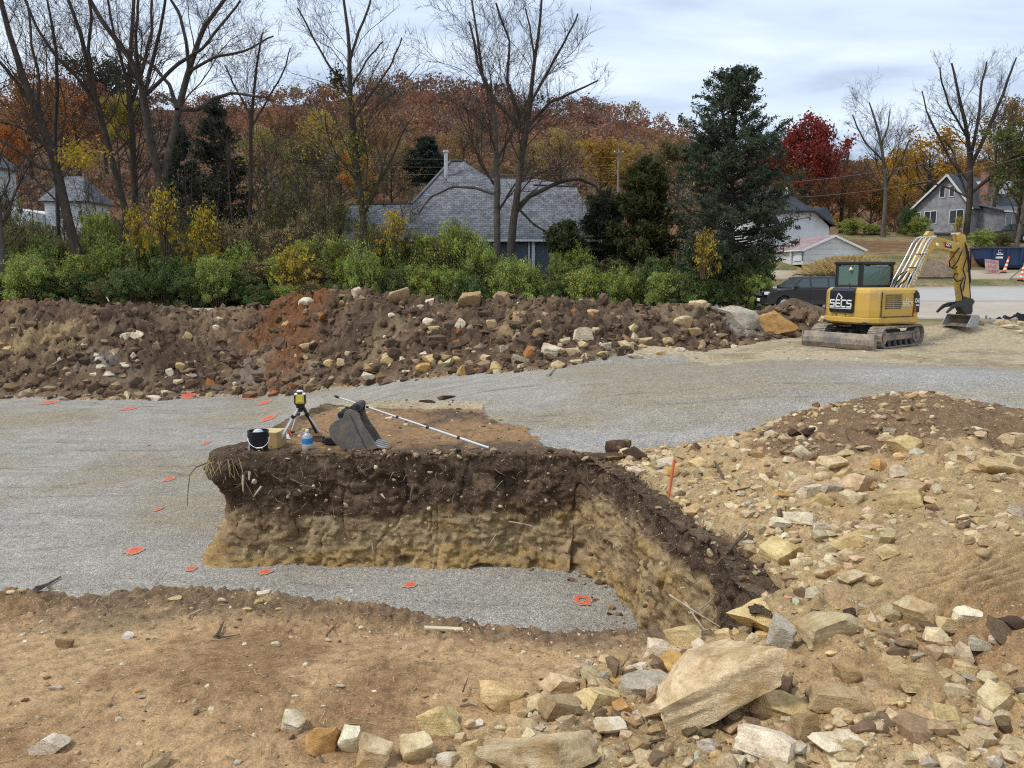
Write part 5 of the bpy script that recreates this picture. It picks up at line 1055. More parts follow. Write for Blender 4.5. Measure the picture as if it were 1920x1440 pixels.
bare_tree([[(932,485,9.5),(932,400,9.5),(931,330,8.5),(929,250,7),(928,205,5.5),(906,150,4.5),(896,70,3.5),(884,-10,2.5)],[(930,300,4),(960,250,3),(985,200,2.5),(1000,150,2)],[(931,365,4),(890,352,4),(850,350,3),(810,368,2.5),(785,402,2)],[(930,260,3.5),(890,215,3),(850,190,2),(825,185,1.5)]], 49, 'straight grey-brown bare tree before the grey roof', seed=9, n1=56, n2=320, n3=1500, mats=(M_BARKG, None), ln=(0.25, 0.42))
bare_tree([[(958,482,12),(960,432,11.5),(968,380,10),(976,310,8.5),(985,255,8.5),(992,205,7),(1000,125,5),(1010,60,4),(1016,-10,3)],[(962,405,7),(990,370,6.5),(1040,345,5.5),(1085,333,4.5),(1118,350,3.5),(1138,392,2.5)],[(985,252,6.5),(960,222,6),(930,190,5),(896,122,4),(880,40,3)],[(986,242,5),(1030,192,4),(1080,172,3),(1122,150,2)],[(976,222,4),(950,150,4),(956,80,3),(930,5,2.5)],[(991,200,4),(1040,112,3.5),(1068,60,2.5),(1082,25,2)],[(992,190,3.5),(1002,100,3),(986,15,2)],[(966,385,4),(1000,420,3),(1030,440,2.5),(1060,470,1.5)]], 47,
          'forked dark bare tree with drooping limbs before the grey roof', seed=10, n1=74, n2=420, n3=1900, depth=0.7, ln=(0.22, 0.42))
bare_tree([[(1812,434,7),(1818,380,8),(1820,330,7),(1818,290,6),(1812,240,5),(1800,190,4),(1790,140,3),(1785,118,2)],[(1820,312,5.5),(1850,250,5),(1875,190,4),(1895,140,3),(1906,108,2)],[(1819,302,4.5),(1835,220,4),(1840,160,3),(1850,116,2)],[(1819,342,4),(1782,300,3.5),(1752,240,3),(1736,205,2),(1728,170,1.5)],[(1820,362,5),(1870,322,5),(1912,262,4),(1942,200,3)],[(1818,376,3),(1797,325,3),(1790,290,2.5),(1770,262,2)],[(1818,372,2.5),(1780,352,2.5),(1740,342,2),(1705,348,1.5)],[(1815,260,3),(1780,200,2.5),(1765,150,2),(1762,125,1.5)]], 80,
          'tall spreading bare tree in front of the grey gabled house', seed=11, n1=90, n2=560, n3=2000, depth=0.6, group='bare trees near the gabled house', twist=0.16, ln=(0.25, 0.45))
bare_tree([[(1858,430,5),(1866,370,5),(1884,310,4.5),(1908,262,4),(1935,225,3)],[(1870,350,3),(1866,290,3),(1872,240,2)],[(1884,312,3),(1890,255,2.5),(1900,200,2)]], 84, 'bare tree leaning right beside the brick chimney', seed=12, n1=50, n2=320, n3=1500, group='bare trees near the gabled house', leaves=(900, 0.30, [(0.20,0.115,0.04),(0.26,0.16,0.045),(0.12,0.11,0.04)], None))
bare_tree([[(1656,432,5.5),(1660,380,5.5),(1660,330,5),(1655,290,4),(1645,240,3),(1636,212,2.5),(1630,192,1.5)],[(1657,302,3),(1626,272,2.5),(1604,235,2),(1598,215,1.2)],[(1660,345,3),(1690,300,2.5),(1706,262,2)],[(1660,360,3),(1640,330,2.5),(1622,302,2)],[(1652,275,2.5),(1665,235,2),(1668,205,1.2)]], 82, 'bare tree with pale trunk left of the grey gabled house', seed=13, n1=56, n2=360, n3=1700, mats=(M_BARKG, None), group='bare trees near the gabled house')
bare_tree([[(1578,400,2.5),(1580,350,2.5),(1586,310,2),(1592,285,1.5)]], 100, 'thin bare tree right of the red tree', seed=14, n1=26, n2=120, n3=500, group='bare trees near the gabled house', rs=1.3)
bare_tree([[(1905,470,6),(1910,440,6),(1918,400,5),(1925,360,4)]], 66, 'short grey trunk behind the blue dumpster at the right edge', seed=15, n1=12, n2=40, n3=120, mats=(M_BARKG, None), group='bare trees near the gabled house')
def sapling_proto(seed):
    rng = np.random.default_rng(seed); P0 = np.stack([resample(np.array([(0, 0, -0.2), (rng.normal() * 0.1, 0, 2.5), (rng.normal() * 0.35, 0.1, 5), (rng.normal() * 0.6, 0, 7.5)]) + np.array((dx, 0.2 * dx, 0)), np.ones(4), 10)[0] for dx in (0, 0.25)]); R0 = np.stack([np.linspace(0.05, 0.012, 10)] * 2)
    P1, R1 = spawn(P0, R0, 34, rng, 0.12, (25, 60), (0.15, 0.35), 5, 0.5, 0.2, 0.2, 0.5); P2, R2 = spawn(P1, R1, 170, rng, 0.15, (25, 60), (0.35, 0.7), 4, 0.6, 0.12, 0.22, 0.3, rmin=0.007); P3, R3 = spawn(P2, R2, 420, rng, 0.1, (25, 60), (0.4, 0.8), 3, 0.7, 0.1, 0.22, 0.25, rmin=0.006)
    a = np_mesh('trunk', *tube_arrays(P0, R0, 6), True); b = np_mesh('branches', *join([tube_arrays(P1, R1, 4), tube_arrays(P2, R2, 3), tube_arrays(P3, R3, 3)]), True); a.materials.append(M_BARKG); b.materials.append(M_TWIG); C = P3[rng.integers(0, len(P3), 90), 2]; V, Q = leaf_quads(C, 0.16, rng); c = np_mesh('leaves', V, Q, False, leaf_cols(rng, 90, [(0.30,0.24,0.06),(0.22,0.17,0.06),(0.38,0.28,0.06)])); c.materials.append(M_LEAF); return a, b, c
SAP = [sapling_proto(480 + i) for i in range(4)]
for i, (px, ty, Y) in enumerate([(28,330,52),(70,350,54),(125,300,55),(165,320,53),(195,280,57),(235,330,52),(285,310,56),(345,300,54),(380,290,57),(405,330,52),(440,260,56),(500,270,53),(525,240,56),(555,250,53),(590,300,51),(615,260,56),(640,310,52),(715,300,54),(750,330,51),(775,350,52),(1090,330,53),(1120,360,51),(1265,340,52),(1235,350,56)]):
    g = at(px, 500, Y); gz_ = hmap(g.x, g.y); h = at(px, ty, Y).z - gz_; r_ = thing('sapling', 'thin bare sapling in the thicket', 'tree', (g.x, g.y, gz_), RNG.uniform(0, 6.28), 'bare saplings in the thicket'); r_.scale = (h / 7.5 * 0.9,) * 2 + (h / 7.5,)
    for nm, me in zip(('trunk', 'branches', 'leaves'), SAP[i % 4]): put(nm, me, None, r_)
# ------------------------------------------------------------------ evergreens
def cedar(px, by, ty, hw, Y, label, cols, seed, tops=1, nb=210, dens=1.0, lean=0.0, name='cedar_tree', lsz=0.34):
    rng = np.random.default_rng(seed); b = at(px, by, Y); H = at(px, ty, Y).z - b.z; Wd = hw * mpp(Y); root = thing(name, label, 'tree', b, 0, 'evergreen trees')
    tr = [np.array([(0, 0, -0.3), (0.05, 0, H * 0.3), (-0.05, 0, H * 0.6), (0.1 + lean, 0, H * 0.97)])]
    if tops > 1: tr.append(np.array([(0.0, 0, H * 0.55), (-0.4, 0.1, H * 0.7), (-0.75, 0.1, H * 0.83), (-0.8, 0.1, H * 0.95)]))
    P0 = np.stack([resample(p, np.linspace(1, 0.1, 4), 14)[0] for p in tr]); R0 = np.stack([np.linspace(1, 0.06, 14) * H * 0.018 for p in tr])
    V, Q = tube_arrays(P0, R0, 7); put('trunk', np_mesh('trunk', V, Q, True), M_BARK, root)
    f = rng.random(nb) ** 1.15 * 0.96 + 0.02; wprof = np.interp(f, [0, 0.08, 0.22, 0.42, 0.62, 0.8, 0.92, 1.0], [0.70, 0.92, 1.0, 0.84, 0.66, 0.46, 0.24, 0.06])
    th = rng.uniform(0, 2 * math.pi, nb); Lb = Wd * wprof * rng.uniform(0.62, 1.12, nb)
    idx = np.where((f > 0.6) & (rng.random(nb) < 0.42) & (tops > 1), tops - 1, 0); ff = np.where(idx == 1, (f - 0.55) / 0.42, f); i = np.clip((ff * 13).astype(int), 0, 13); base = P0[idx, i].copy(); base[:, 2] = f * H
    d = np.stack([np.cos(th), np.sin(th), np.interp(f, [0, 0.3, 1], [-0.10, 0.18, 0.75])], -1); pts = [base]
    for k in range(5): pts.append(pts[-1] + d * (Lb / 5)[:, None]); d = d + np.array((0, 0, 0.05)) + rng.normal(size=(nb, 3)) * 0.09
    PB = np.stack(pts, 1); RB = np.linspace(1, 0.25, 6)[None] * (Lb * 0.014 + 0.008)[:, None]
    P2, R2 = spawn(PB, RB, int(nb * 5), rng, 0.25, (25, 60), (0.22, 0.42), 4, 0.6, 0.18, 0.16, 0.25)
    V, Q = join([tube_arrays(PB, RB, 4), tube_arrays(P2, R2, 3)]); put('branches', np_mesh('branches', V, Q, True), M_TWIG, root)
    n = int(15500 * dens); j = rng.integers(0, len(P2), n); t = rng.random(n) ** 0.7 * 3; a = np.minimum(t.astype(int), 2); g = (t - a)[:, None]
    C = P2[j, a] * (1 - g) + P2[j, a + 1] * g + rng.normal(size=(n, 3)) * np.array((0.13, 0.13, 0.08)) * (lsz / 0.34)
    n2 = n // 4; j = rng.integers(0, nb, n2); a = rng.integers(2, 6, n2); C = np.concatenate([C, PB[j, a] + rng.normal(size=(n2, 3)) * 0.14])
    V, Q = leaf_quads(C, lsz, rng, 0.36, 0.35); put('foliage', np_mesh('foliage', V, Q, False, leaf_cols(rng, len(C), cols, jit=0.35)), M_LEAF, root); return root
DGR = [(0.066,0.098,0.056),(0.082,0.114,0.062),(0.050,0.076,0.046),(0.115,0.125,0.070)]
cedar(1366, 530, 132, 118, 44.5, 'tall dark green cedar with two tops right of centre', DGR, 401, 2, 330, 2.3, lsz=0.23)
cedar(1205, 500, 298, 62, 47, 'olive green juniper left of the tall cedar', [(0.075,0.085,0.022),(0.05,0.065,0.02),(0.10,0.10,0.025)], 402, 1, 130, 0.7)
cedar(1130, 505, 360, 52, 50, 'small dark juniper right of the grey roof', [(0.045,0.06,0.026),(0.06,0.07,0.03)], 403, 1, 100, 0.5)
cedar(415, 440, 186, 52, 62, 'dark conical cedar behind the forked tree', [(0.034,0.046,0.026),(0.045,0.055,0.028),(0.06,0.062,0.03)], 404, 1, 150, 0.8)
cedar(345, 440, 235, 48, 66, 'blunt dark cedar left of the conical cedar', [(0.032,0.05,0.032),(0.04,0.058,0.034)], 405, 1, 120, 0.6)
cedar(800, 345, 262, 36, 95, 'dark spruce behind the roof chimney pipe', [(0.028,0.042,0.026),(0.036,0.05,0.03)], 406, 1, 110, 0.5, lsz=0.5)
cedar(1060, 480, 425, 40, 46.3, 'young cedar under the right eave of the grey roof', [(0.05,0.075,0.03),(0.07,0.085,0.03)], 407, 1, 60, 0.25)
# ------------------------------------------------------------------ leafy autumn trees
def leafy_proto(seed, hw, nleaf, lsz, gap=0.5, conic=0.0):
    """unit tree of height 10: trunk, branches, crown leaves grey-scale tinted per tree"""
    rng = np.random.default_rng(seed); P0 = np.array([[(0,0,-0.4),(0.1,0,3),(0,0.1,6),(0.1,0,9.4)]], float); P0 = np.stack([resample(P0[0], np.ones(4), 12)[0]]); R0 = np.linspace(0.24, 0.04, 12)[None]
    P1, R1 = spawn(P0, R0, 34, rng, 0.2, (40, 75), (0.22 * hw / 3 * 2.2, 0.34 * hw / 3 * 2.2), 6, 0.45, 0.25, 0.14, 0.6, tmax=0.97)
    if conic: s = np.interp(P1[:, 0, 2], [0, 2, 9.5], [1.25, 1.2, 0.45]); P1 = P1[:, :1] + (P1 - P1[:, :1]) * s[:, None, None]
    P2, R2 = spawn(P1, R1, 260, rng, 0.25, (30, 65), (0.35, 0.6), 4, 0.6, 0.15, 0.18, 0.4)
    P3, R3 = spawn(P2, R2, 500, rng, 0.2, (30, 65), (0.5, 0.8), 3, 0.6, 0.1, 0.18, 0.3)
    a = (np_mesh('trunk', *tube_arrays(P0, R0, 8), True), np_mesh('branches', *join([tube_arrays(P1, R1, 5), tube_arrays(P2, R2, 3), tube_arrays(P3, R3, 3)]), True))
    k = rng.random(len(P2)) > gap * 0.5; PP = P2[k]; j = rng.integers(0, len(PP), nleaf); C = PP[j, rng.integers(1, 4, nleaf)] + rng.normal(size=(nleaf, 3)) * 0.28
    V, Q = leaf_quads(C, lsz, rng, 0.75, 0.2); g = np.repeat(rng.uniform(0.65, 1.35, (nleaf, 1)) * (1 + rng.normal(size=(nleaf, 3)) * 0.07), 4, 0)
    a[0].materials.append(M_BARK); a[1].materials.append(M_TWIG); m = np_mesh('crown', V, Q, False, g); m.materials.append(M_TINT)
    return a + (m,)
LP = [leafy_proto(501, 3.4, 9000, 0.30), leafy_proto(502, 2.8, 8000, 0.30), leafy_proto(503, 3.8, 6500, 0.28, 0.9), leafy_proto(504, 2.6, 10500, 0.28, 0.3, 1.0), leafy_proto(505, 3.2, 3200, 0.27, 1.2)]
def leafy(px, by, ty, Y, kind, tint, label, wid=1.0, group='autumn trees behind the houses'):
    b = at(px, by, Y); H = at(px, ty, Y).z - b.z; s = H / 10.0; root = thing('leafy_tree', label, 'tree', b, RNG.uniform(0, 6.28), group); root.scale = (s * wid, s * wid, s)
    for nm, me in zip(('trunk', 'branches', 'crown'), LP[kind]):
        o = put(nm, me, None, root)
        if nm == 'crown': o.color = (tint[0] * 1.25, tint[1] * 1.25, tint[2] * 1.25, 1)
    return root
leafy(1508, 425, 222, 92, 3, (0.21,0.036,0.024), 'deep red tree behind the black-roofed white house', 0.92)
leafy(1735, 440, 275, 112, 4, (0.36,0.20,0.025), 'golden orange tree behind the grey gabled house', 1.5)
leafy(1690, 430, 312, 118, 2, (0.42,0.25,0.03), 'yellow-orange tree behind the pale-trunked bare tree', 1.2)
leafy(1590, 435, 330, 104, 2, (0.22,0.11,0.045), 'brown-orange tree between the white house and the bare tree', 1.2)
leafy(1550, 440, 340, 98, 2, (0.24,0.10,0.04), 'rusty low tree right of the black-roofed house', 1.3)
leafy(1630, 440, 350, 100, 0, (0.30,0.17,0.04), 'ochre low tree behind the bare tree with pale trunk', 1.3)
leafy(1905, 470, 275, 74, 0, (0.10,0.105,0.03), 'olive green tree at the right edge beside the gabled house', 1.0)
leafy(1885, 380, 215, 120, 4, (0.22,0.14,0.045), 'thin brown-leaved tree behind the spreading bare tree', 1.0)
leafy(1790, 420, 312, 130, 4, (0.30,0.16,0.05), 'dull orange tree right behind the house gable', 1.4)
leafy(60, 330, 175, 105, 2, (0.30,0.135,0.04), 'orange-brown tree behind the leaning tree', 1.2)
leafy(18, 330, 250, 90, 0, (0.42,0.15,0.03), 'bright orange tree at the left edge', 1.0)
leafy(150, 330, 185, 120, 2, (0.20,0.07,0.04), 'dull red tree behind the bare trees on the left', 1.2)
leafy(225, 330, 200, 105, 1, (0.30,0.23,0.04), 'yellow-green tree behind the forked tree', 0.8)
leafy(200, 320, 150, 170, 0, (0.06,0.07,0.04), 'dark green tree on the far left slope', 1.0)
leafy(530, 330, 235, 110, 2, (0.24,0.12,0.05), 'faded orange tree left of the vine-clad tree', 1.2)
leafy(600, 330, 225, 90, 4, (0.42,0.30,0.06), 'sparse yellow tree just left of the vine-clad tree', 0.9)
leafy(500, 380, 260, 75, 4, (0.28,0.24,0.07), 'sparse olive tree behind the slender bare tree', 1.2)
leafy(725, 360, 262, 120, 2, (0.30,0.15,0.04), 'orange tree right of the vine-clad tree', 1.0)
leafy(870, 370, 255, 130, 4, (0.22,0.15,0.06), 'greyish thin tree behind the roof peak', 1.2)
leafy(1050, 385, 265, 100, 4, (0.30,0.21,0.07), 'sparse tan tree behind the right part of the grey roof', 1.2)
leafy(1125, 390, 285, 95, 0, (0.33,0.20,0.045), 'golden tree beside the wooden utility pole', 1.2)
leafy(1190, 380, 290, 105, 2, (0.30,0.20,0.06), 'tan tree right of the wooden utility pole', 1.2)
leafy(1270, 390, 285, 90, 1, (0.14,0.12,0.05), 'olive tree left behind the tall cedar', 1.2)
leafy(1465, 440, 330, 100, 1, (0.30,0.22,0.05), 'yellow-green tree between the cedar and the red tree', 1.1)
leafy(640, 400, 292, 100, 0, (0.16,0.15,0.05), 'olive tree hiding the long pale house', 1.3)
leafy(575, 400, 285, 98, 1, (0.22,0.17,0.06), 'tan-green tree left of the vine-clad tree', 1.2)
leafy(735, 400, 300, 96, 2, (0.20,0.15,0.06), 'brownish tree left of the roof peak', 1.2)
leafy(700, 400, 322, 92, 0, (0.24,0.15,0.05), 'low brown tree in front of the brick house', 1.2)
leafy(670, 390, 300, 85, 1, (0.45,0.20,0.05), 'small orange tree by the brick house far behind', 0.9)
leafy(980, 380, 290, 120, 2, (0.20,0.14,0.06), 'brown tree behind the upper roof', 1.2)
def tree_belt():
    rng = np.random.default_rng(511); pal = [(0.24,0.10,0.04),(0.17,0.085,0.05),(0.28,0.16,0.045),(0.13,0.10,0.06),(0.10,0.10,0.04),(0.20,0.13,0.05),(0.34,0.22,0.05)]
    for i in range(46):
        px = -180 + 2250 * (i + rng.random()) / 46; Y = rng.uniform(112, 150)
        if 1480 < px < 1900: Y += 25
        gz = float(lerp(BG_L(Y), BG_R(Y), sstep(0.17, 0.3, (px - CX) / F_PX))); b = at(px, 400, Y); H = rng.uniform(3.8, 6.2)
        if 430 < px < 700: H *= 0.9
        ti = int(rng.integers(len(pal))); r = leafy(px, 400, 300, Y, int(rng.choice([0, 1, 2, 2, 4])), pal[ti], ['rust', 'dull brown', 'orange-brown', 'grey-brown', 'olive', 'tan', 'golden'][ti] + ' tree in the belt at the foot of the hill', 1.0, 'belt of trees at the foot of the hill')
        r.location = (b.x, Y, gz - 0.2); s = H / 10; r.scale = (s * 1.15, s * 1.15, s)
tree_belt()
# ------------------------------------------------------------------ shrubs
def shrub_proto(seed, cols, wts=None, nleaf=7000, lsz=0.17, w=2.2, h=3.0, stems=34, lumps=64, hollow=0.35, asp=0.6, twigs=240, top_col=None):
    """shrub of half-width w and height h: stems and leaf clumps"""
    rng = np.random.default_rng(seed); th = rng.uniform(0, 6.28, stems); sp_ = rng.uniform(0.15, 0.9, stems); P0 = []
    for a, q in zip(th, sp_):
        e = np.array((math.cos(a) * q * w * 0.85, math.sin(a) * q * w * 0.7, h * rng.uniform(0.62, 0.98) * (1 - 0.25 * q))); b = e * np.array((0.25, 0.25, 0)); m = (b + e) / 2 + np.array((0, 0, h * 0.12))
        P0.append(resample(np.array([b, m, e]) + rng.normal(size=(3, 3)) * 0.06, np.ones(3), 7)[0])
    P0 = np.stack(P0); P0[:, 0, 2] = -0.1; R0 = np.linspace(0.03, 0.010, 7)[None] * rng.uniform(0.7, 1.3, (stems, 1))
    P1, R1 = spawn(P0, R0, twigs, rng, 0.25, (25, 60), (0.25, 0.62), 4, 0.6, 0.1, 0.2, 0.3)
    st = np_mesh('stems', *join([tube_arrays(P0, R0, 4), tube_arrays(P1, R1, 3)]), True); st.materials.append(M_STEM)
    cth = rng.uniform(0, 6.28, lumps); ch = rng.uniform(0.08, 0.92, lumps); cr = np.sqrt(np.clip(1 - ((ch - 0.35) / 0.68) ** 2, 0.05, 1)) * rng.uniform(hollow, 1.0, lumps)
    Lc = np.stack([np.cos(cth) * cr * w, np.sin(cth) * cr * w * 0.8, ch * h], -1); Lr = rng.uniform(0.14, 0.46, lumps) * min(w, h) * 0.5
    j = rng.integers(0, lumps, nleaf); d = rng.normal(size=(nleaf, 3)); d /= np.linalg.norm(d, axis=1, keepdims=True); C = Lc[j] + d * (Lr[j] * rng.random(nleaf) ** 0.45)[:, None] * np.array((1, 1, 0.72))
    k = rng.random(nleaf) < 0.40; jj = rng.integers(0, len(P1), k.sum()); C[k] = P1[jj, rng.integers(1, 4, k.sum())] + rng.normal(size=(k.sum(), 3)) * 0.12
    C[:, 2] = np.maximum(C[:, 2], 0.03)
    V, Q = leaf_quads(C, lsz, rng, asp, 0.5); c = leaf_cols(rng, nleaf, cols, wts, 0.3)
    lump_tint = rng.uniform(0.72, 1.25, (lumps, 1)) * (1 + rng.normal(size=(lumps, 3)) * 0.06); c = c * np.repeat(lump_tint[j], 4, 0)
    fo = np_mesh('foliage', V, Q, False, c); fo.materials.append(M_LEAF); return (st, fo)
G1 = [(0.095,0.171,0.057),(0.133,0.209,0.063),(0.070,0.127,0.046),(0.177,0.240,0.076),(0.253,0.253,0.076)]; G2 = [(0.224,0.302,0.066),(0.314,0.370,0.080),(0.157,0.224,0.066),(0.538,0.493,0.101)]; G3 = [(0.186,0.292,0.093),(0.277,0.370,0.093),(0.493,0.493,0.108)]
BRN = [(0.383,0.293,0.145),(0.497,0.352,0.162),(0.293,0.281,0.119),(0.616,0.470,0.176)]
SP = {'G': [shrub_proto(600 + i, G1, nleaf=12500, lsz=0.135) for i in range(3)], 'Y': [shrub_proto(610 + i, G2, nleaf=12000, lsz=0.125) for i in range(3)], 'M': [shrub_proto(620 + i, G3, nleaf=12000, lsz=0.13) for i in range(3)],
      'B': [shrub_proto(630 + i, BRN, nleaf=2600, lsz=0.12, stems=70, twigs=900, h=4.2, w=2.0, hollow=0.1) for i in range(3)],
      'L': [shrub_proto(640 + i, YEL + [(0.30,0.28,0.05)], nleaf=1100, lsz=0.20, stems=16, twigs=160, h=3.0, w=1.8, hollow=0.3) for i in range(2)],
      'D': [shrub_proto(650 + i, [(0.13,0.15,0.055),(0.19,0.19,0.07),(0.27,0.235,0.09)], nleaf=5200, lsz=0.14, stems=34, twigs=420, h=4.4, w=2.2, hollow=0.2) for i in range(2)]}
SD = {'G': (2.5, 3.2), 'Y': (2.5, 3.2), 'M': (2.5, 3.2), 'B': (2.2, 4.4), 'L': (2.0, 3.2), 'D': (2.4, 4.6)}
_sn = {}
def shrub(px, by, ty, hw, Y, fam, label=None, group='shrubs along the back of the site'):
    b = at(px, by, Y); H = at(px, ty, Y).z - b.z; i = _sn.get(fam, 0); _sn[fam] = i + 1; st, fo = SP[fam][i % len(SP[fam])]; w, h = SD[fam]
    lab = label or {'G': 'dark green glossy shrub in the thick hedge along the site', 'Y': 'yellow-green shrub in the hedge along the site', 'M': 'mid green shrub in the hedge along the site', 'B': 'brown twiggy thicket shrub behind the hedge', 'L': 'sparse shrub with bright yellow leaves in the hedge', 'D': 'loose half-bare green shrub behind the hedge'}[fam]
    root = thing('shrub', lab, 'shrub', b, RNG.uniform(-0.6, 0.6) + (math.pi if i % 2 else 0), group); s = hw * mpp(Y) / w; root.scale = (s, (s + 1) / 2, H / h)
    put('stems', st, None, root); put('foliage', fo, None, root); return root
for i, px in enumerate(range(-60, 500, 52)): shrub(px + RNG.uniform(-16, 16), 578, 500 + RNG.uniform(-40, 22), 46 + RNG.uniform(-8, 16), 45.4 + RNG.uniform(-0.9, 1.0), 'GGMGGDG'[i % 7])
for i, px in enumerate(range(500, 700, 46)): shrub(px + RNG.uniform(-14, 14), 582, 512 + RNG.uniform(-34, 18), 44 + RNG.uniform(-6, 14), 45.2 + RNG.uniform(-0.8, 0.9), 'GMBGD'[i % 5])
for i, px in enumerate(range(690, 960, 50)): shrub(px + RNG.uniform(-14, 14), 585, 492 + RNG.uniform(-45, 20), 50, 44.8 + RNG.uniform(-0.5, 0.7), 'MGY'[i % 3])
for i, px in enumerate(range(960, 1240, 46)): shrub(px + RNG.uniform(-12, 12), 588, 498 + RNG.uniform(-30, 24), 46 + RNG.uniform(-6, 12), 44.2 + RNG.uniform(-0.5, 0.7), 'MYGY'[i % 4])
for i, px in enumerate(range(1240, 1440, 42)): shrub(px + RNG.uniform(-10, 10), 590, 515 + RNG.uniform(-20, 12) + (i > 3) * 6, 46, 42.8 + RNG.uniform(-0.4, 0.6), 'MGGG'[i % 4])
for i, (px, ty, hw, Y, f) in enumerate([(60,390,55,48,'D'),(20,330,50,50,'D'),(130,430,50,48.5,'D'),(210,440,50,48,'M'),(190,380,40,50,'M'),(260,450,45,48,'D'),(365,440,50,48.5,'B'),(430,400,55,49,'B'),(480,390,50,50,'B'),(520,410,55,48,'B'),(575,380,50,49.5,'B'),(610,420,48,48,'B'),(640,350,48,51,'D'),(570,310,60,55,'D'),(520,330,50,56,'D'),(720,430,45,48,'B'),(740,440,50,47,'M'),(800,430,55,47,'Y'),(860,400,62,46.6,'Y'),(900,440,45,46,'M'),(690,420,40,47.5,'D'),(1090,470,45,46,'M'),(1150,475,45,46,'D'),(1290,470,45,44.5,'G'),(1415,465,44,43.6,'G'),(1340,475,50,44,'G'),(1390,480,50,43.4,'G'),(60,470,60,46.5,'M'),(300,455,50,49,'B')]):
    shrub(px, 560, ty, hw, Y, f)
for (px, ty, hw, Y, f) in [(30,420,55,58,'D'),(85,415,50,57,'D'),(150,410,45,56,'D'),(190,405,50,58,'D'),(240,390,50,60,'D'),(300,400,60,58,'B'),(350,380,55,58,'D'),(410,420,60,52,'B'),(460,420,55,53,'D'),(610,340,55,60,'D'),(650,370,50,58,'D'),(550,370,55,57,'B'),(700,440,50,49,'B'),(120,450,50,49,'D'),(330,470,50,47.5,'M'),(420,480,50,47,'M'),(650,480,45,46.5,'M'),(600,490,50,46.4,'B'),(480,480,50,46.6,'B'),(1100,440,40,52,'D'),(1085,455,36,45.5,'Y'),(395,470,48,46.6,'Y'),(455,450,46,47.5,'M'),(530,465,46,46.8,'Y'),(585,440,46,47.8,'M'),(640,440,46,47,'Y'),(275,430,44,48,'M'),(340,420,44,49,'D'),(150,470,44,46.4,'Y'),(20,450,44,47,'Y'),(90,440,44,48,'M'),(1050,462,34,45.8,'M'),(715,410,46,47,'D'),(770,415,50,47,'D'),(820,440,45,46.4,'D'),(660,430,45,47,'D'),(690,400,44,49,'D'),(95,400,40,60,'D'),(60,405,40,62,'D'),(20,400,44,60,'D'),(205,395,44,56,'D'),(1170,440,45,52,'D'),(1250,450,45,50,'D')]: shrub(px, 555, ty, hw, Y, f)
shrub(310, 470, 335, 40, 46.4, 'L', 'shrub with bright yellow leaves around the forked tree trunk'); shrub(255, 480, 375, 26, 46.2, 'L', 'small yellow-leaved shrub left of the forked tree'); shrub(385, 500, 370, 42, 47, 'L', 'pale yellow-leaved shrub right of the forked tree'); shrub(555, 560, 445, 60, 45.4, 'L', 'low spreading yellow shrub in front of the brown thicket'); shrub(740, 480, 380, 36, 46.5, 'L', 'thin vine shrub with yellow leaves left of the grey roof'); shrub(1320, 520, 425, 34, 41.4, 'L', 'yellow-leaved vine shrub at the foot of the tall cedar')
shrub(1700, 442, 385, 18, 84, 'G', 'round dark evergreen bush at the corner of the gabled house', 'garden shrubs'); shrub(1722, 444, 402, 26, 82, 'Y', 'yellow-green bush before the gabled house', 'garden shrubs'); shrub(1600, 438, 408, 40, 84, 'Y', 'low yellow-green brush left of the pale-trunked tree', 'garden shrubs')
shrub(1640, 445, 420, 30, 84, 'M', 'low green brush behind the ornamental grass', 'garden shrubs'); shrub(1840, 465, 428, 30, 74, 'M', 'green brush below the gabled house porch', 'garden shrubs'); shrub(1880, 462, 432, 40, 76, 'D', 'half-bare brush near the parked dark car', 'garden shrubs'); shrub(1795, 445, 400, 14, 80, 'L', 'small reddish shrub by the house wall', 'garden shrubs')
# ================================================================== roads and buildings
def strip(name, x0, x1, nx, yn, yf, ny, mat, label, lift=0.03, edge=0.0):
    X, T = np.meshgrid(np.linspace(x0, x1, nx), np.linspace(0, 1, ny)); Y = yn(X) * (1 - T) + yf(X) * T
    z, _, _, _, _ = H_big(X, Y); z = z + 0.05 * fbm(X * 0.4, Y * 0.4, o=3, seed=38) * (Y > 36) + lift
    X = np.concatenate([X[:1], X, X[-1:]]); Y = np.concatenate([Y[:1] - 0.02, Y, Y[-1:] + 0.02]); z = np.concatenate([z[:1] - 0.6, z, z[-1:] - 0.6]); ny += 2
    i, j = np.meshgrid(np.arange(ny - 1), np.arange(nx - 1), indexing='ij'); a = (i * nx + j).ravel(); Q = np.stack([a, a + 1, a + nx + 1, a + nx], -1)
    return struct(name, np_mesh(name, np.stack([X, Y, z], -1).reshape(-1, 3), Q, True), mat, label)
def concrete(name, c, c2):
    t = NT(name); n = t.noise(0.5, 7, 0.65); n2 = t.noise(12, 4, 0.6)
    x = t.mix(t.ramp(n.outputs['Fac'], [(0.35, 0.0), (0.65, 1.0)]).outputs[0], c, c2); t.color(t.mix(1.0, x, t.ramp(n2.outputs['Fac'], [(0.3, 0.88), (0.7, 1.1)]).outputs[0], 'MULTIPLY')); t.set(0.93, 0, 0.2); return t.m
strip('road', -45, 75, 120, lambda x: 37.6 + 0 * x, lambda x: np.interp(x, [-45, 9, 15, 22, 75], [43.2, 43.2, 45, 46.5, 47]), 16, concrete('dusty_concrete', (0.40, 0.335, 0.26), (0.46, 0.40, 0.32)), 'dusty tan concrete road behind the spoil bank and the digger', 0.05)
strip('pavement', 17, 75, 60, lambda x: 47.05 + 0 * x, lambda x: 56.0 + 0 * x, 10, concrete('pale_concrete', (0.40, 0.375, 0.34), (0.44, 0.415, 0.38)), 'pale grey concrete lane beyond the dusty road', 0.055)
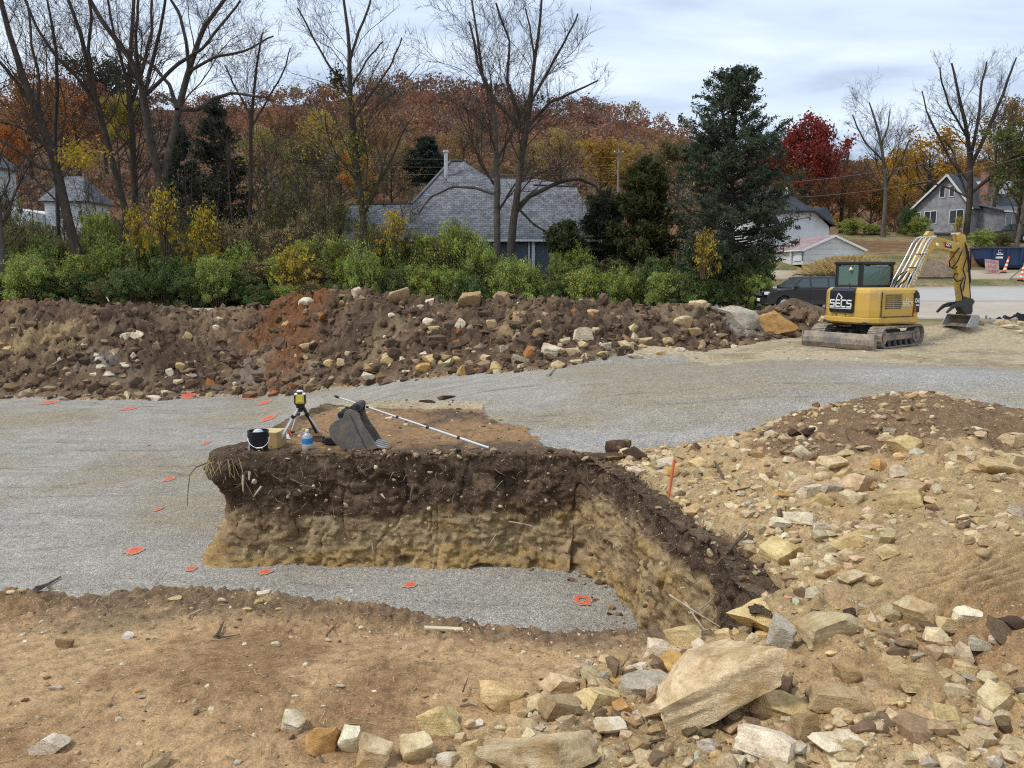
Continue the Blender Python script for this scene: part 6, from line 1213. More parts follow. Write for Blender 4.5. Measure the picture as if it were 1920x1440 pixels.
strip('dirt_drive', 17.5, 40, 30, lambda x: 58.5 + 0 * x, lambda x: 61.5 + 0 * x, 8, concrete('pale_dirt', (0.42, 0.35, 0.26), (0.36, 0.29, 0.20)), 'pale worn dirt drive across the grass', 0.04)
def shingle(name, c1, c2, gap, sx=0.30, sy=0.16):
    t = NT(name); g = t.n('ShaderNodeNewGeometry'); sn = t.n('ShaderNodeSeparateXYZ'); t.l(g.outputs['True Normal'], sn.inputs[0]); sp_ = t.n('ShaderNodeSeparateXYZ'); t.l(t.tc.outputs['Object'], sp_.inputs[0])
    k = t.math('GREATER_THAN', t.math('ABSOLUTE', sn.outputs[0]), t.math('ABSOLUTE', sn.outputs[1]))
    u = t.math('ADD', t.math('MULTIPLY', sp_.outputs[0], t.math('SUBTRACT', 1.0, k)), t.math('MULTIPLY', sp_.outputs[1], k)); v = t.math('MULTIPLY', sp_.outputs[2], 1.45)
    cv = t.n('ShaderNodeCombineXYZ'); t.l(u, cv.inputs[0]); t.l(v, cv.inputs[1])
    b = t.n('ShaderNodeTexBrick'); t.l(cv.outputs[0], b.inputs['Vector']); b.inputs['Color1'].default_value = (*c1, 1); b.inputs['Color2'].default_value = (*c2, 1); b.inputs['Mortar'].default_value = (*gap, 1)
    b.inputs['Scale'].default_value = 1.0; b.inputs['Brick Width'].default_value = sx; b.inputs['Row Height'].default_value = sy; b.inputs['Mortar Size'].default_value = 0.018; b.inputs['Bias'].default_value = 0.0
    n = t.noise(0.8, 5); c = t.mix(1.0, b.outputs[0], t.ramp(n.outputs['Fac'], [(0.3, 0.8), (0.7, 1.15)]).outputs[0], 'MULTIPLY'); n2 = t.noise(3.3, 2); c = t.mix(1.0, c, t.ramp(n2.outputs['Fac'], [(0.35, 0.8), (0.65, 1.2)]).outputs[0], 'MULTIPLY')
    t.color(c); t.set(0.9, 0, 0.2); t.bump(b.outputs['Fac'], 0.4, 0.02).node.invert = True; return t.m
def siding(name, c, pitch=0.18, dark=0.55):
    t = NT(name); sp_ = t.n('ShaderNodeSeparateXYZ'); t.l(t.tc.outputs['Object'], sp_.inputs[0]); f = t.math('FRACT', t.math('DIVIDE', sp_.outputs[2], pitch))
    n = t.noise(1.2, 5); c1 = t.mix(1.0, c, t.ramp(n.outputs['Fac'], [(0.3, 0.88), (0.7, 1.06)]).outputs[0], 'MULTIPLY')
    t.color(t.mix(t.ramp(f, [(0.0, 1.0), (0.14, 0.0)]).outputs[0], c1, tuple(v * dark for v in c))); t.set(0.6, 0, 0.3); t.bump(f, 0.5, 0.03); return t.m
M_SHG = shingle('grey_shingles', (0.135, 0.14, 0.152), (0.225, 0.23, 0.245), (0.085, 0.088, 0.096), 0.34, 0.20); M_SHB = shingle('black_shingles', (0.035, 0.04, 0.05), (0.055, 0.06, 0.072), (0.025, 0.027, 0.03)); M_SHP = shingle('faded_pink_shingles', (0.36, 0.27, 0.26), (0.31, 0.225, 0.215), (0.24, 0.17, 0.165), 0.4, 0.22)
M_SIDB = siding('blue_grey_siding', (0.13, 0.16, 0.19)); M_SIDW = siding('white_siding', (0.78, 0.79, 0.80), 0.2, 0.72); M_SIDC = siding('cream_siding', (0.70, 0.70, 0.66), 0.45, 0.55); M_STUC = plain('grey_stone_wall', (0.33, 0.33, 0.345), 0.9, var=0.35, scale=1.8); M_BRICK = shingle('red_brick', (0.30, 0.12, 0.08), (0.24, 0.095, 0.065), (0.35, 0.30, 0.27), 0.22, 0.08)
M_WHITE = plain('white_paint', (0.78, 0.78, 0.77), 0.5, var=0.08); M_BLACKP = plain('black_paint', (0.018, 0.018, 0.02), 0.45, var=0.2); M_PANE = glass('window_glass', (0.03, 0.036, 0.042), 0.08)
M_STUC_T = M_STUC
def polyroof(b, name, faces, mat, parent, thick=0.12):
    mb = MB()
    for f in faces: mb.add([Vector(p) - Vector(b) for p in f], [tuple(range(len(f)))])
    o = mb.build(name, mat, parent, fix=False); 
    for p in o.data.polygons:
        pass
    import bmesh as _b
    bm = _b.new(); bm.from_mesh(o.data); _b.ops.remove_doubles(bm, verts=bm.verts, dist=0.02)
    for f in bm.faces:
        if f.normal.z < 0: f.normal_flip()
    bm.to_mesh(o.data); bm.free()
    m = o.modifiers.new('thickness', 'SOLIDIFY'); m.thickness = thick; m.offset = -1; return o
def window(parent, x0, x1, z0, z1, y=0.0, panes=1, axis='x', fr=0.07, rows=2):
    """sash window in a wall lying in the local plane y = const (axis x) or x = const (axis y)"""
    mb = MB(); s = -1 if axis == 'x' else 1
    def bx(a0, a1, c0, c1, d0, d1):
        c = ((a0 + a1) / 2, (d0 + d1) / 2, (c0 + c1) / 2); d = (a1 - a0, abs(d1 - d0), c1 - c0)
        mb.box(c, d) if axis == 'x' else mb.box((c[1], c[0], c[2]), (d[1], d[0], d[2]))
    f0, f1 = (y - 0.06, y - 0.005) if axis == 'x' else (y + 0.005, y + 0.06)
    bx(x0, x0 + fr, z0, z1, f0, f1); bx(x1 - fr, x1, z0, z1, f0, f1); bx(x0 + fr, x1 - fr, z1 - fr, z1, f0, f1); bx(x0 + fr, x1 - fr, z0, z0 + fr, f0, f1)
    w = (x1 - x0 - 2 * fr) / panes
    for k in range(1, panes): bx(x0 + fr + k * w - fr / 2, x0 + fr + k * w + fr / 2, z0 + fr, z1 - fr, f0, f1)
    fo = mb.build('window', M_WHITE, parent)
    for k in range(panes):
        for r in range(rows):
            a, c = x0 + fr + k * w + 0.02, z0 + fr + (z1 - z0 - 2 * fr) / rows * r + 0.02; a1, c1 = a + w - 0.04, c + (z1 - z0 - 2 * fr) / rows - 0.04
            g = MB(); d = (f0 + f1) / 2
            if axis == 'x': g.box(((a + a1) / 2, d, (c + c1) / 2), (a1 - a, 0.012, c1 - c))
            else: g.box((d, (a + a1) / 2, (c + c1) / 2), (0.012, a1 - a, c1 - c))
            g.build('pane', M_PANE, fo)
    return fo
def grey_house():
    A = lambda p, q, Y: at(p, q, Y)
    e1, m1, m2, e2 = A(640,452,50), A(745,450,50), A(965,447,50), A(1128,445,50); a1, a2 = A(652,384,54.5), A(772,382,54.5); p1, p2 = A(845,302,58), A(868,302,58)
    b0, b1 = A(915,333,57.2), A(1003,335,57.2); c1, c2 = A(1000,347,55.6), A(1080,350,55.6)
    ze = (e1.z + e2.z) / 2
    for v in (e1, m1, m2, e2): v.z = ze
    k1, k2, k3 = Vector((a1.x - 0.5, 63, ze)), Vector((p1.x, 66, ze)), Vector((e2.x + 0.3, 63, ze))
    base = Vector(((e1.x + e2.x) / 2, 55, 2.4)); root = thing('house', 'grey house with a big shingled hip roof behind the bare trees', 'house', base, 0, 'houses around the site')
    faces = [[e1, m1, a2, a1], [m1, m2, b0, p2, p1, a2], [m2, e2, c2, c1, b0], [a1, a2, k2, k1], [a2, p1, k2], [p1, p2, k2], [p2, b0, b1, k2], [b0, c1, b1], [c1, c2, b1], [b1, c2, k3, k2], [e2, k3, c2], [e1, a1, k1]]
    rf = polyroof(base, 'roof', faces, M_SHG, root)
    for a, b in ((a1, a2), (p1, p2), (b0, b1), (c1, c2), (a2, p1)): MB().bar(Vector(a) - base + Vector((0, 0, 0.03)), Vector(b) - base + Vector((0, 0, 0.03)), 0.24, 0.06).build('ridge_cap', plain('ridge_shingle', (0.12, 0.125, 0.14), 0.9), rf)
    mb = MB(); pp = A(836, 318, 56.6) - base; pt = A(836, 286, 56.6) - base; mb.cyl(pp - Vector((0, 0, 0.6)), pt, 0.13, n=10); mb.cyl(pt, pt + Vector((0, 0, 0.16)), 0.2, n=10); mb.build('vent_pipe', plain('galvanised', (0.62, 0.65, 0.66), 0.4, 0.3), rf)
    mb = MB(); x0, x1 = e1.x + 0.4 - base.x, e2.x - 0.4 - base.x; mb.box(((x0 + x1) / 2, 1.0, (ze - 2.4) / 2 - 0.05), (x1 - x0, 11, ze - 2.4 - 0.15)); mb.build('wall', M_SIDB, root)
    mb = MB(); mb.box((0, e1.y - base.y - 0.06, ze - 2.4 - 0.08), (e2.x - e1.x, 0.12, 0.13)); mb.build('gutter', M_WHITE, root)
    mb = MB(); q = A(1000, 470, 50.3) - base; mb.box((q.x, -4.62, (ze - 2.4) / 2), (0.2, 0.2, ze - 2.4 - 0.2)); mb.box((q.x - 0.28, -4.62, (ze - 2.4) / 2), (0.1, 0.1, ze - 2.4 - 0.2)); mb.build('porch_post', M_WHITE, root)
    for k, px in enumerate((880, 920, 1050)):
        q = A(px, 470, 50.3) - base; window(root, q.x - 0.5, q.x + 0.5, 0.9, 2.2, -4.5)
grey_house()
def white_house():
    A = at; Y = 72; base = A(1500, 445, Y); base.z = 4.2; root = thing('house', 'white sided house with a black hip roof behind the garage', 'house', base, 0, 'houses around the site')
    w = [A(1405,397,Y), A(1527,397,Y), A(1554,424,Y), A(1555,460,Y), A(1405,460,Y)]; mb = MB(); mb.prism([((v - base).x, (v - base).z) for v in w], 0, 10.5); mb.build('wall', M_SIDW, root)
    e0, e1, e2 = A(1400,394,Y-0.5), A(1528.5,395,Y-0.5), A(1566,422,Y-0.5); r0, r1 = A(1405,370,76.5), A(1486,370,76.5); t0, t1 = A(1405,355,80), A(1470,357,80); q0, q1 = A(1519,389,79), A(1551,389,80.5)
    bk = [Vector((e0.x, 86, e0.z)), Vector((e1.x, 86, e0.z)), Vector((e2.x + 0.6, 85, e2.z))]
    rf = polyroof(base, 'roof', [[e0, e1, r1, r0], [r0, r1, t1, t0], [e1, e2, q1, q0], [e1, q0, r1], [r1, q0, bk[1], t1], [q0, q1, bk[2], bk[1]], [e2, bk[2], q1], [t0, t1, bk[1], bk[0]]], M_SHB, root)
    mb = MB(); mb.bar(e0 - base - Vector((0, 0.05, 0.12)), e1 - base - Vector((0, 0.05, 0.12)), 0.24, 0.1); mb.bar(e1 - base - Vector((0, 0.05, 0.12)), e2 - base - Vector((0, 0.05, 0.12)), 0.26, 0.1); mb.build('fascia', M_BLACKP, rf)
    v = A(1475, 366, 77.5) - base; mb = MB(); mb.cyl(v, v + Vector((0, 0, 0.75)), 0.12, n=8); mb.build('vent_pipe', M_WHITE, rf)
    d = A(1557, 424, Y) - base; mb = MB(); mb.tube([d, d + Vector((-0.15, 0.1, -0.4)), d + Vector((-0.2, 0.1, -1.6))], 0.05); mb.build('downspout', M_BLACKP, root)
    g = A(1497, 428, Y) - base; mb = MB(); mb.box((g.x, -0.03, g.z), (0.4, 0.06, 0.2)); mb.build('wall_vent', plain('vent_grey', (0.14, 0.15, 0.16), 0.5), root)
    s0 = A(1420, 396, 69.5); s = [s0, A(1452,398,69.5), A(1464,420,69.5), A(1420,421,69.5)]; b2 = [v + Vector((0, 3.0, 0.6)) for v in s[:2]]
    polyroof(base, 'porch_roof', [[s[3], s[2], s[1], s[0]], [s[0], s[1], b2[1], b2[0]]], M_SHB, root)
white_house()
def garage():
    k = at(1505, 489, 62); root = thing('garage', 'small white garage with a faded pinkish roof left of the ornamental grass', 'garage', k, R(2), 'houses around the site'); w, d, eh, rh = 4.9, 8.0, 1.25, 2.25
    eh = at(1505, 466, 62).z - k.z; rh = at(1560, 440, 62).z - k.z
    mb = MB(); mb.prism([(0, -0.3), (w, -0.3), (w, eh), (w / 2, rh - 0.08), (0, eh)], 0, d); mb.build('wall', M_SIDC, root)
    ov = 0.18; s = (rh - eh) / (w / 2); f = [[(-ov, -ov, eh - ov * s), (w / 2, -ov, rh), (w / 2, d + ov, rh), (-ov, d + ov, eh - ov * s)], [(w / 2, -ov, rh), (w + ov, -ov, eh - ov * s), (w + ov, d + ov, eh - ov * s), (w / 2, d + ov, rh)]]
    rf = polyroof((0, 0, 0), 'roof', f, M_SHP, root, 0.1)
    mb = MB(); mb.bar((-ov, -ov - 0.02, eh - ov * s - 0.09), (w / 2, -ov - 0.02, rh - 0.09), 0.05, 0.16); mb.bar((w / 2, -ov - 0.02, rh - 0.09), (w + ov, -ov - 0.02, eh - ov * s - 0.09), 0.05, 0.16); mb.build('rake_board', M_WHITE, rf)
    mb = MB(); mb.box((-ov - 0.05, d / 2, eh - ov * s - 0.06), (0.1, d + 2 * ov, 0.1)); mb.build('gutter', M_WHITE, rf)
    mb = MB(); mb.box((-0.03, 1.0, eh * 0.46), (0.06, 1.5, eh * 0.92)); dr = mb.build('door', plain('door_white', (0.72, 0.74, 0.77), 0.5), root)
    mb = MB(); mb.box((-0.075, 1.6, eh * 0.45), (0.03, 0.06, 0.1)); mb.build('handle', M_BLACKP, dr)
    mb = MB(); mb.box((-0.14, 2.1, eh * 0.5 - 0.06), (0.14, 0.16, eh * 1.02)); mb.build('downspout', M_WHITE, root)
    mb = MB(); mb.box((-0.02, -0.02, eh * 0.45), (0.07, 0.07, eh * 0.9)); mb.build('corner_post', plain('corner_dark', (0.10, 0.10, 0.10), 0.6), root)
garage()
def gabled_house():
    b = at(1709, 432, 90); root = thing('house', 'grey stone house with a steep gable and brick chimney at right', 'house', b, R(-60), 'houses around the site'); w, d = 6.6, 12.0; ax = 0.60 * w
    eh = at(1709, 391, 90).z - b.z; rh = eh + 3.3
    mb = MB(); mb.prism([(0, -1.5), (w, -1.5), (w, eh), (ax, rh), (0, eh)], 0, d); mb.build('wall', M_STUC, root)
    ov = 0.45; s = (rh - eh) / (w / 2); rf = polyroof((0, 0, 0), 'roof', [[(-ov, -ov, eh - ov * s), (ax, -ov, rh + 0.1), (ax, d + ov, rh + 0.1), (-ov, d + ov, eh - ov * s)], [(ax, -ov, rh + 0.1), (w + ov, -ov, eh - ov * s), (w + ov, d + ov, eh - ov * s), (ax, d + ov, rh + 0.1)]], plain('slate_roof', (0.085, 0.09, 0.10), 0.85, var=0.3), root, 0.14)
    mb = MB(); mb.bar((-ov, -ov - 0.03, eh - ov * s - 0.1), (ax, -ov - 0.03, rh), 0.06, 0.2); mb.bar((ax, -ov - 0.03, rh), (w + ov, -ov - 0.03, eh - ov * s - 0.1), 0.06, 0.2); mb.build('rake_board', M_WHITE, rf)
    window(root, 1.4, 2.9, 0.55, 2.05, 0, 2); window(root, 4.3, 5.9, 0.45, 2.0, 0, 2); window(root, 3.0, 3.65, 3.4, 4.6, 0, 1); window(root, 4.1, 4.7, 3.4, 4.6, 0, 1); window(root, 0.1, 1.0, 1.2, 2.0, 0, 2)
    mb = MB(); mb.box((w + 0.1, 2.6, 2.2), (0.9, 1.3, 7.4)); mb.build('chimney', M_BRICK, root)
    mb = MB(); mb.prism([(w * 0.55, rh - 0.5), (w * 0.98, rh - 0.5), (w * 0.98, rh - 1.9)], 4.3, 7.5); mb.build('dormer', M_WHITE, rf)
    mb = MB(); mb.prism([(w, -1.5), (w + 2.4, -1.5), (w + 2.4, eh - 0.75), (w, eh - 0.2)], 1.5, 14.5); mb.build('porch', M_STUC, root)
    polyroof((0, 0, 0), 'porch_roof', [[(w - 0.05, 1.0, eh + 0.1), (w + 2.9, 1.0, eh - 0.75), (w + 2.9, 15, eh - 0.75), (w - 0.05, 15, eh + 0.1)]], plain('porch_shingle', (0.15, 0.15, 0.16), 0.85), root, 0.12)
    mb = MB(); mb.box((w + 2.93, 8, eh - 0.86), (0.06, 14, 0.18)); mb.build('gutter', M_WHITE, root)
    for y0, y1 in ((2.2, 4.6), (6.2, 9.0), (10.2, 12.6)): window(root, y0, y1, 0.15, 1.45, w + 2.4, 2, 'y', rows=1)
gabled_house()
def small_house(px, by, ey, ty, hw, Y, label, wall, roof, dep=8, hip=True):
    b = at(px, by, Y); W_ = hw * mpp(Y) * 2; eh = at(px, ey, Y).z - b.z; rh = at(px, ty, Y + dep / 2).z - b.z; root = thing('house', label, 'house', b, 0, 'houses around the site')
    gd = max(2.0, b.z - hmap(b.x, b.y) + 0.5) if b.y < 129 else 2.5; mb = MB(); mb.box((0, dep / 2, (eh - gd) / 2), (W_, dep, eh + gd)); mb.build('wall', wall, root); o = 0.4; h = W_ * 0.28 if hip else -o
    A_, B_, C_, D_ = (-W_/2 - o, -o, eh), (W_/2 + o, -o, eh), (W_/2 + o, dep + o, eh), (-W_/2 - o, dep + o, eh); r0, r1 = (-W_/2 + h, dep/2, rh), (W_/2 - h, dep/2, rh)
    rf = polyroof((0, 0, 0), 'roof', [[A_, B_, r1, r0], [B_, C_, r1], [C_, D_, r0, r1], [D_, A_, r0]], roof, root, 0.12); mb = MB(); mb.box((0, -o - 0.04, eh - 0.08), (W_ + 2 * o, 0.08, 0.14)); mb.build('fascia', M_BLACKP, rf)
    return root, W_, eh
r, W_, eh = small_house(124, 432, 377, 331, 36, 72, 'white house with a blue-grey hip roof behind the leaning tree', M_SIDW, M_SHG, dep=4.5); window(r, -0.9, 0.3, eh - 1.7, eh - 0.75, 0); window(r, 1.2, 1.7, eh - 1.7, eh - 0.85, 0)
mb = MB(); mb.prism([(-4.2, -1), (-1.9, -1), (-1.9, 1.5), (-4.2, 2.0)], -1.2, 4); mb.build('side_wing', M_SIDW, r)
r, W_, eh = small_house(-34, 360, 314, 283, 36, 80, 'grey-roofed house at the left edge', plain('pale_wall', (0.50, 0.52, 0.54), 0.7), M_SHG, dep=2.5); window(r, 1.0, 1.9, eh - 1.9, eh - 0.8, 0)
r, W_, eh = small_house(632, 322, 297, 280, 40, 190, 'long pale house with a dark roof far behind the vine-clad tree', M_SIDW, plain('brown_grey_roof', (0.20, 0.18, 0.185), 0.9), hip=False)
for k in range(3): window(r, -2.4 + k * 1.9, -1.2 + k * 1.9, eh - 1.6, eh - 0.5, 0)
r, W_, eh = small_house(708, 335, 310, 293, 20, 186, 'brick house with a pale roof right of the vine-clad tree', M_BRICK, plain('pale_roof', (0.33, 0.30, 0.30), 0.9), hip=False); window(r, 0.2, 1.1, eh - 1.5, eh - 0.5, 0)
r, W_, eh = small_house(172, 258, 244, 237, 18, 305, 'white building far up behind the bare trees', M_SIDW, plain('tin_roof', (0.55, 0.56, 0.57), 0.5), hip=False); window(r, -1, 0, eh - 1.3, eh - 0.4, 0)
# ------------------------------------------------------------------ pole and overhead lines
M_WOOD = bark_material('weathered_wood', (0.22, 0.185, 0.15), (0.29, 0.25, 0.205)); M_CABLE = plain('cable', (0.24, 0.235, 0.23), 0.6)
def utility_pole():
    b = at(1158, 392, 86); t_ = at(1159, 278, 86); root = thing('utility_pole', 'weathered wooden utility pole behind the grey house', 'utility pole', b); h = t_.z - b.z
    mb = MB(); mb.cyl((0, 0, -1), (0, 0, h), 0.13, 0.10, 10); mb.build('pole', M_WOOD, root); mb = MB(); mb.box((0, -0.16, h - 0.5), (1.1, 0.08, 0.08)); mb.build('crossarm', M_WOOD, root)
    for k in (-0.45, 0.45): mb = MB(); mb.lathe([(0.0, 0), (0.05, 0), (0.06, 0.08), (0.03, 0.14), (0, 0.15)], (k, -0.16, h - 0.44), 8); mb.build('insulator', M_WHITE, root)
utility_pole()
def wire(a, b, sag, label, r=0.014):
    a = Vector(a); b = Vector(b); P = [a.lerp(b, i / 14) - Vector((0, 0, sag * 4 * (i / 14) * (1 - i / 14))) for i in range(15)]
    mb = MB(); mb.tube([p - a for p in P], r, 4); o = mb.build('power_line', M_CABLE, None, loc=a); tag(o, label, 'cable', 'overhead lines')
pt = at(1158, 284, 86)
for k, (y0, lb) in enumerate([(283, 'highest overhead line running left from the wooden pole'), (298, 'second overhead line running left from the wooden pole'), (312, 'third overhead line running left from the wooden pole'), (328, 'lowest overhead line running left from the wooden pole')]): wire(at(1158, y0 + 12, 86), at(300, y0, 92), 0.5, lb)
wire(at(1158, 296, 86), at(1445, 330, 60), 0.2, 'overhead line from the wooden pole to behind the cedar'); wire(at(1425, 345, 56), at(1990, 232, 66), 0.9, 'overhead line rising right across the red tree'); wire(at(1450, 371, 60), at(2010, 262, 62), 1.0, 'lower overhead line rising right across the bare trees')
# ------------------------------------------------------------------ ornamental grass and earth piles
def grass_clump():
    rng = np.random.default_rng(700); b = at(1592, 496, 58.5); b.z = hmap(b.x, b.y); n = 5200; u = rng.normal(size=(n, 2)) * np.array((1.25, 0.7)); L = rng.uniform(0.8, 1.9, n) * np.exp(-(u[:, 0] / 3.2) ** 2) * 0.95
    lean = np.stack([u[:, 0] * 0.20 + rng.normal(size=n) * 0.30, rng.normal(size=n) * 0.3], -1); P0 = np.stack([u[:, 0], u[:, 1], np.zeros(n)], -1); P1 = P0 + np.stack([lean[:, 0] * 0.4, lean[:, 1] * 0.4, L * 0.65], -1); P2 = P0 + np.stack([lean[:, 0] * 1.3, lean[:, 1] * 1.3, L], -1)
    w = np.array((0.022, 0.0, 0)); V = np.stack([P0 - w, P0 + w, P1 + w * 1.2, P2 + w * 1.5, P2 - w * 1.5, P1 - w * 1.2], 1).reshape(-1, 3); i = (np.arange(n) * 6)[:, None]; Q = np.concatenate([i + np.array([0, 1, 2, 5]), i + np.array([5, 2, 3, 4])])
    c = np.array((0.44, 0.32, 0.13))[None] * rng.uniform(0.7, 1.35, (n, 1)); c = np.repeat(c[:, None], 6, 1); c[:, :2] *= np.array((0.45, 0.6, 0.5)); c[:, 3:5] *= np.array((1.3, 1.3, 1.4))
    root = thing('ornamental_grass', 'wide clump of tall tan ornamental grass beside the garage', 'grass', b); put('blades', np_mesh('blades', V, Q, False, c.reshape(-1, 3)), M_LEAF, root)
grass_clump()
def dirt_pile(px, py, wx, h, Y, col, label, seed, dy=None):
    b = at(px, py, Y); b.z = hmap(b.x, b.y) - 0.05; n = 60; g = np.linspace(-1, 1, n); X, Yy = np.meshgrid(g, g); r = np.hypot(X, Yy); z = h * np.clip(1 - r ** 1.4, 0, 1) * (1 + 0.5 * fbm(X * 2 + seed, Yy * 2, o=3, seed=seed)) + 0.10 * clods(X * 6 * wx / 2, Yy * 6, seed)[0] * (r < 0.97) - 0.12 * (r > 0.97)
    V = np.stack([X * wx, Yy * (dy or wx * 0.6), z], -1).reshape(-1, 3); i, j = np.meshgrid(np.arange(n - 1), np.arange(n - 1), indexing='ij'); a = (i * n + j).ravel(); Q = np.stack([a, a + 1, a + n + 1, a + n], -1)
    c = np.array(col)[None] * (1 + 0.3 * fbm(V[:, 0] * 2, V[:, 1] * 2, o=3, seed=seed))[:, None]; o = put('dirt_pile', np_mesh('dirt_pile', V, Q, True, c, {'grit': np.full(len(V), 0.5)}), M_BERM, None, b); tag(o, label, 'dirt pile', 'earth piles across the road'); return o
dirt_pile(1735, 512, 2.6, 1.3, 60, (0.20, 0.145, 0.10), 'brown earth pile seen under the digger boom', 31); dirt_pile(1808, 503, 1.8, 1.7, 64, (0.30, 0.15, 0.09), 'reddish earth pile left of the blue dumpster', 32); dirt_pile(1490, 607, 1.7, 0.62, 31.0, (0.13, 0.09, 0.06), 'dark earth pile between the orange boulder and the parked car', 33)
# ================================================================== vehicles
M_CATY = grimy('machine_yellow', (0.60, 0.375, 0.075), (0.40, 0.29, 0.15), 0.32, 0.42, scale=2.2); M_MUD = grimy('muddy_steel', (0.16, 0.14, 0.12), (0.36, 0.29, 0.21), 0.75, 0.7, scale=3.5); M_STEEL = grimy('dark_steel', (0.05, 0.048, 0.045), (0.17, 0.14, 0.11), 0.3, 0.5, 0.3, scale=5); M_RUB = plain('black_rubber', (0.014, 0.014, 0.015), 0.6, var=0.3); M_BLK = plain('black_panel', (0.012, 0.013, 0.016), 0.35, var=0.3, spec=0.5); M_CHROME = plain('chrome', (0.65, 0.66, 0.68), 0.25, 0.9, var=0.1); M_DECAL = plain('white_decal', (0.85, 0.85, 0.83), 0.5, var=0.06); M_CABG = glass('cab_glass', (0.10, 0.17, 0.155), 0.06); M_RED = plain('orange_red', (0.75, 0.10, 0.03), 0.5)
def face_mesh(me, name, mat, parent, origin, X, Y, rot=None):
    X = Vector(X).normalized(); Y = Vector(Y).normalized(); Z = X.cross(Y); M = Matrix((X, Y, Z)).transposed().to_4x4(); M.translation = Vector(origin)
    o = put(name, me, mat, parent); o.matrix_local = M; return o
def stroke(pts, w, t=0.004):
    mb = MB()
    for a, b in zip(pts[:-1], pts[1:]):
        a = Vector((a[0], a[1], 0)); b = Vector((b[0], b[1], 0)); d = (b - a).normalized(); n = Vector((-d.y, d.x, 0)) * w / 2; e = d * w * 0.35
        mb.add([a - e - n, b + e - n, b + e + n, a - e + n, a - e - n + Vector((0, 0, t)), b + e - n + Vector((0, 0, t)), b + e + n + Vector((0, 0, t)), a - e + n + Vector((0, 0, t))], [(0,3,2,1),(4,5,6,7),(0,1,5,4),(1,2,6,5),(2,3,7,6),(3,0,4,7)])
    return mb
def secs_logo(parent, origin, X, Y, s):
    """block lettering SECS with a little digger arm over it and a bar below; s = lettering height"""
    L = {'S': [(0.8,1),(0,1),(0,0.52),(0.8,0.52),(0.8,0),(0,0)], 'C': [(0.8,1),(0,1),(0,0),(0.8,0)]}
    parts = []; x = 0
    for ch, k in (('S', 1.0), ('E', 1.0), ('C', 1.0), ('S', 1.0)):
        if ch == 'E': parts += [[(x + 0.72, 1), (x + 0.05, 1)], [(x + 0.8, 0.5), (x + 0.25, 0.5)], [(x + 0.05, 1), (x + 0.05, 0), (x + 0.8, 0)]]; ex = x
        else: parts.append([(x + a, b) for a, b in L[ch]])
        x += 1.12
    tot = x - 0.32; f = lambda p: ((p[0] - tot / 2) * s, (p[1] - 0.5) * s)
    mb = MB()
    for p in parts: q = stroke([f(a) for a in p], 0.2 * s); mb.add(q.v, q.f)
    q = stroke([f(a) for a in [(ex + 0.05, 1.05), (ex + 0.45, 2.05), (ex + 1.25, 1.45)]], 0.13 * s); mb.add(q.v, q.f); q = stroke([f((ex + 1.25, 1.45)), f((ex + 1.0, 1.25))], 0.18 * s); mb.add(q.v, q.f)
    for a, b in ((-0.05, 0.95), (1.0, 1.8), (1.85, 2.9), (2.95, tot + 0.05)): q = stroke([f((a, -0.28)), f((b, -0.28))], 0.085 * s); mb.add(q.v, q.f)
    me = mb.build('tmp', M_DECAL); d = me.data; bpy.data.objects.remove(me); return face_mesh(d, 'lettering', None, parent, origin, X, Y)
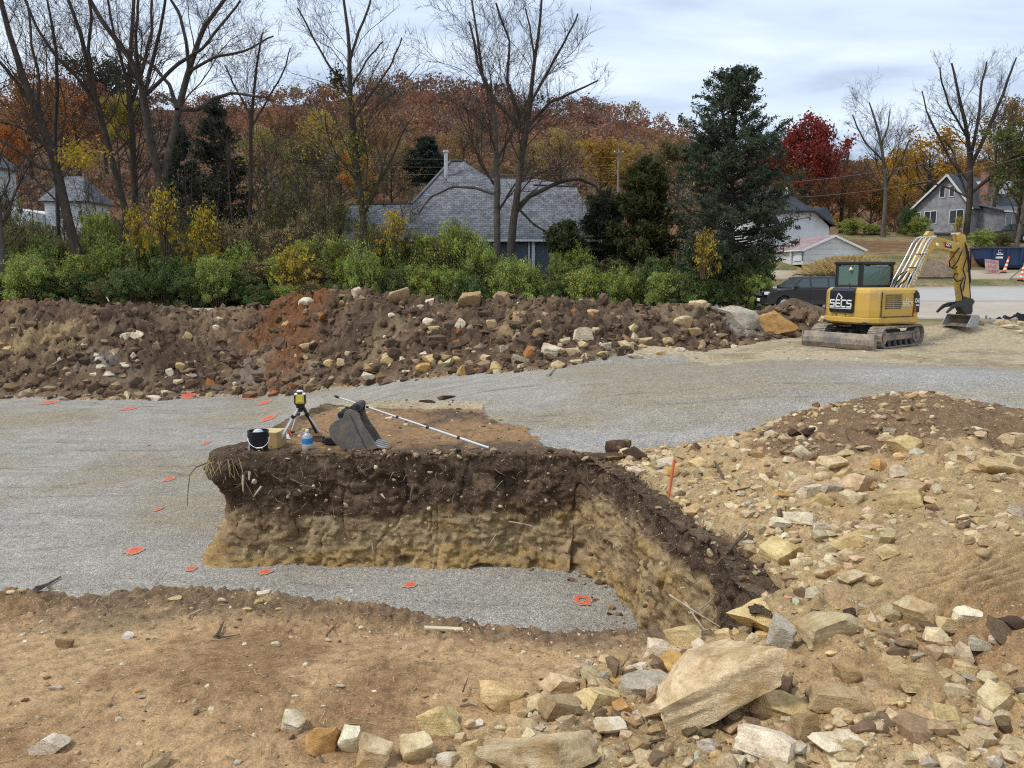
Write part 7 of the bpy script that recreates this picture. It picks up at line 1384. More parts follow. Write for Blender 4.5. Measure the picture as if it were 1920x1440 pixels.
def excavator():
    c = at(1626, 634, 24.7); c.z = hmap(c.x, c.y) + 0.02; root = thing('excavator', 'yellow tracked digger with black cab parked on the dirt', 'excavator', c); TH, TU = R(23), R(38)
    H_ = (0, 0, TH); U_ = (0, 0, TU)
    def b(mb, name, mat, parent=root, frame=H_, bevel=0.0, seg=2, smooth=False):
        o = mb.build(name, mat, parent, bevel, seg, smooth)
        if parent is root: o.rotation_euler = frame
        return o
    # --- undercarriage
    for sy in (1, -1):
        y = 0.92 * sy; n = 46; Ls, rr = 2.15, 0.30; per = 2 * Ls + 2 * math.pi * rr; tr = MB()
        for i in range(n):
            s = per * i / n
            if s < Ls: p, a = (-Ls / 2 + s, rr), 0.0
            elif s < Ls + math.pi * rr: q = (s - Ls) / rr; p, a = (Ls / 2 + rr * math.sin(q), rr * math.cos(q)), -q
            elif s < 2 * Ls + math.pi * rr: p, a = (Ls / 2 - (s - Ls - math.pi * rr), -rr), -math.pi
            else: q = (s - 2 * Ls - math.pi * rr) / rr; p, a = (-Ls / 2 - rr * math.sin(q), -rr * math.cos(q)), -math.pi - q
            Rm = Euler((0, -a, 0)).to_matrix() if False else Matrix.Rotation(-a, 3, 'Y'); ctr = Vector((p[0], y, p[1] + 0.33)); tr.box(ctr, (per / n * 0.93, 0.45, 0.035), Rm); tr.box(ctr + Rm @ Vector((0, 0, 0.025)), (0.03, 0.45, 0.03), Rm); tr.box(ctr + Rm @ Vector((0, 0, -0.04)), (per / n * 0.9, 0.14, 0.05), Rm)
        t_ = b(tr, 'track', M_MUD, frame=U_)
        fr = MB(); fr.box((0, y, 0.33), (1.95, 0.2, 0.24)); fr.box((0, y - 0.0, 0.43), (1.7, 0.26, 0.06)); o = b(fr, 'track_frame', M_MUD, frame=U_, bevel=0.02)
        for x, r_ in ((1.07, 0.235), (-1.07, 0.24)):
            w = MB(); w.cyl((x, y - 0.13, 0.33), (x, y + 0.13, 0.33), r_, n=20); w.cyl((x, y - 0.17, 0.33), (x, y + 0.17, 0.33), 0.11, n=14); b(w, 'idler' if x > 0 else 'sprocket', M_MUD, frame=U_)
        for k in range(5): w = MB(); w.cyl((-0.72 + k * 0.36, y - 0.15, 0.14), (-0.72 + k * 0.36, y + 0.15, 0.14), 0.09, n=12); b(w, 'roller', M_STEEL, frame=U_)
    m = MB(); m.box((0, 0, 0.40), (1.2, 1.5, 0.22)); m.cyl((0, 0, 0.5), (0, 0, 0.72), 0.5, n=24); b(m, 'car_body', M_STEEL, frame=U_)
    m = MB()
    for s in (-0.42, 0.42): m.bar((-0.5, s, 0.42), (-1.72, s * 1.1, 0.24), 0.12, 0.16)
    m.bar((-0.4, 0.0, 0.46), (-1.7, 0.0, 0.32), 0.1, 0.1); b(m, 'blade_arm', M_STEEL, frame=U_)
    bl = MB(); pr = [(-1.72, 0.46), (-1.78, 0.44), (-1.86, 0.30), (-1.87, 0.14), (-1.80, 0.0), (-1.76, 0.0), (-1.81, 0.14), (-1.80, 0.30), (-1.70, 0.42)]; bl.prism(pr, -1.15, 1.15); bl.box((-1.79, 1.16, 0.23), (0.16, 0.03, 0.46)); bl.box((-1.79, -1.16, 0.23), (0.16, 0.03, 0.46)); b(bl, 'blade', M_MUD, frame=U_)
    # --- upper body
    plan = [(0.92, -1.08), (-0.40, -1.10), (-0.72, -1.05), (-0.98, -0.88), (-1.14, -0.55), (-1.19, -0.2), (-1.19, 0.2), (-1.14, 0.55), (-0.98, 0.88), (-0.72, 1.05), (-0.4, 1.1), (0.92, 1.08)]
    def ring(k, z, dx=0.0): return [((x - 0.0) * k + dx, y * k, z) for x, y in plan]
    def loft(rings):
        m = MB(); n = len(rings[0]); V = [p for r_ in rings for p in r_]; Fc = [tuple(range(n))[::-1], tuple((len(rings) - 1) * n + i for i in range(n))]
        for i in range(len(rings) - 1):
            for j in range(n): k2 = (j + 1) % n; Fc.append((i * n + j, i * n + k2, (i + 1) * n + k2, (i + 1) * n + j))
        return m.add(V, Fc)
    sk = b(loft([ring(0.93, 0.70), ring(1.0, 0.76), ring(1.0, 0.90), ring(0.975, 0.92)]), 'counterweight', M_CATY, bevel=0.012)
    body = b(loft([ring(0.975, 0.925), ring(0.985, 1.15), ring(0.975, 1.66), ring(0.95, 1.76), ring(0.885, 1.815)]), 'body', M_CATY, bevel=0.018, seg=3)
    m = MB(); m.box((-0.1, 0, 0.74), (1.9, 1.7, 0.08)); b(m, 'swing_frame', M_STEEL)
    # panel seams
    m = MB(); m.box((-0.66, -1.055, 1.32), (0.012, 0.03, 0.76), (0, 0, R(-18))); m.box((0.67, -1.072, 1.30), (0.012, 0.03, 0.72)); m.box((-1.03, 0.80, 1.34), (0.03, 0.012, 0.80), (0, 0, R(30))); m.box((-0.05, -1.078, 0.945), (1.3, 0.02, 0.014)); m.build('panel_seam', M_BLK, body)
    # rear black panel with lettering
    rp = MB(); rp.prism([(-0.47, 1.10), (-0.42, 1.04), (0.42, 1.04), (0.47, 1.10), (0.47, 1.72), (-0.47, 1.72)], -1.205, -1.15, 'yz'); rp.add([(-1.205, -0.47, 1.72), (-1.205, 0.47, 1.72), (-1.06, 0.45, 1.825), (-1.06, -0.45, 1.825)], [(0, 1, 2, 3)]); p_ = rp.build('rear_panel', M_BLK, body)
    secs_logo(p_, (-1.208, 0.02, 1.33), (0, -1, 0), (0, 0, 1), 0.20)
    for s in (-0.16, 0.2): m = MB(); m.cyl((-1.175, s, 0.985), (-1.19, s, 0.985), 0.025, n=8); m.build('bolt', M_STEEL, body)
    # right side: grille, lettering, badge
    g = MB()
    for k in range(8):
        for x0 in (-0.54, -0.19): g.box((x0 + 0.17, -1.083, 1.20 + k * 0.058), (0.32, 0.012, 0.022), (R(0), 0, 0))
    g.build('grille', M_BLK, body)
    secs_logo(body, (0.41, -1.082, 1.34), (1, 0, 0), (0, 0, 1), 0.105)
    m = MB(); m.prism([(0.72, 1.06), (0.915, 1.06), (0.915, 1.50), (0.86, 1.66), (0.72, 1.74)], -1.085, -1.06); bd = m.build('badge_panel', M_BLK, body)
    face_mesh(text_mesh('CAT', 0.17, 0.002, sx=0.72, bold=0.006), 'lettering', M_DECAL, bd, (0.815, -1.088, 1.42), (1, 0, 0), (0, 0, 1)); face_mesh(text_mesh('308E', 0.075, 0.002, bold=0.002), 'lettering', M_DECAL, bd, (0.815, -1.088, 1.28), (1, 0, 0), (0, 0, 1))
    m = MB(); m.prism([(0.69, 1.06), (0.76, 1.06), (0.74, 1.26)], -1.09, -1.06); m.build('red_triangle', M_RED, bd)
    # --- cab
    x0, x1, y0, y1, z0, z1 = -0.42, 1.0, 0.02, 1.08, 1.78, 2.56; fr = MB(); w = 0.13
    for (x, y) in ((x0, y0), (x0, y1), (x1, y0), (x1, y1)): fr.box((x + (w / 2 if x == x0 else -w / 2), y + (w / 2 if y == y0 else -w / 2), (0.9 + z1) / 2), (w, w, z1 - 0.9))
    fr.box(((x0 + x1) / 2, (y0 + y1) / 2, z1 + 0.02), (x1 - x0 + 0.06, y1 - y0 + 0.06, 0.11)); fr.box(((x0 + x1) / 2, y0 + 0.05, z0 + 0.05), (x1 - x0 - 0.2, 0.09, 0.13)); fr.box((x0 + 0.05, (y0 + y1) / 2, z0 + 0.05), (0.09, y1 - y0 - 0.2, 0.13)); fr.box(((x0 + x1) / 2, (y0 + y1) / 2, 0.98), (x1 - x0 - 0.02, y1 - y0 - 0.02, 0.3)); cab = b(fr, 'cab', M_BLK, bevel=0.035, seg=3)
    for c0, d0 in (((x0 + 0.035, (y0 + y1) / 2, 2.16), (0.02, y1 - y0 - 0.2, 0.66)), (((x0 + x1) / 2, y0 + 0.035, 2.16), (x1 - x0 - 0.2, 0.02, 0.66)), ((x1 - 0.035, (y0 + y1) / 2, 2.0), (0.02, y1 - y0 - 0.2, 0.98)), (((x0 + x1) / 2, y1 - 0.035, 2.0), (x1 - x0 - 0.2, 0.02, 0.98))): m = MB(); m.box(c0, d0); m.build('window', M_CABG, cab)
    m = MB(); m.cyl((x0 - 0.01, 0.42, 2.40), (x0 - 0.01, 0.42, 2.46), 0.05, 0.03, 10); m.cyl((x0 - 0.01, 0.42, 2.36), (x0 - 0.01, 0.42, 2.40), 0.065, n=10); m.build('work_lamp', plain('lamp_cream', (0.8, 0.75, 0.55), 0.4), cab)
    m = MB(); m.tube([(-0.7, 0.15, 1.8), (-0.75, 0.15, 1.95)], 0.03); b(m, 'exhaust', M_STEEL)
    # --- arm, in the vertical plane through the swing post
    f = Vector((math.cos(TH), math.sin(TH), 0)); nl = Vector((-math.sin(TH), math.cos(TH), 0)); off = -0.30
    def uz(px, py):
        a, dy, dz = ray(px, py); D = Vector((a, dy, dz)); O = Vector((0, 0, CAM_H)); P0 = c + nl * off; t = (P0 - O).dot(nl) / D.dot(nl); P = O + D * t - c; return (P.dot(f), P.z)
    def prism_px(pts, half, name, mat, parent=root, bevel=0.015, o=0.0):
        m = MB(); m.prism([uz(*p) for p in pts], off - half + o, off + half + o); return b(m, name, mat, parent, bevel=bevel)
    boom = prism_px([(1676,562),(1690,536),(1735,450),(1737,446),(1750,445),(1765,448),(1783,454),(1795,460),(1796,470),(1792,473),(1781,472),(1765,467.5),(1748,466),(1743,468),(1725,497),(1704,545),(1694,570)], 0.13, 'boom', M_CATY)
    stick = prism_px([(1796,436),(1806,441),(1808.5,485),(1812,530),(1814,560),(1806,566),(1797,566),(1791,515),(1785,477),(1788,468),(1793,455),(1791,440)], 0.10, 'stick', M_CATY)
    def V3(px, py, dy=0.0): u, z = uz(px, py); return Vector((u, off + dy, z))
    m = MB(); m.cyl(V3(1744, 439), V3(1780, 439), 0.062, n=12); cy = b(m, 'stick_cylinder', M_BLK, smooth=True); m = MB(); m.cyl(V3(1780, 439), V3(1796, 438), 0.035, n=10); m.build('rod', M_CHROME, cy, smooth=True)
    prism_px([(1736,452),(1734,440),(1740,433),(1747,436),(1752,447)], 0.07, 'cylinder_bracket', M_CATY)
    m = MB(); m.cyl(V3(1700, 560), V3(1719, 512), 0.075, n=12); m.cyl(V3(1719, 512), V3(1726, 494), 0.04, n=10); b(m, 'boom_cylinder', M_BLK, smooth=True)
    m = MB(); m.cyl(V3(1813, 470, -0.02), V3(1817, 530, -0.02), 0.05, n=10); m.cyl(V3(1817, 530), V3(1819, 560), 0.03, n=8); b(m, 'bucket_cylinder', M_BLK, smooth=True)
    for k in range(5):
        dy = -0.17 - 0.012 * k if k > 2 else 0.06 - 0.09 * k; q = 5.0 * k
        m = MB(); m.tube([V3(1672 + q * 0.9, 541, dy), V3(1678 + q, 524, dy), V3(1698 + q * 0.9, 488, dy), V3(1714 + q * 0.85, 456, dy), V3(1722 + q * 0.8, 446, dy), V3(1732 + q * 0.6, 443, dy)], 0.021, 6); b(m, 'hydraulic_pipe', M_CHROME)
    for t_ in (0.30, 0.62): m = MB(); m.bar(V3(1680 + 42 * t_, 525 - 78 * t_, -0.2), V3(1700 + 42 * t_, 525 - 78 * t_, -0.2), 0.05, 0.03); b(m, 'pipe_clamp', M_STEEL)
    hs = [[(1663,537),(1668,524),(1677,517),(1686,510)],[(1667,540),(1674,528),(1684,520),(1692,508)],[(1672,542),(1680,532),(1690,525),(1697,512)],[(1678,545),(1687,538),(1695,530),(1701,517)],
          [(1790,465),(1778,480),(1771,490),(1772,500),(1779,504),(1786,500)],[(1795,470),(1787,490),(1780,498),(1776,503)],[(1793,525),(1785,528),(1779,520),(1781,513),(1788,514)],[(1800,455),(1804,480),(1797,505),(1801,520),(1797,545)],[(1803,460),(1809,490),(1806,510),(1811,505),(1812,470)],[(1798,520),(1792,535),(1796,560)]]
    for h in hs: m = MB(); m.tube([V3(p[0], p[1], -0.16 - 0.02 * RNG.random()) for p in h], 0.022, 6); b(m, 'hydraulic_hose', M_RUB)
    # lettering on the boom
    a0 = V3(1705, 533, -0.132); a1 = V3(1733, 466, -0.132); X = (a1 - a0).normalized(); Yv = Vector((0, -1, 0)).cross(X) * 1.0; Yv = Vector((-X.z, 0, X.x)); mid = (a0 + a1) / 2; L = (a1 - a0).length
    me = text_mesh('(314) 300-7161', 0.19, 0.001, bold=0.003); bx = max(v.co.x for v in me.vertices) - min(v.co.x for v in me.vertices)
    for v in me.vertices: v.co.x *= L * 0.98 / bx
    face_mesh(me, 'lettering', M_DECAL, boom, mid - Vector((0, 0.002, 0)) , X, Yv)
    q = [V3(*p, -0.131) for p in [(1762.5,453),(1777,459),(1778,466.5),(1765,464)]]; m = MB(); m.prism([(v.x, v.z) for v in q], off - 0.134, off - 0.13); pl = m.build('badge_panel', M_BLK, boom)
    ctr = (q[0] + q[2]) / 2; d = (q[1] - q[0]).normalized(); face_mesh(text_mesh('CAT', 0.14, 0.001, sx=0.75, bold=0.005), 'lettering', M_DECAL, pl, Vector((ctr.x + 0.02, off - 0.137, ctr.z)), d, Vector((-d.z, 0, d.x)))
    m = MB(); m.prism([(v.x, v.z) for v in [V3(1761.5, 452.5), V3(1764, 453.5), V3(1765, 464), V3(1763, 462)]], off - 0.136, off - 0.13); m.build('red_triangle', M_RED, pl)
    m = MB(); e = V3(1749, 459, -0.14); m.cyl(e, e + Vector((0, -0.05, 0)), 0.055, n=12); m.build('boom_lamp', M_DECAL, boom)
    # linkage, thumb, bucket
    prism_px([(1796,566),(1800,555),(1819,560),(1822,566),(1818,572),(1818,585),(1812,588),(1800,585),(1795,575)], 0.12, 'linkage', M_STEEL)
    for dy in (-0.20, 0.16):
        prism_px([(1799,566),(1786,567),(1776,571),(1769,578),(1763,585),(1766,587),(1773,581),(1780,576.5),(1790,575),(1799,577)], 0.025, 'thumb', M_STEEL, o=dy)
    uL, zT = uz(1799, 589); uR, _ = uz(1822, 590); ub, zB = uz(1800, 612); zB = max(zB, hmap((c + f * ub).x, (c + f * ub).y) - c.z - 0.02); hw = 0.46
    u0 = uL - 0.22; prf = [(u0 - 0.02, zB + 0.02), (u0 + 0.30, zB), (u0 + 0.55, zB + 0.12), (u0 + 0.62, zB + 0.30), (u0 + 0.52, zT - 0.02), (u0 + 0.22, zT), (u0 + 0.22, zT - 0.03), (u0 + 0.50, zT - 0.05), (u0 + 0.585, zB + 0.29), (u0 + 0.52, zB + 0.14), (u0 + 0.29, zB + 0.03), (u0 - 0.02, zB + 0.04)]
    m = MB(); m.prism(prf, off - hw, off + hw); bk = b(m, 'bucket', M_MUD); side = [(u0 - 0.02, zB + 0.02), (u0 + 0.30, zB), (u0 + 0.55, zB + 0.12), (u0 + 0.62, zB + 0.30), (u0 + 0.52, zT - 0.02), (u0 + 0.22, zT)]
    for s in (-1, 1): m = MB(); m.prism(side, off + s * hw - 0.012, off + s * hw + 0.012); m.build('side_plate', grimy('worn_steel', (0.42, 0.42, 0.41), (0.30, 0.25, 0.19), 0.3, 0.5, 0.4, scale=4), bk)
    m = MB(); m.box((u0 + 0.42, off, zT + 0.03), (0.3, 0.36, 0.07)); m.build('coupler', M_STEEL, bk)
    return root
excavator()
def suv(loc, rot, label, name='parked_car', scale=1.0):
    root = thing(name, label, 'car', loc, rot, 'cars'); M_CAR = plain('black_car_paint', (0.006, 0.006, 0.007), 0.35, var=0.3, spec=0.5); M_CAR.node_tree.nodes['Principled BSDF'].inputs['Coat Weight'].default_value = 0.8; M_CAR.node_tree.nodes['Principled BSDF'].inputs['Coat Roughness'].default_value = 0.04; M_TRIM = plain('dark_trim', (0.02, 0.02, 0.021), 0.55); M_GL = glass('car_glass', (0.075, 0.09, 0.095), 0.06); M_LAMP = plain('headlamp', (0.78, 0.80, 0.82), 0.15, var=0.05)
    def arc(cx, n=8, r=0.43): return [(cx + r * math.cos(math.pi * k / n), 0.36 + r * math.sin(math.pi * k / n)) for k in range(n + 1)]
    pf = [(-2.36, 0.42), (-2.38, 0.70), (-2.34, 1.02), (-2.28, 1.14), (0.98, 1.16), (1.30, 1.13), (2.02, 1.05), (2.26, 0.97), (2.36, 0.82), (2.38, 0.50), (2.30, 0.34)] + arc(1.45) + [(0.9, 0.30), (-0.9, 0.30)] + arc(-1.42)
    m = MB(); m.prism(pf, -0.91, 0.91); body = m.build('body', M_CAR, root, 0.05, 3, True)
    B = [(-2.28, 0.87), (1.02, 0.87), (0.28, 0.70), (-2.12, 0.72)]; zb, zt = 1.14, 1.76
    V = [(-2.28, -0.87, zb), (1.02, -0.87, zb), (1.02, 0.87, zb), (-2.28, 0.87, zb), (-2.10, -0.70, zt), (0.30, -0.70, zt), (0.30, 0.70, zt), (-2.10, 0.70, zt)]
    m = MB(); m.add(V, [(0, 3, 2, 1), (4, 5, 6, 7), (0, 1, 5, 4), (1, 2, 6, 5), (2, 3, 7, 6), (3, 0, 4, 7)]); cab = m.build('cabin', M_CAR, root, 0.05, 3, True)
    def side(s, x0, x1, t0=0.12, t1=0.86):
        P = []
        for (x, t) in ((x0, t0), (x1, t0), (x1, t1), (x0, t1)):
            xb = x; xx = min(xb, 1.02 - 0.72 * t - 0.10); xx = max(xx, -2.28 + 0.18 * t + 0.08); P.append((xx, s * (0.87 - 0.17 * t + 0.008), zb + (zt - zb) * t))
        return P
    for s in (1, -1):
        for x0, x1 in ((0.0, 0.88), (-1.02, -0.10), (-1.42, -1.10), (-2.2, -1.5)): m = MB(); m.add(side(s, x0, x1), [(0, 1, 2, 3)]); m.build('window', M_GL, cab)
        m = MB(); m.tube([(-1.9, s * 0.62, 1.80), (-1.8, s * 0.62, 1.86), (0.1, s * 0.62, 1.86), (0.2, s * 0.62, 1.80)], 0.025, 6); m.build('roof_rail', M_TRIM, cab)
        m = MB(); m.box((0.78, s * 0.99, 1.22), (0.14, 0.2, 0.15)); m.build('mirror', M_TRIM, root, 0.03)
        m = MB(); m.box((2.25, s * 0.66, 0.90), (0.22, 0.40, 0.17)); m.build('headlight', M_LAMP, root, 0.03)
        for x in (1.45, -1.42):
            m = MB(); m.cyl((x, s * 0.70, 0.37), (x, s * 0.93, 0.37), 0.37, n=24); w = m.build('wheel', M_RUB, root, 0.03); m = MB(); m.cyl((x, s * 0.92, 0.37), (x, s * 0.945, 0.37), 0.23, n=16); m.build('rim', M_CHROME, w)
            m = MB(); m.tube([(x + 0.47 * math.cos(math.pi * k / 10), s * 0.915, 0.37 + 0.47 * math.sin(math.pi * k / 10)) for k in range(11)], 0.04, 6); m.build('fender', M_TRIM, root)
        m = MB(); m.box((0.02, s * 0.913, 0.75), (0.012, 0.01, 0.75)); m.box((-1.05, s * 0.913, 0.75), (0.012, 0.01, 0.75)); m.box((-0.5, s * 0.917, 0.62), (2.0, 0.02, 0.06)); m.build('door_seam', M_TRIM, root)
    m = MB(); P = [(1.02 - 0.72 * t + 0.012, y * (1 - 0.19 * t), zb + (zt - zb) * t) for t, y in ((0.08, -0.80), (0.08, 0.80), (0.9, 0.82), (0.9, -0.82))]; m.add(P, [(0, 1, 2, 3)]); m.build('windshield', M_GL, cab)
    m = MB(); m.box((2.32, 0, 0.90), (0.14, 0.78, 0.22)); gr = m.build('grille', M_TRIM, root, 0.02)
    m = MB(); m.bar((2.40, -0.40, 1.0), (2.42, -0.20, 0.80), 0.03, 0.06); m.bar((2.40, 0.40, 1.0), (2.42, 0.20, 0.80), 0.03, 0.06); m.box((2.40, 0, 0.79), (0.03, 0.6, 0.035)); m.build('chrome_trim', M_CHROME, gr)
    m = MB(); m.tube([(2.41, 0.10 * math.cos(a), 0.91 + 0.085 * math.sin(a)) for a in np.linspace(0, 6.28, 17)], 0.014, 5); m.box((2.41, 0, 0.91), (0.02, 0.24, 0.035)); m.build('emblem', M_CHROME, gr)
    m = MB(); m.box((2.33, 0, 0.52), (0.16, 1.7, 0.22)); bp = m.build('bumper', M_TRIM, root, 0.04); m = MB(); m.box((2.425, 0, 0.56), (0.015, 0.32, 0.16)); m.build('number_plate', M_WHITE, bp)
    root.scale = (scale,) * 3; return root
cl = at(1500, 590, 41.5); car = suv((cl.x, cl.y, hmap(cl.x, cl.y) + 0.06), R(189), 'black off-road car parked behind the earth pile next to the digger')
c2 = copy_tree(car); q = at(1890, 444, 79); c2.location = (q.x, q.y, q.z - 0.5); c2.rotation_euler = (0, 0, R(160)); c2['label'] = 'dark car half hidden in brush below the gabled house'; c2.scale = (0.92,) * 3
def dumpster():
    b = at(1898, 506, 62.5); b.z = hmap(b.x, b.y); root = thing('dumpster', 'dark blue roll-off dumpster at the right edge', 'dumpster', b, R(-4)); M_BLUE = grimy('navy_paint', (0.018, 0.045, 0.115), (0.05, 0.05, 0.06), 0.3, 0.5); L = 6.4; x0 = -2.9; zt = 1.55
    m = MB(); V = [(x0, -1.1, zt), (x0 + L, -1.1, zt), (x0 + L, -1.1, 0.2), (x0 + 0.55, -1.1, 0.2), (x0 + 0.1, -1.1, 0.7)]; P = [(v[0], v[2]) for v in V]; m.prism(P, -1.1, -1.04); m.prism(P, 1.04, 1.1); m.prism([(x0, zt), (x0 + 0.06, zt), (x0 + 0.16, 0.7), (x0 + 0.6, 0.26), (x0 + L, 0.26), (x0 + L, 0.2), (x0 + 0.55, 0.2), (x0 + 0.1, 0.7)], -1.04, 1.04); m.build('body', M_BLUE, root)
    m = MB(); m.box((x0 + L / 2, -1.12, zt + 0.03), (L, 0.14, 0.12)); m.box((x0 + L / 2, 1.12, zt + 0.03), (L, 0.14, 0.12)); m.box((x0, 0, zt + 0.03), (0.14, 2.1, 0.12)); m.build('rim', plain('rim_blue', (0.06, 0.07, 0.10), 0.5), root)
    for k in range(6): m = MB(); m.box((x0 + 0.75 + k * 1.05, -1.16, 0.86), (0.12, 0.12, 1.28)); m.build('rib', M_BLUE, root)
    m = MB(); m.box((x0 + L / 2 + 0.3, -0.9, 0.1), (L - 0.9, 0.12, 0.2)); m.cyl((x0 + 0.75, -1.0, 0.13), (x0 + 0.75, -0.7, 0.13), 0.13, n=10); m.build('skid', M_BLK, root)
    for x in (x0 + 0.97 + 0.15, x0 + 0.97 + 3.2):
        m = MB(); m.tube([(x + 0.1 + 0.12 * math.cos(a), -1.11, 1.28 + 0.11 * math.sin(a)) for a in np.linspace(0.6, 5.6, 12)], 0.022, 4); m.box((x + 0.12, -1.11, 1.06), (0.5, 0.01, 0.09)); m.box((x + 0.1, -1.11, 0.80), (0.55, 0.01, 0.15)); m.build('logo', M_DECAL, root)
dumpster()
def sign_board():
    b = at(1862, 511, 60.2); b.z = hmap(b.x, b.y); root = thing('sign_board', 'pinkish hand-painted board leaning on the blue dumpster', 'sign', b, R(-4)); tl = R(24)
    m = MB(); m.box((0, 0.55 * math.sin(tl), 0.58), (1.05, 0.03, 1.22), (-tl, R(6), 0)); pn = m.build('panel', plain('faded_board', (0.42, 0.27, 0.25), 0.9, var=0.35, scale=5), root)
    for k, t_ in enumerate(('WASH', 'OUT', 'HERE')):
        z = 0.95 - 0.36 * k; face_mesh(text_mesh(t_, 0.36, 0.002, sx=0.9), 'lettering', plain('faded_red_paint', (0.34, 0.10, 0.10), 0.8), pn, (0.02 - (0.58 - z) * -0.1, 0.55 * math.sin(tl) + (z - 0.58) * math.tan(tl) - 0.025, z), (1, 0, -0.1), (0.1, math.sin(tl), math.cos(tl)))
sign_board()
M_ORG = plain('safety_orange', (0.80, 0.13, 0.025), 0.5, var=0.1)
def delineator(px, by, ty, Y, label, tilt=0.0, sign=False):
    b = at(px, by, Y); b.z = hmap(b.x, b.y); h = (by - ty) * mpp(Y); root = thing('traffic_delineator', label, 'traffic post', b, 0, 'orange and white traffic posts'); root.rotation_euler = (0, R(tilt), 0)
    m = MB(); m.lathe([(0.0, 0), (0.24, 0), (0.24, 0.06), (0.13, 0.10), (0.12, 0.1)], n=14); m.build('base', M_RUB, root)
    n = 7
    for k in range(n): z0, z1 = 0.08 + (h - 0.08) * k / n, 0.08 + (h - 0.08) * (k + 1) / n; m = MB(); r0, r1 = 0.13 - 0.07 * k / n, 0.13 - 0.07 * (k + 1) / n; m.cyl((0, 0, z0), (0, 0, z1), r0, r1, 12); m.build('band', M_ORG if k % 2 == 0 else M_WHITE, root)
    m = MB(); m.tube([(-0.05, 0, h), (-0.05, 0, h + 0.08), (0.05, 0, h + 0.08), (0.05, 0, h)], 0.02); m.build('handle', M_ORG, root)
    if sign: m = MB(); m.box((-0.25, -0.1, h - 0.12), (0.55, 0.02, 0.26)); m.build('sign_plate', M_WHITE, root); m = MB(); m.box((-0.25, -0.115, h - 0.10), (0.4, 0.01, 0.1)); m.build('sign_print', M_RED, root)
delineator(1497, 530, 507, 47, 'orange traffic post with a small sign behind the parked car', sign=True); delineator(1658, 538, 507, 46, 'orange and white traffic post behind the digger cab, taller', 6); delineator(1650, 538, 523, 45, 'orange and white traffic post behind the digger cab, shorter', -8); delineator(1882, 511, 482, 60.6, 'leaning orange traffic post against the dumpster', 14); delineator(1914, 520, 490, 58, 'orange and white traffic post near the right edge', 8)
b_ = at(1908, 518, 58.5); m = MB(); m.bar((-0.55, 0, 0.0), (0.35, 0.0, 0.85), 0.12, 0.06); tag(m.build('plank', M_WOOD, None, loc=(b_.x, b_.y, hmap(b_.x, b_.y) + 0.05)), 'dark plank leaning on the traffic post at right', 'plank')
def silt_fence():
    P = [at(x, y, Y) for x, y, Y in ((1826, 606, 27.5), (1850, 602, 28), (1870, 598, 28.5), (1895, 594, 29), (1912, 590, 29.3), (1935, 584, 29.6))]; root = thing('silt_fence', 'sagging black silt fence right of the digger bucket', 'fence', P[0]); n = 40; V = []
    for i in range(n):
        t = i / (n - 1) * (len(P) - 1); k = min(int(t), len(P) - 2); p = P[k].lerp(P[k + 1], t - k) - P[0]; g = hmap(p.x + P[0].x, p.y + P[0].y) - P[0].z; top = max(p.z + 0.05, g + 0.22) + 0.05 * math.sin(i * 1.3)
        for j in range(5): q = j / 4; V.append((p.x, p.y - 0.10 * math.sin(q * 3 + i * 0.7) - 0.25 * (1 - q), lerp(g - 0.02, top, q)))
    put('fabric', np_mesh('fabric', V, np.array([[i*5+j, (i+1)*5+j, (i+1)*5+j+1, i*5+j+1] for i in range(n - 1) for j in range(4)]), True), plain('black_fabric', (0.012, 0.013, 0.017), 0.5, var=0.4, bump=0.4, bscale=8), root)
    for k in (1, 3, 4): p = P[k] - P[0]; g = hmap(P[k].x, P[k].y) - P[0].z; m = MB(); m.box((p.x, p.y + 0.05, g + 0.22), (0.05, 0.05, 0.6)); m.build('stake', M_WOOD, root)
silt_fence()
# ================================================================== tools on the earth block
def gz(px, py): return hit(px, py)
M_CLEAR = NT('clear_plastic'); M_CLEAR.color((0.75, 0.80, 0.84)); M_CLEAR.set(0.12, 0, 0.5); M_CLEAR.b.inputs['Transmission Weight'].default_value = 0.55; M_CLEAR = M_CLEAR.m
def pail():
    b = gz(486, 853); root = thing('bucket', 'black plastic bucket with wire handle at the edge of the block', 'bucket', b, R(20)); h, r0, r1 = 0.385, 0.132, 0.15
    m = MB(); m.lathe([(0, 0), (r0, 0), (r1, h), (r1 - 0.008, h), (r0 - 0.01, 0.02), (0, 0.02)], n=28); bd = m.build('body', M_BLK, root, smooth=True)
    for z in (h - 0.005, h - 0.05, h - 0.085): m = MB(); m.lathe([(r1 - 0.01, z - 0.012), (r1 + 0.012, z - 0.012), (r1 + 0.012, z + 0.008), (r1 - 0.01, z + 0.008)], n=28); m.build('rim', M_BLK, bd)
    m = MB(); m.tube([(-0.16 * math.cos(a), -0.05 - 0.15 * math.sin(a), h - 0.09 - 0.14 * math.sin(a)) for a in np.linspace(0, math.pi, 13)], 0.005, 6); hd = m.build('handle', M_DECAL, root); m = MB(); m.cyl((-0.04, -0.2, h - 0.23), (0.05, -0.2, h - 0.23), 0.011, n=8); m.build('grip', M_DECAL, hd)
    m = MB(); m.lathe([(0, h - 0.04), (0.09, h - 0.03), (0.05, h + 0.02), (0, h + 0.03)], n=10); m.build('contents', plain('rag_white', (0.6, 0.62, 0.64), 0.9, var=0.3, scale=20), root)
    m = MB(); m.box((-0.138, -0.03, 0.13), (0.012, 0.06, 0.16), (0, R(3), R(14))); m.build('sticker', plain('worn_sticker', (0.34, 0.34, 0.36), 0.6, var=0.4, scale=30), root)
pail()
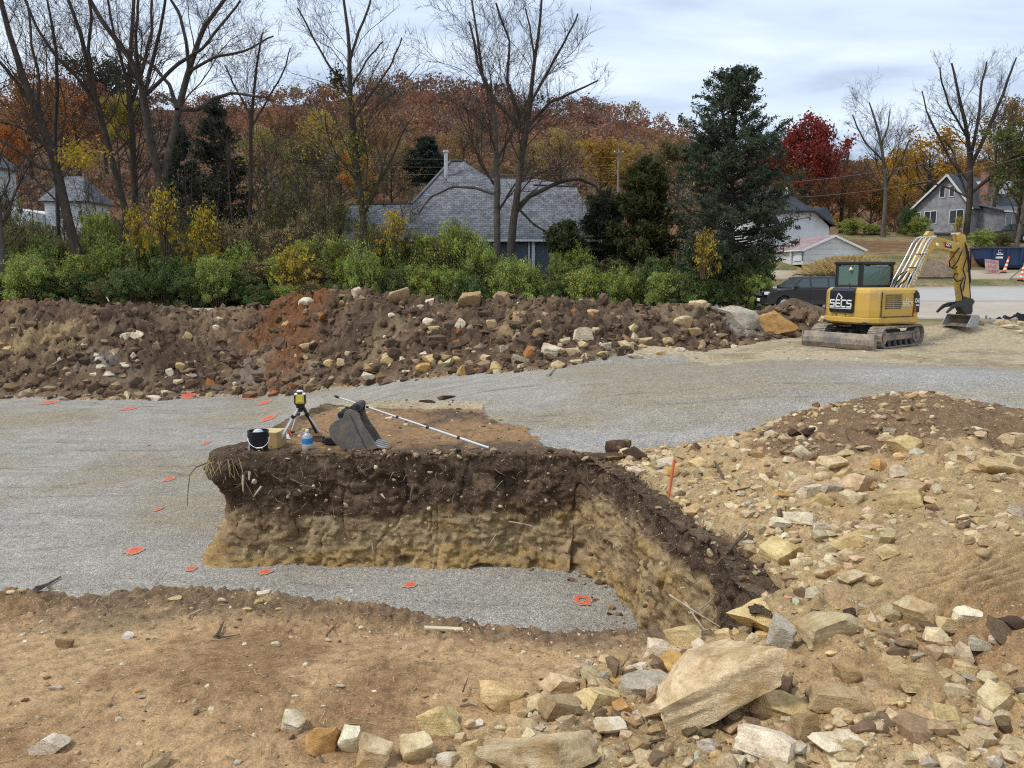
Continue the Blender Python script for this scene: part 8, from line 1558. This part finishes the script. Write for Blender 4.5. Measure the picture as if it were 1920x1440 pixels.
def tripod():
    Y0 = 12.15; hd = at(563, 758, Y0); f1, f2, f3 = gz(519, 836), gz(548, 812), gz(608, 824); b = Vector((hd.x, hd.y, hmap(hd.x, hd.y))); root = thing('survey_tripod', 'white and black survey tripod standing on the earth block', 'tripod', b); M_AL = plain('silver_leg', (0.80, 0.81, 0.82), 0.4, 0.0, var=0.08)
    top = hd - b
    m = MB(); m.cyl(top + Vector((0, 0, -0.05)), top, 0.07, n=14); m.cyl(top + Vector((0, 0, -0.12)), top + Vector((0, 0, -0.05)), 0.035, n=10); m.build('head', M_BLK, root)
    for f, w in ((f1, 0.055), (f2, 0.05), (f3, 0.045)):
        e = f - b; s = top + (e - top).normalized() * 0.05; s.z = top.z - 0.05; md = s.lerp(e, 0.22); m = MB(); m.bar(s, s.lerp(e, 0.93), w, w * 0.6); lg = m.build('leg', M_AL, root)
        [MB().bar(s.lerp(e, t0), s.lerp(e, t1), w * 1.25, w * 0.9).build('clamp', M_BLK, lg) for t0, t1 in ((0.20, 0.27), (0.90, 0.96))]; m = MB(); m.cyl(s.lerp(e, 0.95), e - Vector((0, 0, 0.03)), w * 0.35, 0.006, 8); m.build('foot', M_CHROME, lg)
    m = MB(); e = f3 - b; s = top; m.bar(s.lerp(e, 0.05) + Vector((0.03, -0.02, 0)), s.lerp(e, 0.85) + Vector((-0.05, -0.02, 0)), 0.02, 0.05); m.build('strap', M_RUB, root)
    lz = thing('laser_level', 'yellow and black rotating laser level on the survey tripod', 'laser level', hd + Vector((0, 0, 0.002)), R(12))
    m = MB(); m.box((0, 0, 0.085), (0.145, 0.14, 0.15), None, 0.94); m.build('body', plain('survey_yellow', (0.72, 0.50, 0.02), 0.4), lz, 0.02); m = MB(); m.box((0, -0.073, 0.08), (0.085, 0.01, 0.07)); m.build('panel', plain('pale_yellow', (0.80, 0.68, 0.15), 0.4), lz, 0.004)
    for s in (-1, 1): m = MB(); m.box((s * 0.078, 0, 0.085), (0.025, 0.12, 0.15)); m.build('side_grip', M_BLK, lz, 0.01); m = MB(); m.box((s * 0.06, 0, 0.165), (0.05, 0.13, 0.02)); m.build('guard', M_DECAL, lz, 0.006)
    m = MB(); m.box((0, 0, 0.005), (0.15, 0.15, 0.012)); m.build('base', M_BLK, lz); m = MB(); m.cyl((0, 0, 0.16), (0, 0, 0.20), 0.045, 0.042, 16); m.build('rotor_housing', plain('dark_green_glass', (0.03, 0.05, 0.04), 0.15), lz); m = MB(); m.cyl((0, 0, 0.20), (0, 0, 0.222), 0.05, 0.046, 16); m.build('cap', M_DECAL, lz, 0.004)
tripod()
def digger_bucket():
    zx = lambda x, y: (440 + x / 6.4, 710 + y / 6.4); Y0 = 11.95; b = gz(662, 848); Y0 = b.y + 0.02; root = thing('digger_bucket', 'worn steel digging bucket lying on the earth block', 'bucket'); root.location = (b.x, b.y, b.z); b = Vector((b.x, b.y, b.z)); M_BK = grimy('worn_bucket_steel', (0.17, 0.15, 0.13), (0.30, 0.24, 0.175), 0.55, 0.5, 0.3, scale=5)
    def P(x, y): q = at(*zx(x, y), Y0) - b; return (q.x, q.z)
    side = [P(*p) for p in [(1385,365),(1440,385),(1500,420),(1510,480),(1560,580),(1640,690),(1705,800),(1715,835),(1560,872),(1420,868),(1300,835),(1210,780),(1150,700),(1132,620),(1150,560),(1200,510),(1300,470),(1320,400)]]
    W_ = 0.46
    for y in (0.0, W_): m = MB(); m.prism(side, y, y + 0.03); m.build('side_plate', M_BK, root, 0.004)
    back = [P(*p) for p in [(1385,365),(1320,400),(1300,470),(1200,510),(1150,560),(1132,620),(1150,700),(1210,780),(1300,835),(1420,868),(1560,872),(1715,835)]]; inn = []
    cx = sum(p[0] for p in back) / len(back); cz = sum(p[1] for p in back) / len(back) + 0.05
    inn = [(cx + (p[0] - cx) * 0.95, cz + (p[1] - cz) * 0.95) for p in back]; m = MB(); n = len(back); V = [(p[0], y, p[1]) for y in (0.03, W_) for p in back] + [(p[0], y, p[1]) for y in (0.03, W_) for p in inn]
    m.add(V, [(i, i + 1, n + i + 1, n + i) for i in range(n - 1)] + [(2 * n + i, 3 * n + i, 3 * n + i + 1, 2 * n + i + 1) for i in range(n - 1)]); m.build('shell', M_BK, root)
    for y in (0.12, 0.36):
        ear = [P(*p) for p in [(1250,480),(1245,410),(1290,375),(1330,380),(1400,330),(1450,305),(1500,318),(1525,360),(1515,420),(1480,440),(1420,430),(1340,450)]]; m = MB(); m.prism(ear, y - 0.05, y); e = m.build('ear', M_STEEL, root, 0.006)
    for (x, y) in ((1280, 440), (1468, 350)):
        q = P(x, y); m = MB(); m.cyl((q[0], 0.02, q[1]), (q[0], 0.42, q[1]), 0.062, n=16); pn = m.build('pin_boss', M_STEEL, root, smooth=True); m = MB(); m.cyl((q[0], 0.005, q[1]), (q[0], 0.03, q[1]), 0.028, n=12); m.build('pin', M_RUB, pn)
    a = P(1700, 810)
    for k in range(4): y = 0.05 + k * 0.12; m = MB(); m.add([(a[0] - 0.05, y - 0.03, a[1] - 0.02), (a[0] - 0.05, y + 0.03, a[1] - 0.02), (a[0] - 0.05, y + 0.03, a[1] + 0.03), (a[0] - 0.05, y - 0.03, a[1] + 0.03), (a[0] + 0.17, y - 0.02, a[1] - 0.045), (a[0] + 0.17, y + 0.02, a[1] - 0.045), (a[0] + 0.17, y + 0.02, a[1] - 0.035), (a[0] + 0.17, y - 0.02, a[1] - 0.035)], [(0,3,2,1),(4,5,6,7),(0,1,5,4),(1,2,6,5),(2,3,7,6),(3,0,4,7)]); m.build('tooth', plain('shiny_tooth', (0.55, 0.52, 0.48), 0.4, 0.5), root)
    q = P(1390, 430); q2 = P(1590, 860); m = MB(); m.bar((q[0], -0.004, q[1]), (q2[0], -0.004, q2[1]), 0.006, 0.012, (0, 1, 0)); m.build('weld', M_STEEL, root)
digger_bucket()
def grade_rod():
    a = gz(916, 842) + Vector((0, 0, 0.02)); q = at(668, 758, 12.3); e = at(632, 744, 12.5); root = thing('grade_rod', 'long white measuring rod propped on the digging bucket', 'rod', a); d = e - a; M_ROD = plain('rod_white', (0.72, 0.73, 0.72), 0.45, var=0.12)
    for k in range(5): t0, t1 = k / 5, (k + 1) / 5; r = 0.020 - 0.0018 * k; m = MB(); m.cyl(d * t0, d * (t1 - 0.012), r, n=10); s = m.build('section', M_ROD, root, smooth=True); m = MB(); m.cyl(d * (t1 - 0.016), d * t1, r * 1.35, n=10); m.build('joint', M_BLK, s)
    m = MB(); m.cyl(d, d * 1.02, 0.026, 0.012, 8); m.build('tip', M_BLK, root)
grade_rod()
def jug():
    b = gz(577, 843); root = thing('water_jug', 'clear water jug with blue label beside the tripod', 'jug', b, R(20)); m = MB(); m.lathe([(0, 0), (0.078, 0), (0.085, 0.02), (0.085, 0.10), (0.08, 0.11), (0.085, 0.12), (0.085, 0.20), (0.05, 0.255), (0.024, 0.28), (0.022, 0.30), (0, 0.30)], n=20); m.build('bottle', M_CLEAR, root, smooth=True)
    m = MB(); m.lathe([(0.0865, 0.105), (0.0875, 0.11), (0.0875, 0.19), (0.0865, 0.195)], n=20); m.build('label_band', plain('blue_label', (0.03, 0.27, 0.62), 0.4, var=0.3, scale=30), root, smooth=True); m = MB(); m.cyl((0, 0, 0.297), (0, 0, 0.325), 0.026, n=14); m.build('cap', M_DECAL, root)
jug()
def box_open(px, py, w, d, h, label, col, rot=0, name='cardboard_box', flaps=True):
    b = gz(px, py); root = thing(name, label, 'box', b, R(rot)); M_ = plain('board_%s' % name + str(int(px)), col, 0.85, var=0.2); t = 0.012; m = MB(); m.box((0, 0, 0.01), (w, d, 0.02)); m.box((-w/2, 0, h/2), (t, d, h)); m.box((w/2, 0, h/2), (t, d, h)); m.box((0, -d/2, h/2), (w, t, h)); m.box((0, d/2, h/2), (w, t, h)); m.build('carton', M_, root)
    if flaps: m = MB(); m.box((w/2 + 0.06, 0, h - 0.03), (0.15, d, t), (0, R(35), 0)); m.build('flap', M_, root); m = MB(); m.box((0, -d/2 - 0.04, h - 0.04), (w, 0.12, t), (R(50), 0, 0)); m.build('flap', M_, root)
    else: m = MB(); m.box((0, 0, h + 0.012), (w * 1.02, d * 1.02, 0.02)); m.build('lid', plain('straw_lid', (0.62, 0.48, 0.22), 0.8), root, 0.004)
box_open(512, 836, 0.30, 0.34, 0.24, 'tan box with straw-coloured lid behind the black bucket', (0.45, 0.30, 0.13), -8, 'tool_case', False); box_open(590, 826, 0.20, 0.22, 0.20, 'small open cardboard carton behind the water jug', (0.36, 0.22, 0.12), 25)
def rag(px, py, w, h, col, label, seed):
    b = gz(px, py); n = 14; g = np.linspace(-1, 1, n); X, Y_ = np.meshgrid(g, g); r = np.hypot(X, Y_); z = h * (0.35 + 0.65 * np.abs(fbm(X * 2 + seed, Y_ * 2, o=3, seed=seed))) * (r < 0.95) * (1.1 - 0.6 * r); V = np.stack([X * w * (0.8 + 0.2 * np.sin(3 * Y_ + seed)), Y_ * w * 0.7, z + 0.005], -1).reshape(-1, 3); i, j = np.meshgrid(np.arange(n - 1), np.arange(n - 1), indexing='ij'); a = (i * n + j).ravel(); Q = np.stack([a, a + 1, a + n + 1, a + n], -1)
    o = put('rag', np_mesh('rag', V, Q, True), plain('cloth_%d' % seed, col, 0.9, var=0.3), None, b); tag(o, label, 'rag', 'litter on the earth block')
rag(458, 833, 0.20, 0.08, (0.10, 0.012, 0.022), 'dark red cloth left of the black bucket', 3); rag(537, 822, 0.09, 0.16, (0.75, 0.72, 0.70), 'crumpled white wrapper behind the tripod leg', 4); rag(541, 818, 0.05, 0.15, (0.60, 0.08, 0.05), 'small red wrapper behind the tripod leg', 5); rag(566, 818, 0.09, 0.16, (0.62, 0.45, 0.38), 'pinkish paper beside the water jug', 6)
b_ = gz(618, 834); m = MB(); m.box((0, 0, 0.07), (0.16, 0.10, 0.10), (0, 0, 0.4)); m.cyl((-0.12, 0, 0.06), (0.12, 0.03, 0.08), 0.04, n=10); m.box((0.10, 0.02, 0.05), (0.10, 0.08, 0.07)); tag(m.build('pin_clamp', M_STEEL, None, 0.008, loc=b_), 'small dark metal fitting left of the digging bucket', 'fitting')
b_ = gz(858, 850); m = MB(); m.box((0, 0, 0.03), (0.10, 0.05, 0.05), (0, 0, 0.3)); m.cyl((-0.05, 0, 0.05), (0.05, 0.0, 0.05), 0.025, n=8); tag(m.build('pin_clamp', M_RUB, None, 0.006, loc=b_), 'small black fitting at the block edge below the rod', 'fitting')
# orange marking stake and survey paint
s0 = gz(1252, 938); s1 = s0 + Vector((0.07, 0.02, 0.52)); m = MB(); m.bar((0, 0, -0.05), s1 - s0, 0.035, 0.02); st = m.build('marking_stake', plain('orange_stake', (0.72, 0.17, 0.07), 0.7, var=0.25), None, loc=s0); tag(st, 'bright orange marking stake on the rim of the pit', 'stake')
def paint_material():
    t = NT('survey_paint'); n = t.noise(30, 5, 0.7); v = t.voro(52); s = t.n('ShaderNodeSeparateColor'); t.l(v.outputs['Color'], s.inputs[0]); k = t.ramp(t.math('ADD', t.math('MULTIPLY', n.outputs['Fac'], 0.6), t.math('ADD', t.math('MULTIPLY', s.outputs[0], 0.4), t.math('MULTIPLY', t.attr('fade').outputs['Fac'], 0.42))), [(0.55, 0.0), (0.68, 1.0)]); t.color(t.mix(k.outputs[0], t.mix(s.outputs[0], (0.28, 0.26, 0.225), (0.54, 0.50, 0.44)), t.mix(s.outputs[1], (0.66, 0.085, 0.025), (0.74, 0.17, 0.07)))); t.set(0.9, 0, 0.2); t.bump(s.outputs[0], 0.6, 0.02); return t.m
M_PAINT = paint_material()
def paint(px, py, w, h, label, ring=False, seed=0):
    c = gz(px, py); wx = w * mpp(c.y) / 2; dep = math.atan((py - CY) / F_PX) + PITCH; wy = h * mpp(c.y) / 2 / math.sin(dep); n = 48; V = []; rr = [0.0 if not ring else 0.4, 0.5, 0.8, 1.25]
    for i, q in enumerate(rr):
        for k in range(n): a = 2 * math.pi * k / n; j = 1 + (0.42 * float(fbm(np.array([math.cos(a) * 2.4 + seed]), np.array([math.sin(a) * 2.4]), o=4, seed=seed)[0]) if q > 0.6 else 0); x, y = c.x + math.cos(a) * wx * q * j, c.y + math.sin(a) * wy * q * j; V.append((x - c.x, y - c.y, hmap(x, y) + 0.012 - c.z))
    Q = [[i*n+k, i*n+(k+1) % n, (i+1)*n+(k+1) % n, (i+1)*n+k] for i in range(len(rr) - 1) for k in range(n)]; o = put('paint_mark', np_mesh('paint_mark', V, np.array(Q), True, None, {'fade': np.repeat([0.75, 0.75, 0.5, 0.0] if not ring else [0.35, 0.7, 0.6, 0.0], n)}), M_PAINT, None, c); tag(o, label, 'paint mark', 'orange survey paint marks')
for i, (px, py, w, h, lb, rg) in enumerate([(252,1033,26,13,'orange paint mark on the gravel nearest the left corner',0),(358,1067,18,9,'orange paint mark at the left foot of the earth block',0),(497,1073,22,8,'orange paint mark below the front of the earth block',0),(769,1098,24,10,'small orange paint mark in the pit gravel at centre',0),(1040,1048,38,11,'orange paint bar at the back of the pit gravel',0),(1092,1126,34,19,'orange paint ring at the right of the pit gravel',1),(93,755,22,6,'orange paint mark far left by the spoil bank',0),(242,766,20,7,'orange paint mark second from left by the spoil bank',0),(355,743,26,5,'orange paint mark at the foot of the spoil bank, left of two',0),(470,744,30,6,'orange paint mark at the foot of the spoil bank, right of two',0),(496,755,20,6,'orange paint mark on the gravel left of the laser level',0),(504,784,20,9,'orange paint mark beside the back corner of the earth block',0),(386,831,12,6,'orange paint mark left of the black bucket on the gravel',0),(317,899,14,8,'orange paint dot left of the block corner',0),(297,955,10,7,'orange paint dot half way down the gravel at left',0),(278,835,6,3,'tiny orange paint dot on the far gravel',0)]): paint(px, py, w, h, lb, rg, i)
# ------------------------------------------------------------------ roots, twigs and wood scraps
M_ROOT = bark_material('pale_root', (0.42, 0.33, 0.22), (0.52, 0.43, 0.31)); M_DROOT = bark_material('dark_root', (0.10, 0.075, 0.055), (0.17, 0.125, 0.09))
def stick(pts, r, mat, label, name='root', cat='root', group='roots and twigs', surf=True, Y=None, lift=0.015):
    P = []
    for q in pts: P.append(at(q[0], q[1], q[2]) if len(q) > 2 else gz(q[0], q[1]) + Vector((0, 0, lift)))
    b = P[0]; m = MB(); n = len(P); m.tube([p - b for p in P], [r * (1 - 0.6 * i / max(1, n - 1)) for i in range(n)], 6); o = m.build(name, mat, None, loc=b, smooth=True); tag(o, label, cat, group); return o
stick([(388,868,11.2),(368,876,11.05),(356,890,11.0),(353,915,11.0),(351,950,11.0)], 0.012, M_DROOT, 'long dark root hanging from the left corner of the block')
stick([(456,890,11.05),(455,905,11.02),(456,922,11.0)], 0.022, M_ROOT, 'short thick pale root end below the black bucket, left'); stick([(468,884,11.05),(467,900,11.02)], 0.024, M_ROOT, 'short thick pale root end below the black bucket, right'); stick([(490,912,11.05),(480,925,11.0),(475,932,11.0)], 0.02, M_ROOT, 'pale root stub lower right of the black bucket')
stick([(455,895,11.05),(475,930,11.0),(490,955,11.0),(499,974,10.98)], 0.010, M_DROOT, 'thin dark root running down the block face at left'); stick([(545,898,11.1),(570,910,11.0),(590,915,11.0),(604,921,11.0)], 0.014, M_DROOT, 'curved grey root on the block face below the jug'); stick([(775,908,11.1),(771,925,11.02),(769,947,10.98)], 0.024, M_DROOT, 'upright brown wooden stub in the middle of the block face')
stick([(715,926,11.1),(722,935,11.05)], 0.02, M_ROOT, 'pale root stub on the block face left of the brown stub'); stick([(697,1018,10.95),(700,1035,10.9),(695,1046,10.85)], 0.008, M_ROOT, 'thin pale root low on the clay face'); stick([(955,978,10.9),(985,983,10.85),(1012,990,10.8)], 0.012, M_ROOT, 'pale twig lying across the back corner of the pit'); stick([(940,965,10.95),(952,980,10.9),(954,995,10.85)], 0.008, M_DROOT, 'thin root left of the pale twig in the back corner'); stick([(930,1002,10.8),(915,1025,10.75)], 0.008, M_ROOT, 'tiny pale twig at the foot of the clay face')
stick([(1398,998,7.35),(1375,1022,7.3),(1355,1045,7.25),(1340,1062,7.2)], 0.022, M_DROOT, 'thick grey broken branch on the rim of the right wall'); stick([(1268,992,8.6),(1300,1000,8.3),(1340,995,8.1),(1378,985,7.9)], 0.008, M_ROOT, 'thin pale root trailing over the right rim'); stick([(1255,1115,7.2),(1290,1138,6.9),(1325,1160,6.7),(1350,1175,6.5)], 0.010, M_ROOT, 'pale curved root hanging at the near end of the right wall, upper'); stick([(1285,1130,7.0),(1305,1160,6.8),(1320,1180,6.6),(1380,1182,6.4)], 0.012, M_ROOT, 'pale forked root at the near end of the right wall, lower'); stick([(1310,1145,6.9),(1330,1130,6.95),(1340,1115,7.0)], 0.008, M_ROOT, 'thin pale root fork pointing up at the near end of the wall'); stick([(1075,840,11.6),(1130,870,11.2),(1160,905,10.6),(1165,915,10.5)], 0.008, M_ROOT, 'pale root trailing down the corner of the pit'); stick([(1160,857),(1190,851),(1220,858),(1250,868)], 0.008, M_ROOT, 'pale twig over the dark clods behind the pit corner'); stick([(1340,868),(1370,925),(1410,915)], 0.018, M_DROOT, 'dark twisted root on the yellow rubble right of the stake')
stick([(70,1110),(88,1100),(114,1085)], 0.030, M_DROOT, 'broken dark branch on the rim of the near dirt at left', 'branch', 'branch', lift=0.03); stick([(285,1100),(297,1086),(310,1072)], 0.006, M_ROOT, 'thin straw sticking up from the near rim at left', 'twig', 'twig', lift=0.04); stick([(353,1158),(365,1152),(380,1145)], 0.014, M_ROOT, 'pale split stick on the near dirt left of centre', 'twig', 'twig'); stick([(405,1200),(412,1190),(416,1178),(420,1172)], 0.014, M_DROOT, 'knobbly dark root upright on the near dirt', lift=0.03); stick([(400,1197),(425,1197),(450,1193)], 0.008, M_DROOT, 'thin dark twig beside the knobbly root', 'twig', 'twig'); stick([(612,1195),(622,1182),(634,1170)], 0.006, M_DROOT, 'short dark twig on the near dirt at centre', 'twig', 'twig'); stick([(585,1380),(590,1405),(605,1432)], 0.010, M_DROOT, 'brown twig under the orange-topped stone', 'twig', 'twig'); stick([(862,1325),(880,1322),(895,1326)], 0.010, M_ROOT, 'pale forked twig above the rounded yellow boulder', 'twig', 'twig'); stick([(868,1310),(873,1295),(878,1283)], 0.006, M_DROOT, 'thin brown twig standing near the yellow oblong block', 'twig', 'twig', lift=0.05); stick([(1200,1405),(1225,1395),(1245,1390)], 0.016, M_DROOT, 'dark twisted root lying beneath the huge slab'); stick([(1590,832),(1585,820),(1588,808)], 0.010, M_DROOT, 'curved twig on the mound left of the bright yellow block', 'twig', 'twig', lift=0.06); stick([(1835,776),(1860,772),(1885,770)], 0.010, M_DROOT, 'long twig on the skyline of the mound', 'twig', 'twig', lift=0.08); stick([(390,664),(425,660),(450,672),(480,670)], 0.05, M_DROOT, 'long curved branch on the spoil bank left of the red soil', 'branch', 'branch', lift=0.1); stick([(165,565),(185,560),(200,562),(205,575)], 0.06, M_ROOT, 'pale bent root on top of the left end of the spoil bank', lift=0.2); stick([(95,688),(118,675)], 0.03, M_ROOT, 'pale stick on the left slope of the spoil bank', 'branch', 'branch', lift=0.05); stick([(1028,706),(1035,698),(1041,690)], 0.035, M_ROOT, 'short pale board end by the gravel hummocks', 'plank', 'plank', lift=0.05); stick([(965,590),(985,582),(1008,578)], 0.035, M_DROOT, 'bent dark branch high on the spoil bank', 'branch', 'branch', lift=0.1)
p0 = gz(796, 1180); p1 = gz(868, 1183); m = MB(); m.bar((0, 0, 0.012), p1 - p0 + Vector((0, 0, 0.012)), 0.05, 0.02); tag(m.build('wood_splinter', plain('fresh_wood', (0.66, 0.55, 0.36), 0.8, var=0.2), None, loc=p0), 'flat pale wood splinter near the rim of the dirt shelf', 'wood')
def fine_roots():
    rng = np.random.default_rng(900); Ps = []
    for i in range(170):
        k = rng.random()
        if k < 0.62: x = rng.uniform(-4.3, 0.9); y = 11.28 - rng.uniform(0.0, 0.16); z = rng.uniform(-0.85, 0.05); d = np.array((rng.normal() * 0.5, -0.4 - rng.random() * 0.4, rng.normal() * 0.4 - 0.3))
        else: t = rng.random(); x = lerp(1.15, 1.98, t) - rng.uniform(0.0, 0.22); y = lerp(10.9, 7.0, t); z = rng.uniform(-0.9, 0.08); d = np.array((-0.5 - rng.random() * 0.3, -0.2 + rng.normal() * 0.4, rng.normal() * 0.4 - 0.3))
        L = rng.uniform(0.05, 0.26); p = np.array((x, y, z)); P = [p]
        for q in range(4): p = p + d / np.linalg.norm(d) * L / 4; P.append(p); d = d + rng.normal(size=3) * 0.35 + np.array((0, 0, -0.1))
        Ps.append(np.array(P))
    Ps = np.array(Ps); r = rng.uniform(0.0015, 0.0042, len(Ps))[:, None] * np.linspace(1, 0.4, 5)[None]; V, Q = tube_arrays(Ps, r, 4); tag(put('fine_roots', np_mesh('fine_roots', V, Q, True), M_ROOT), 'fine pale roots sticking out of the dark topsoil faces', None, None, 'stuff')
    # straw tuft hanging over the block's left corner
    n = 45; b = np.array(at(415, 858, 11.35)); u = rng.normal(size=(n, 3)) * np.array((0.17, 0.08, 0.02)); d = rng.normal(size=(n, 3)) * np.array((0.12, 0.08, 0.05)) + np.array((-0.02, -0.1, -0.10)); P = np.stack([b + u, b + u + d * 0.6 + np.array((0, 0, 0.03)), b + u + d * 1.5 + np.array((0, 0, -0.06))], 1); V, Q = tube_arrays(P, np.full((n, 3), 0.003), 3)
    root = thing('straw_tuft', 'tuft of dry straw overhanging the left corner of the block', 'straw', tuple(b)); put('stalks', np_mesh('stalks', V - b, Q, True), plain('straw', (0.50, 0.38, 0.18), 0.9), root)
    n = 900; x = rng.uniform(-4.6, 1.6, n); y = rng.uniform(3.6, 6.9, n); L = rng.uniform(0.02, 0.11, n); a = rng.uniform(0, 6.28, n); z = np.array([hmap(p, q) for p, q in zip(x, y)]); e = np.stack([x + np.cos(a) * L, y + np.sin(a) * L], -1); ze = np.array([hmap(*p) for p in e]); P = np.stack([np.stack([x, y, z + 0.006], -1), np.stack([e[:, 0], e[:, 1], ze + 0.012], -1)], 1); V, Q = tube_arrays(P, np.full((n, 2), 0.0022), 3); k = poly_sdf(x, y, HEAP) < 0
    tag(put('straw_bits', np_mesh('straw_bits', V, Q, True), plain('straw', (0.50, 0.38, 0.18), 0.9)), 'bits of straw and twig strewn over the near dirt', None, None, 'stuff')
fine_roots()
# ================================================================== labels that single out look-alikes
def ordinal(i):
    if i < 20: return _ord[i]
    t, u = divmod(i + 1, 10); w = {2: 'twenty', 3: 'thirty', 4: 'forty'}[t]
    return {2: 'twentieth', 3: 'thirtieth', 4: 'fortieth'}[t] if u == 0 else w + '-' + _ord[u - 1]
def single_out():
    by = {}
    for o in S.objects:
        if o.parent is None and o.get('label') and o.get('category'): by.setdefault(o['label'], []).append(o)
    for lb, L in by.items():
        if len(L) < 2: continue
        L.sort(key=lambda o: o.location.x / max(o.location.y, 1))
        for i, o in enumerate(L): o['label'] = '%s, %s from left' % (lb, ordinal(i)) if 0 < i < len(L) - 1 else lb + (', leftmost' if i == 0 else ', rightmost')
single_out()
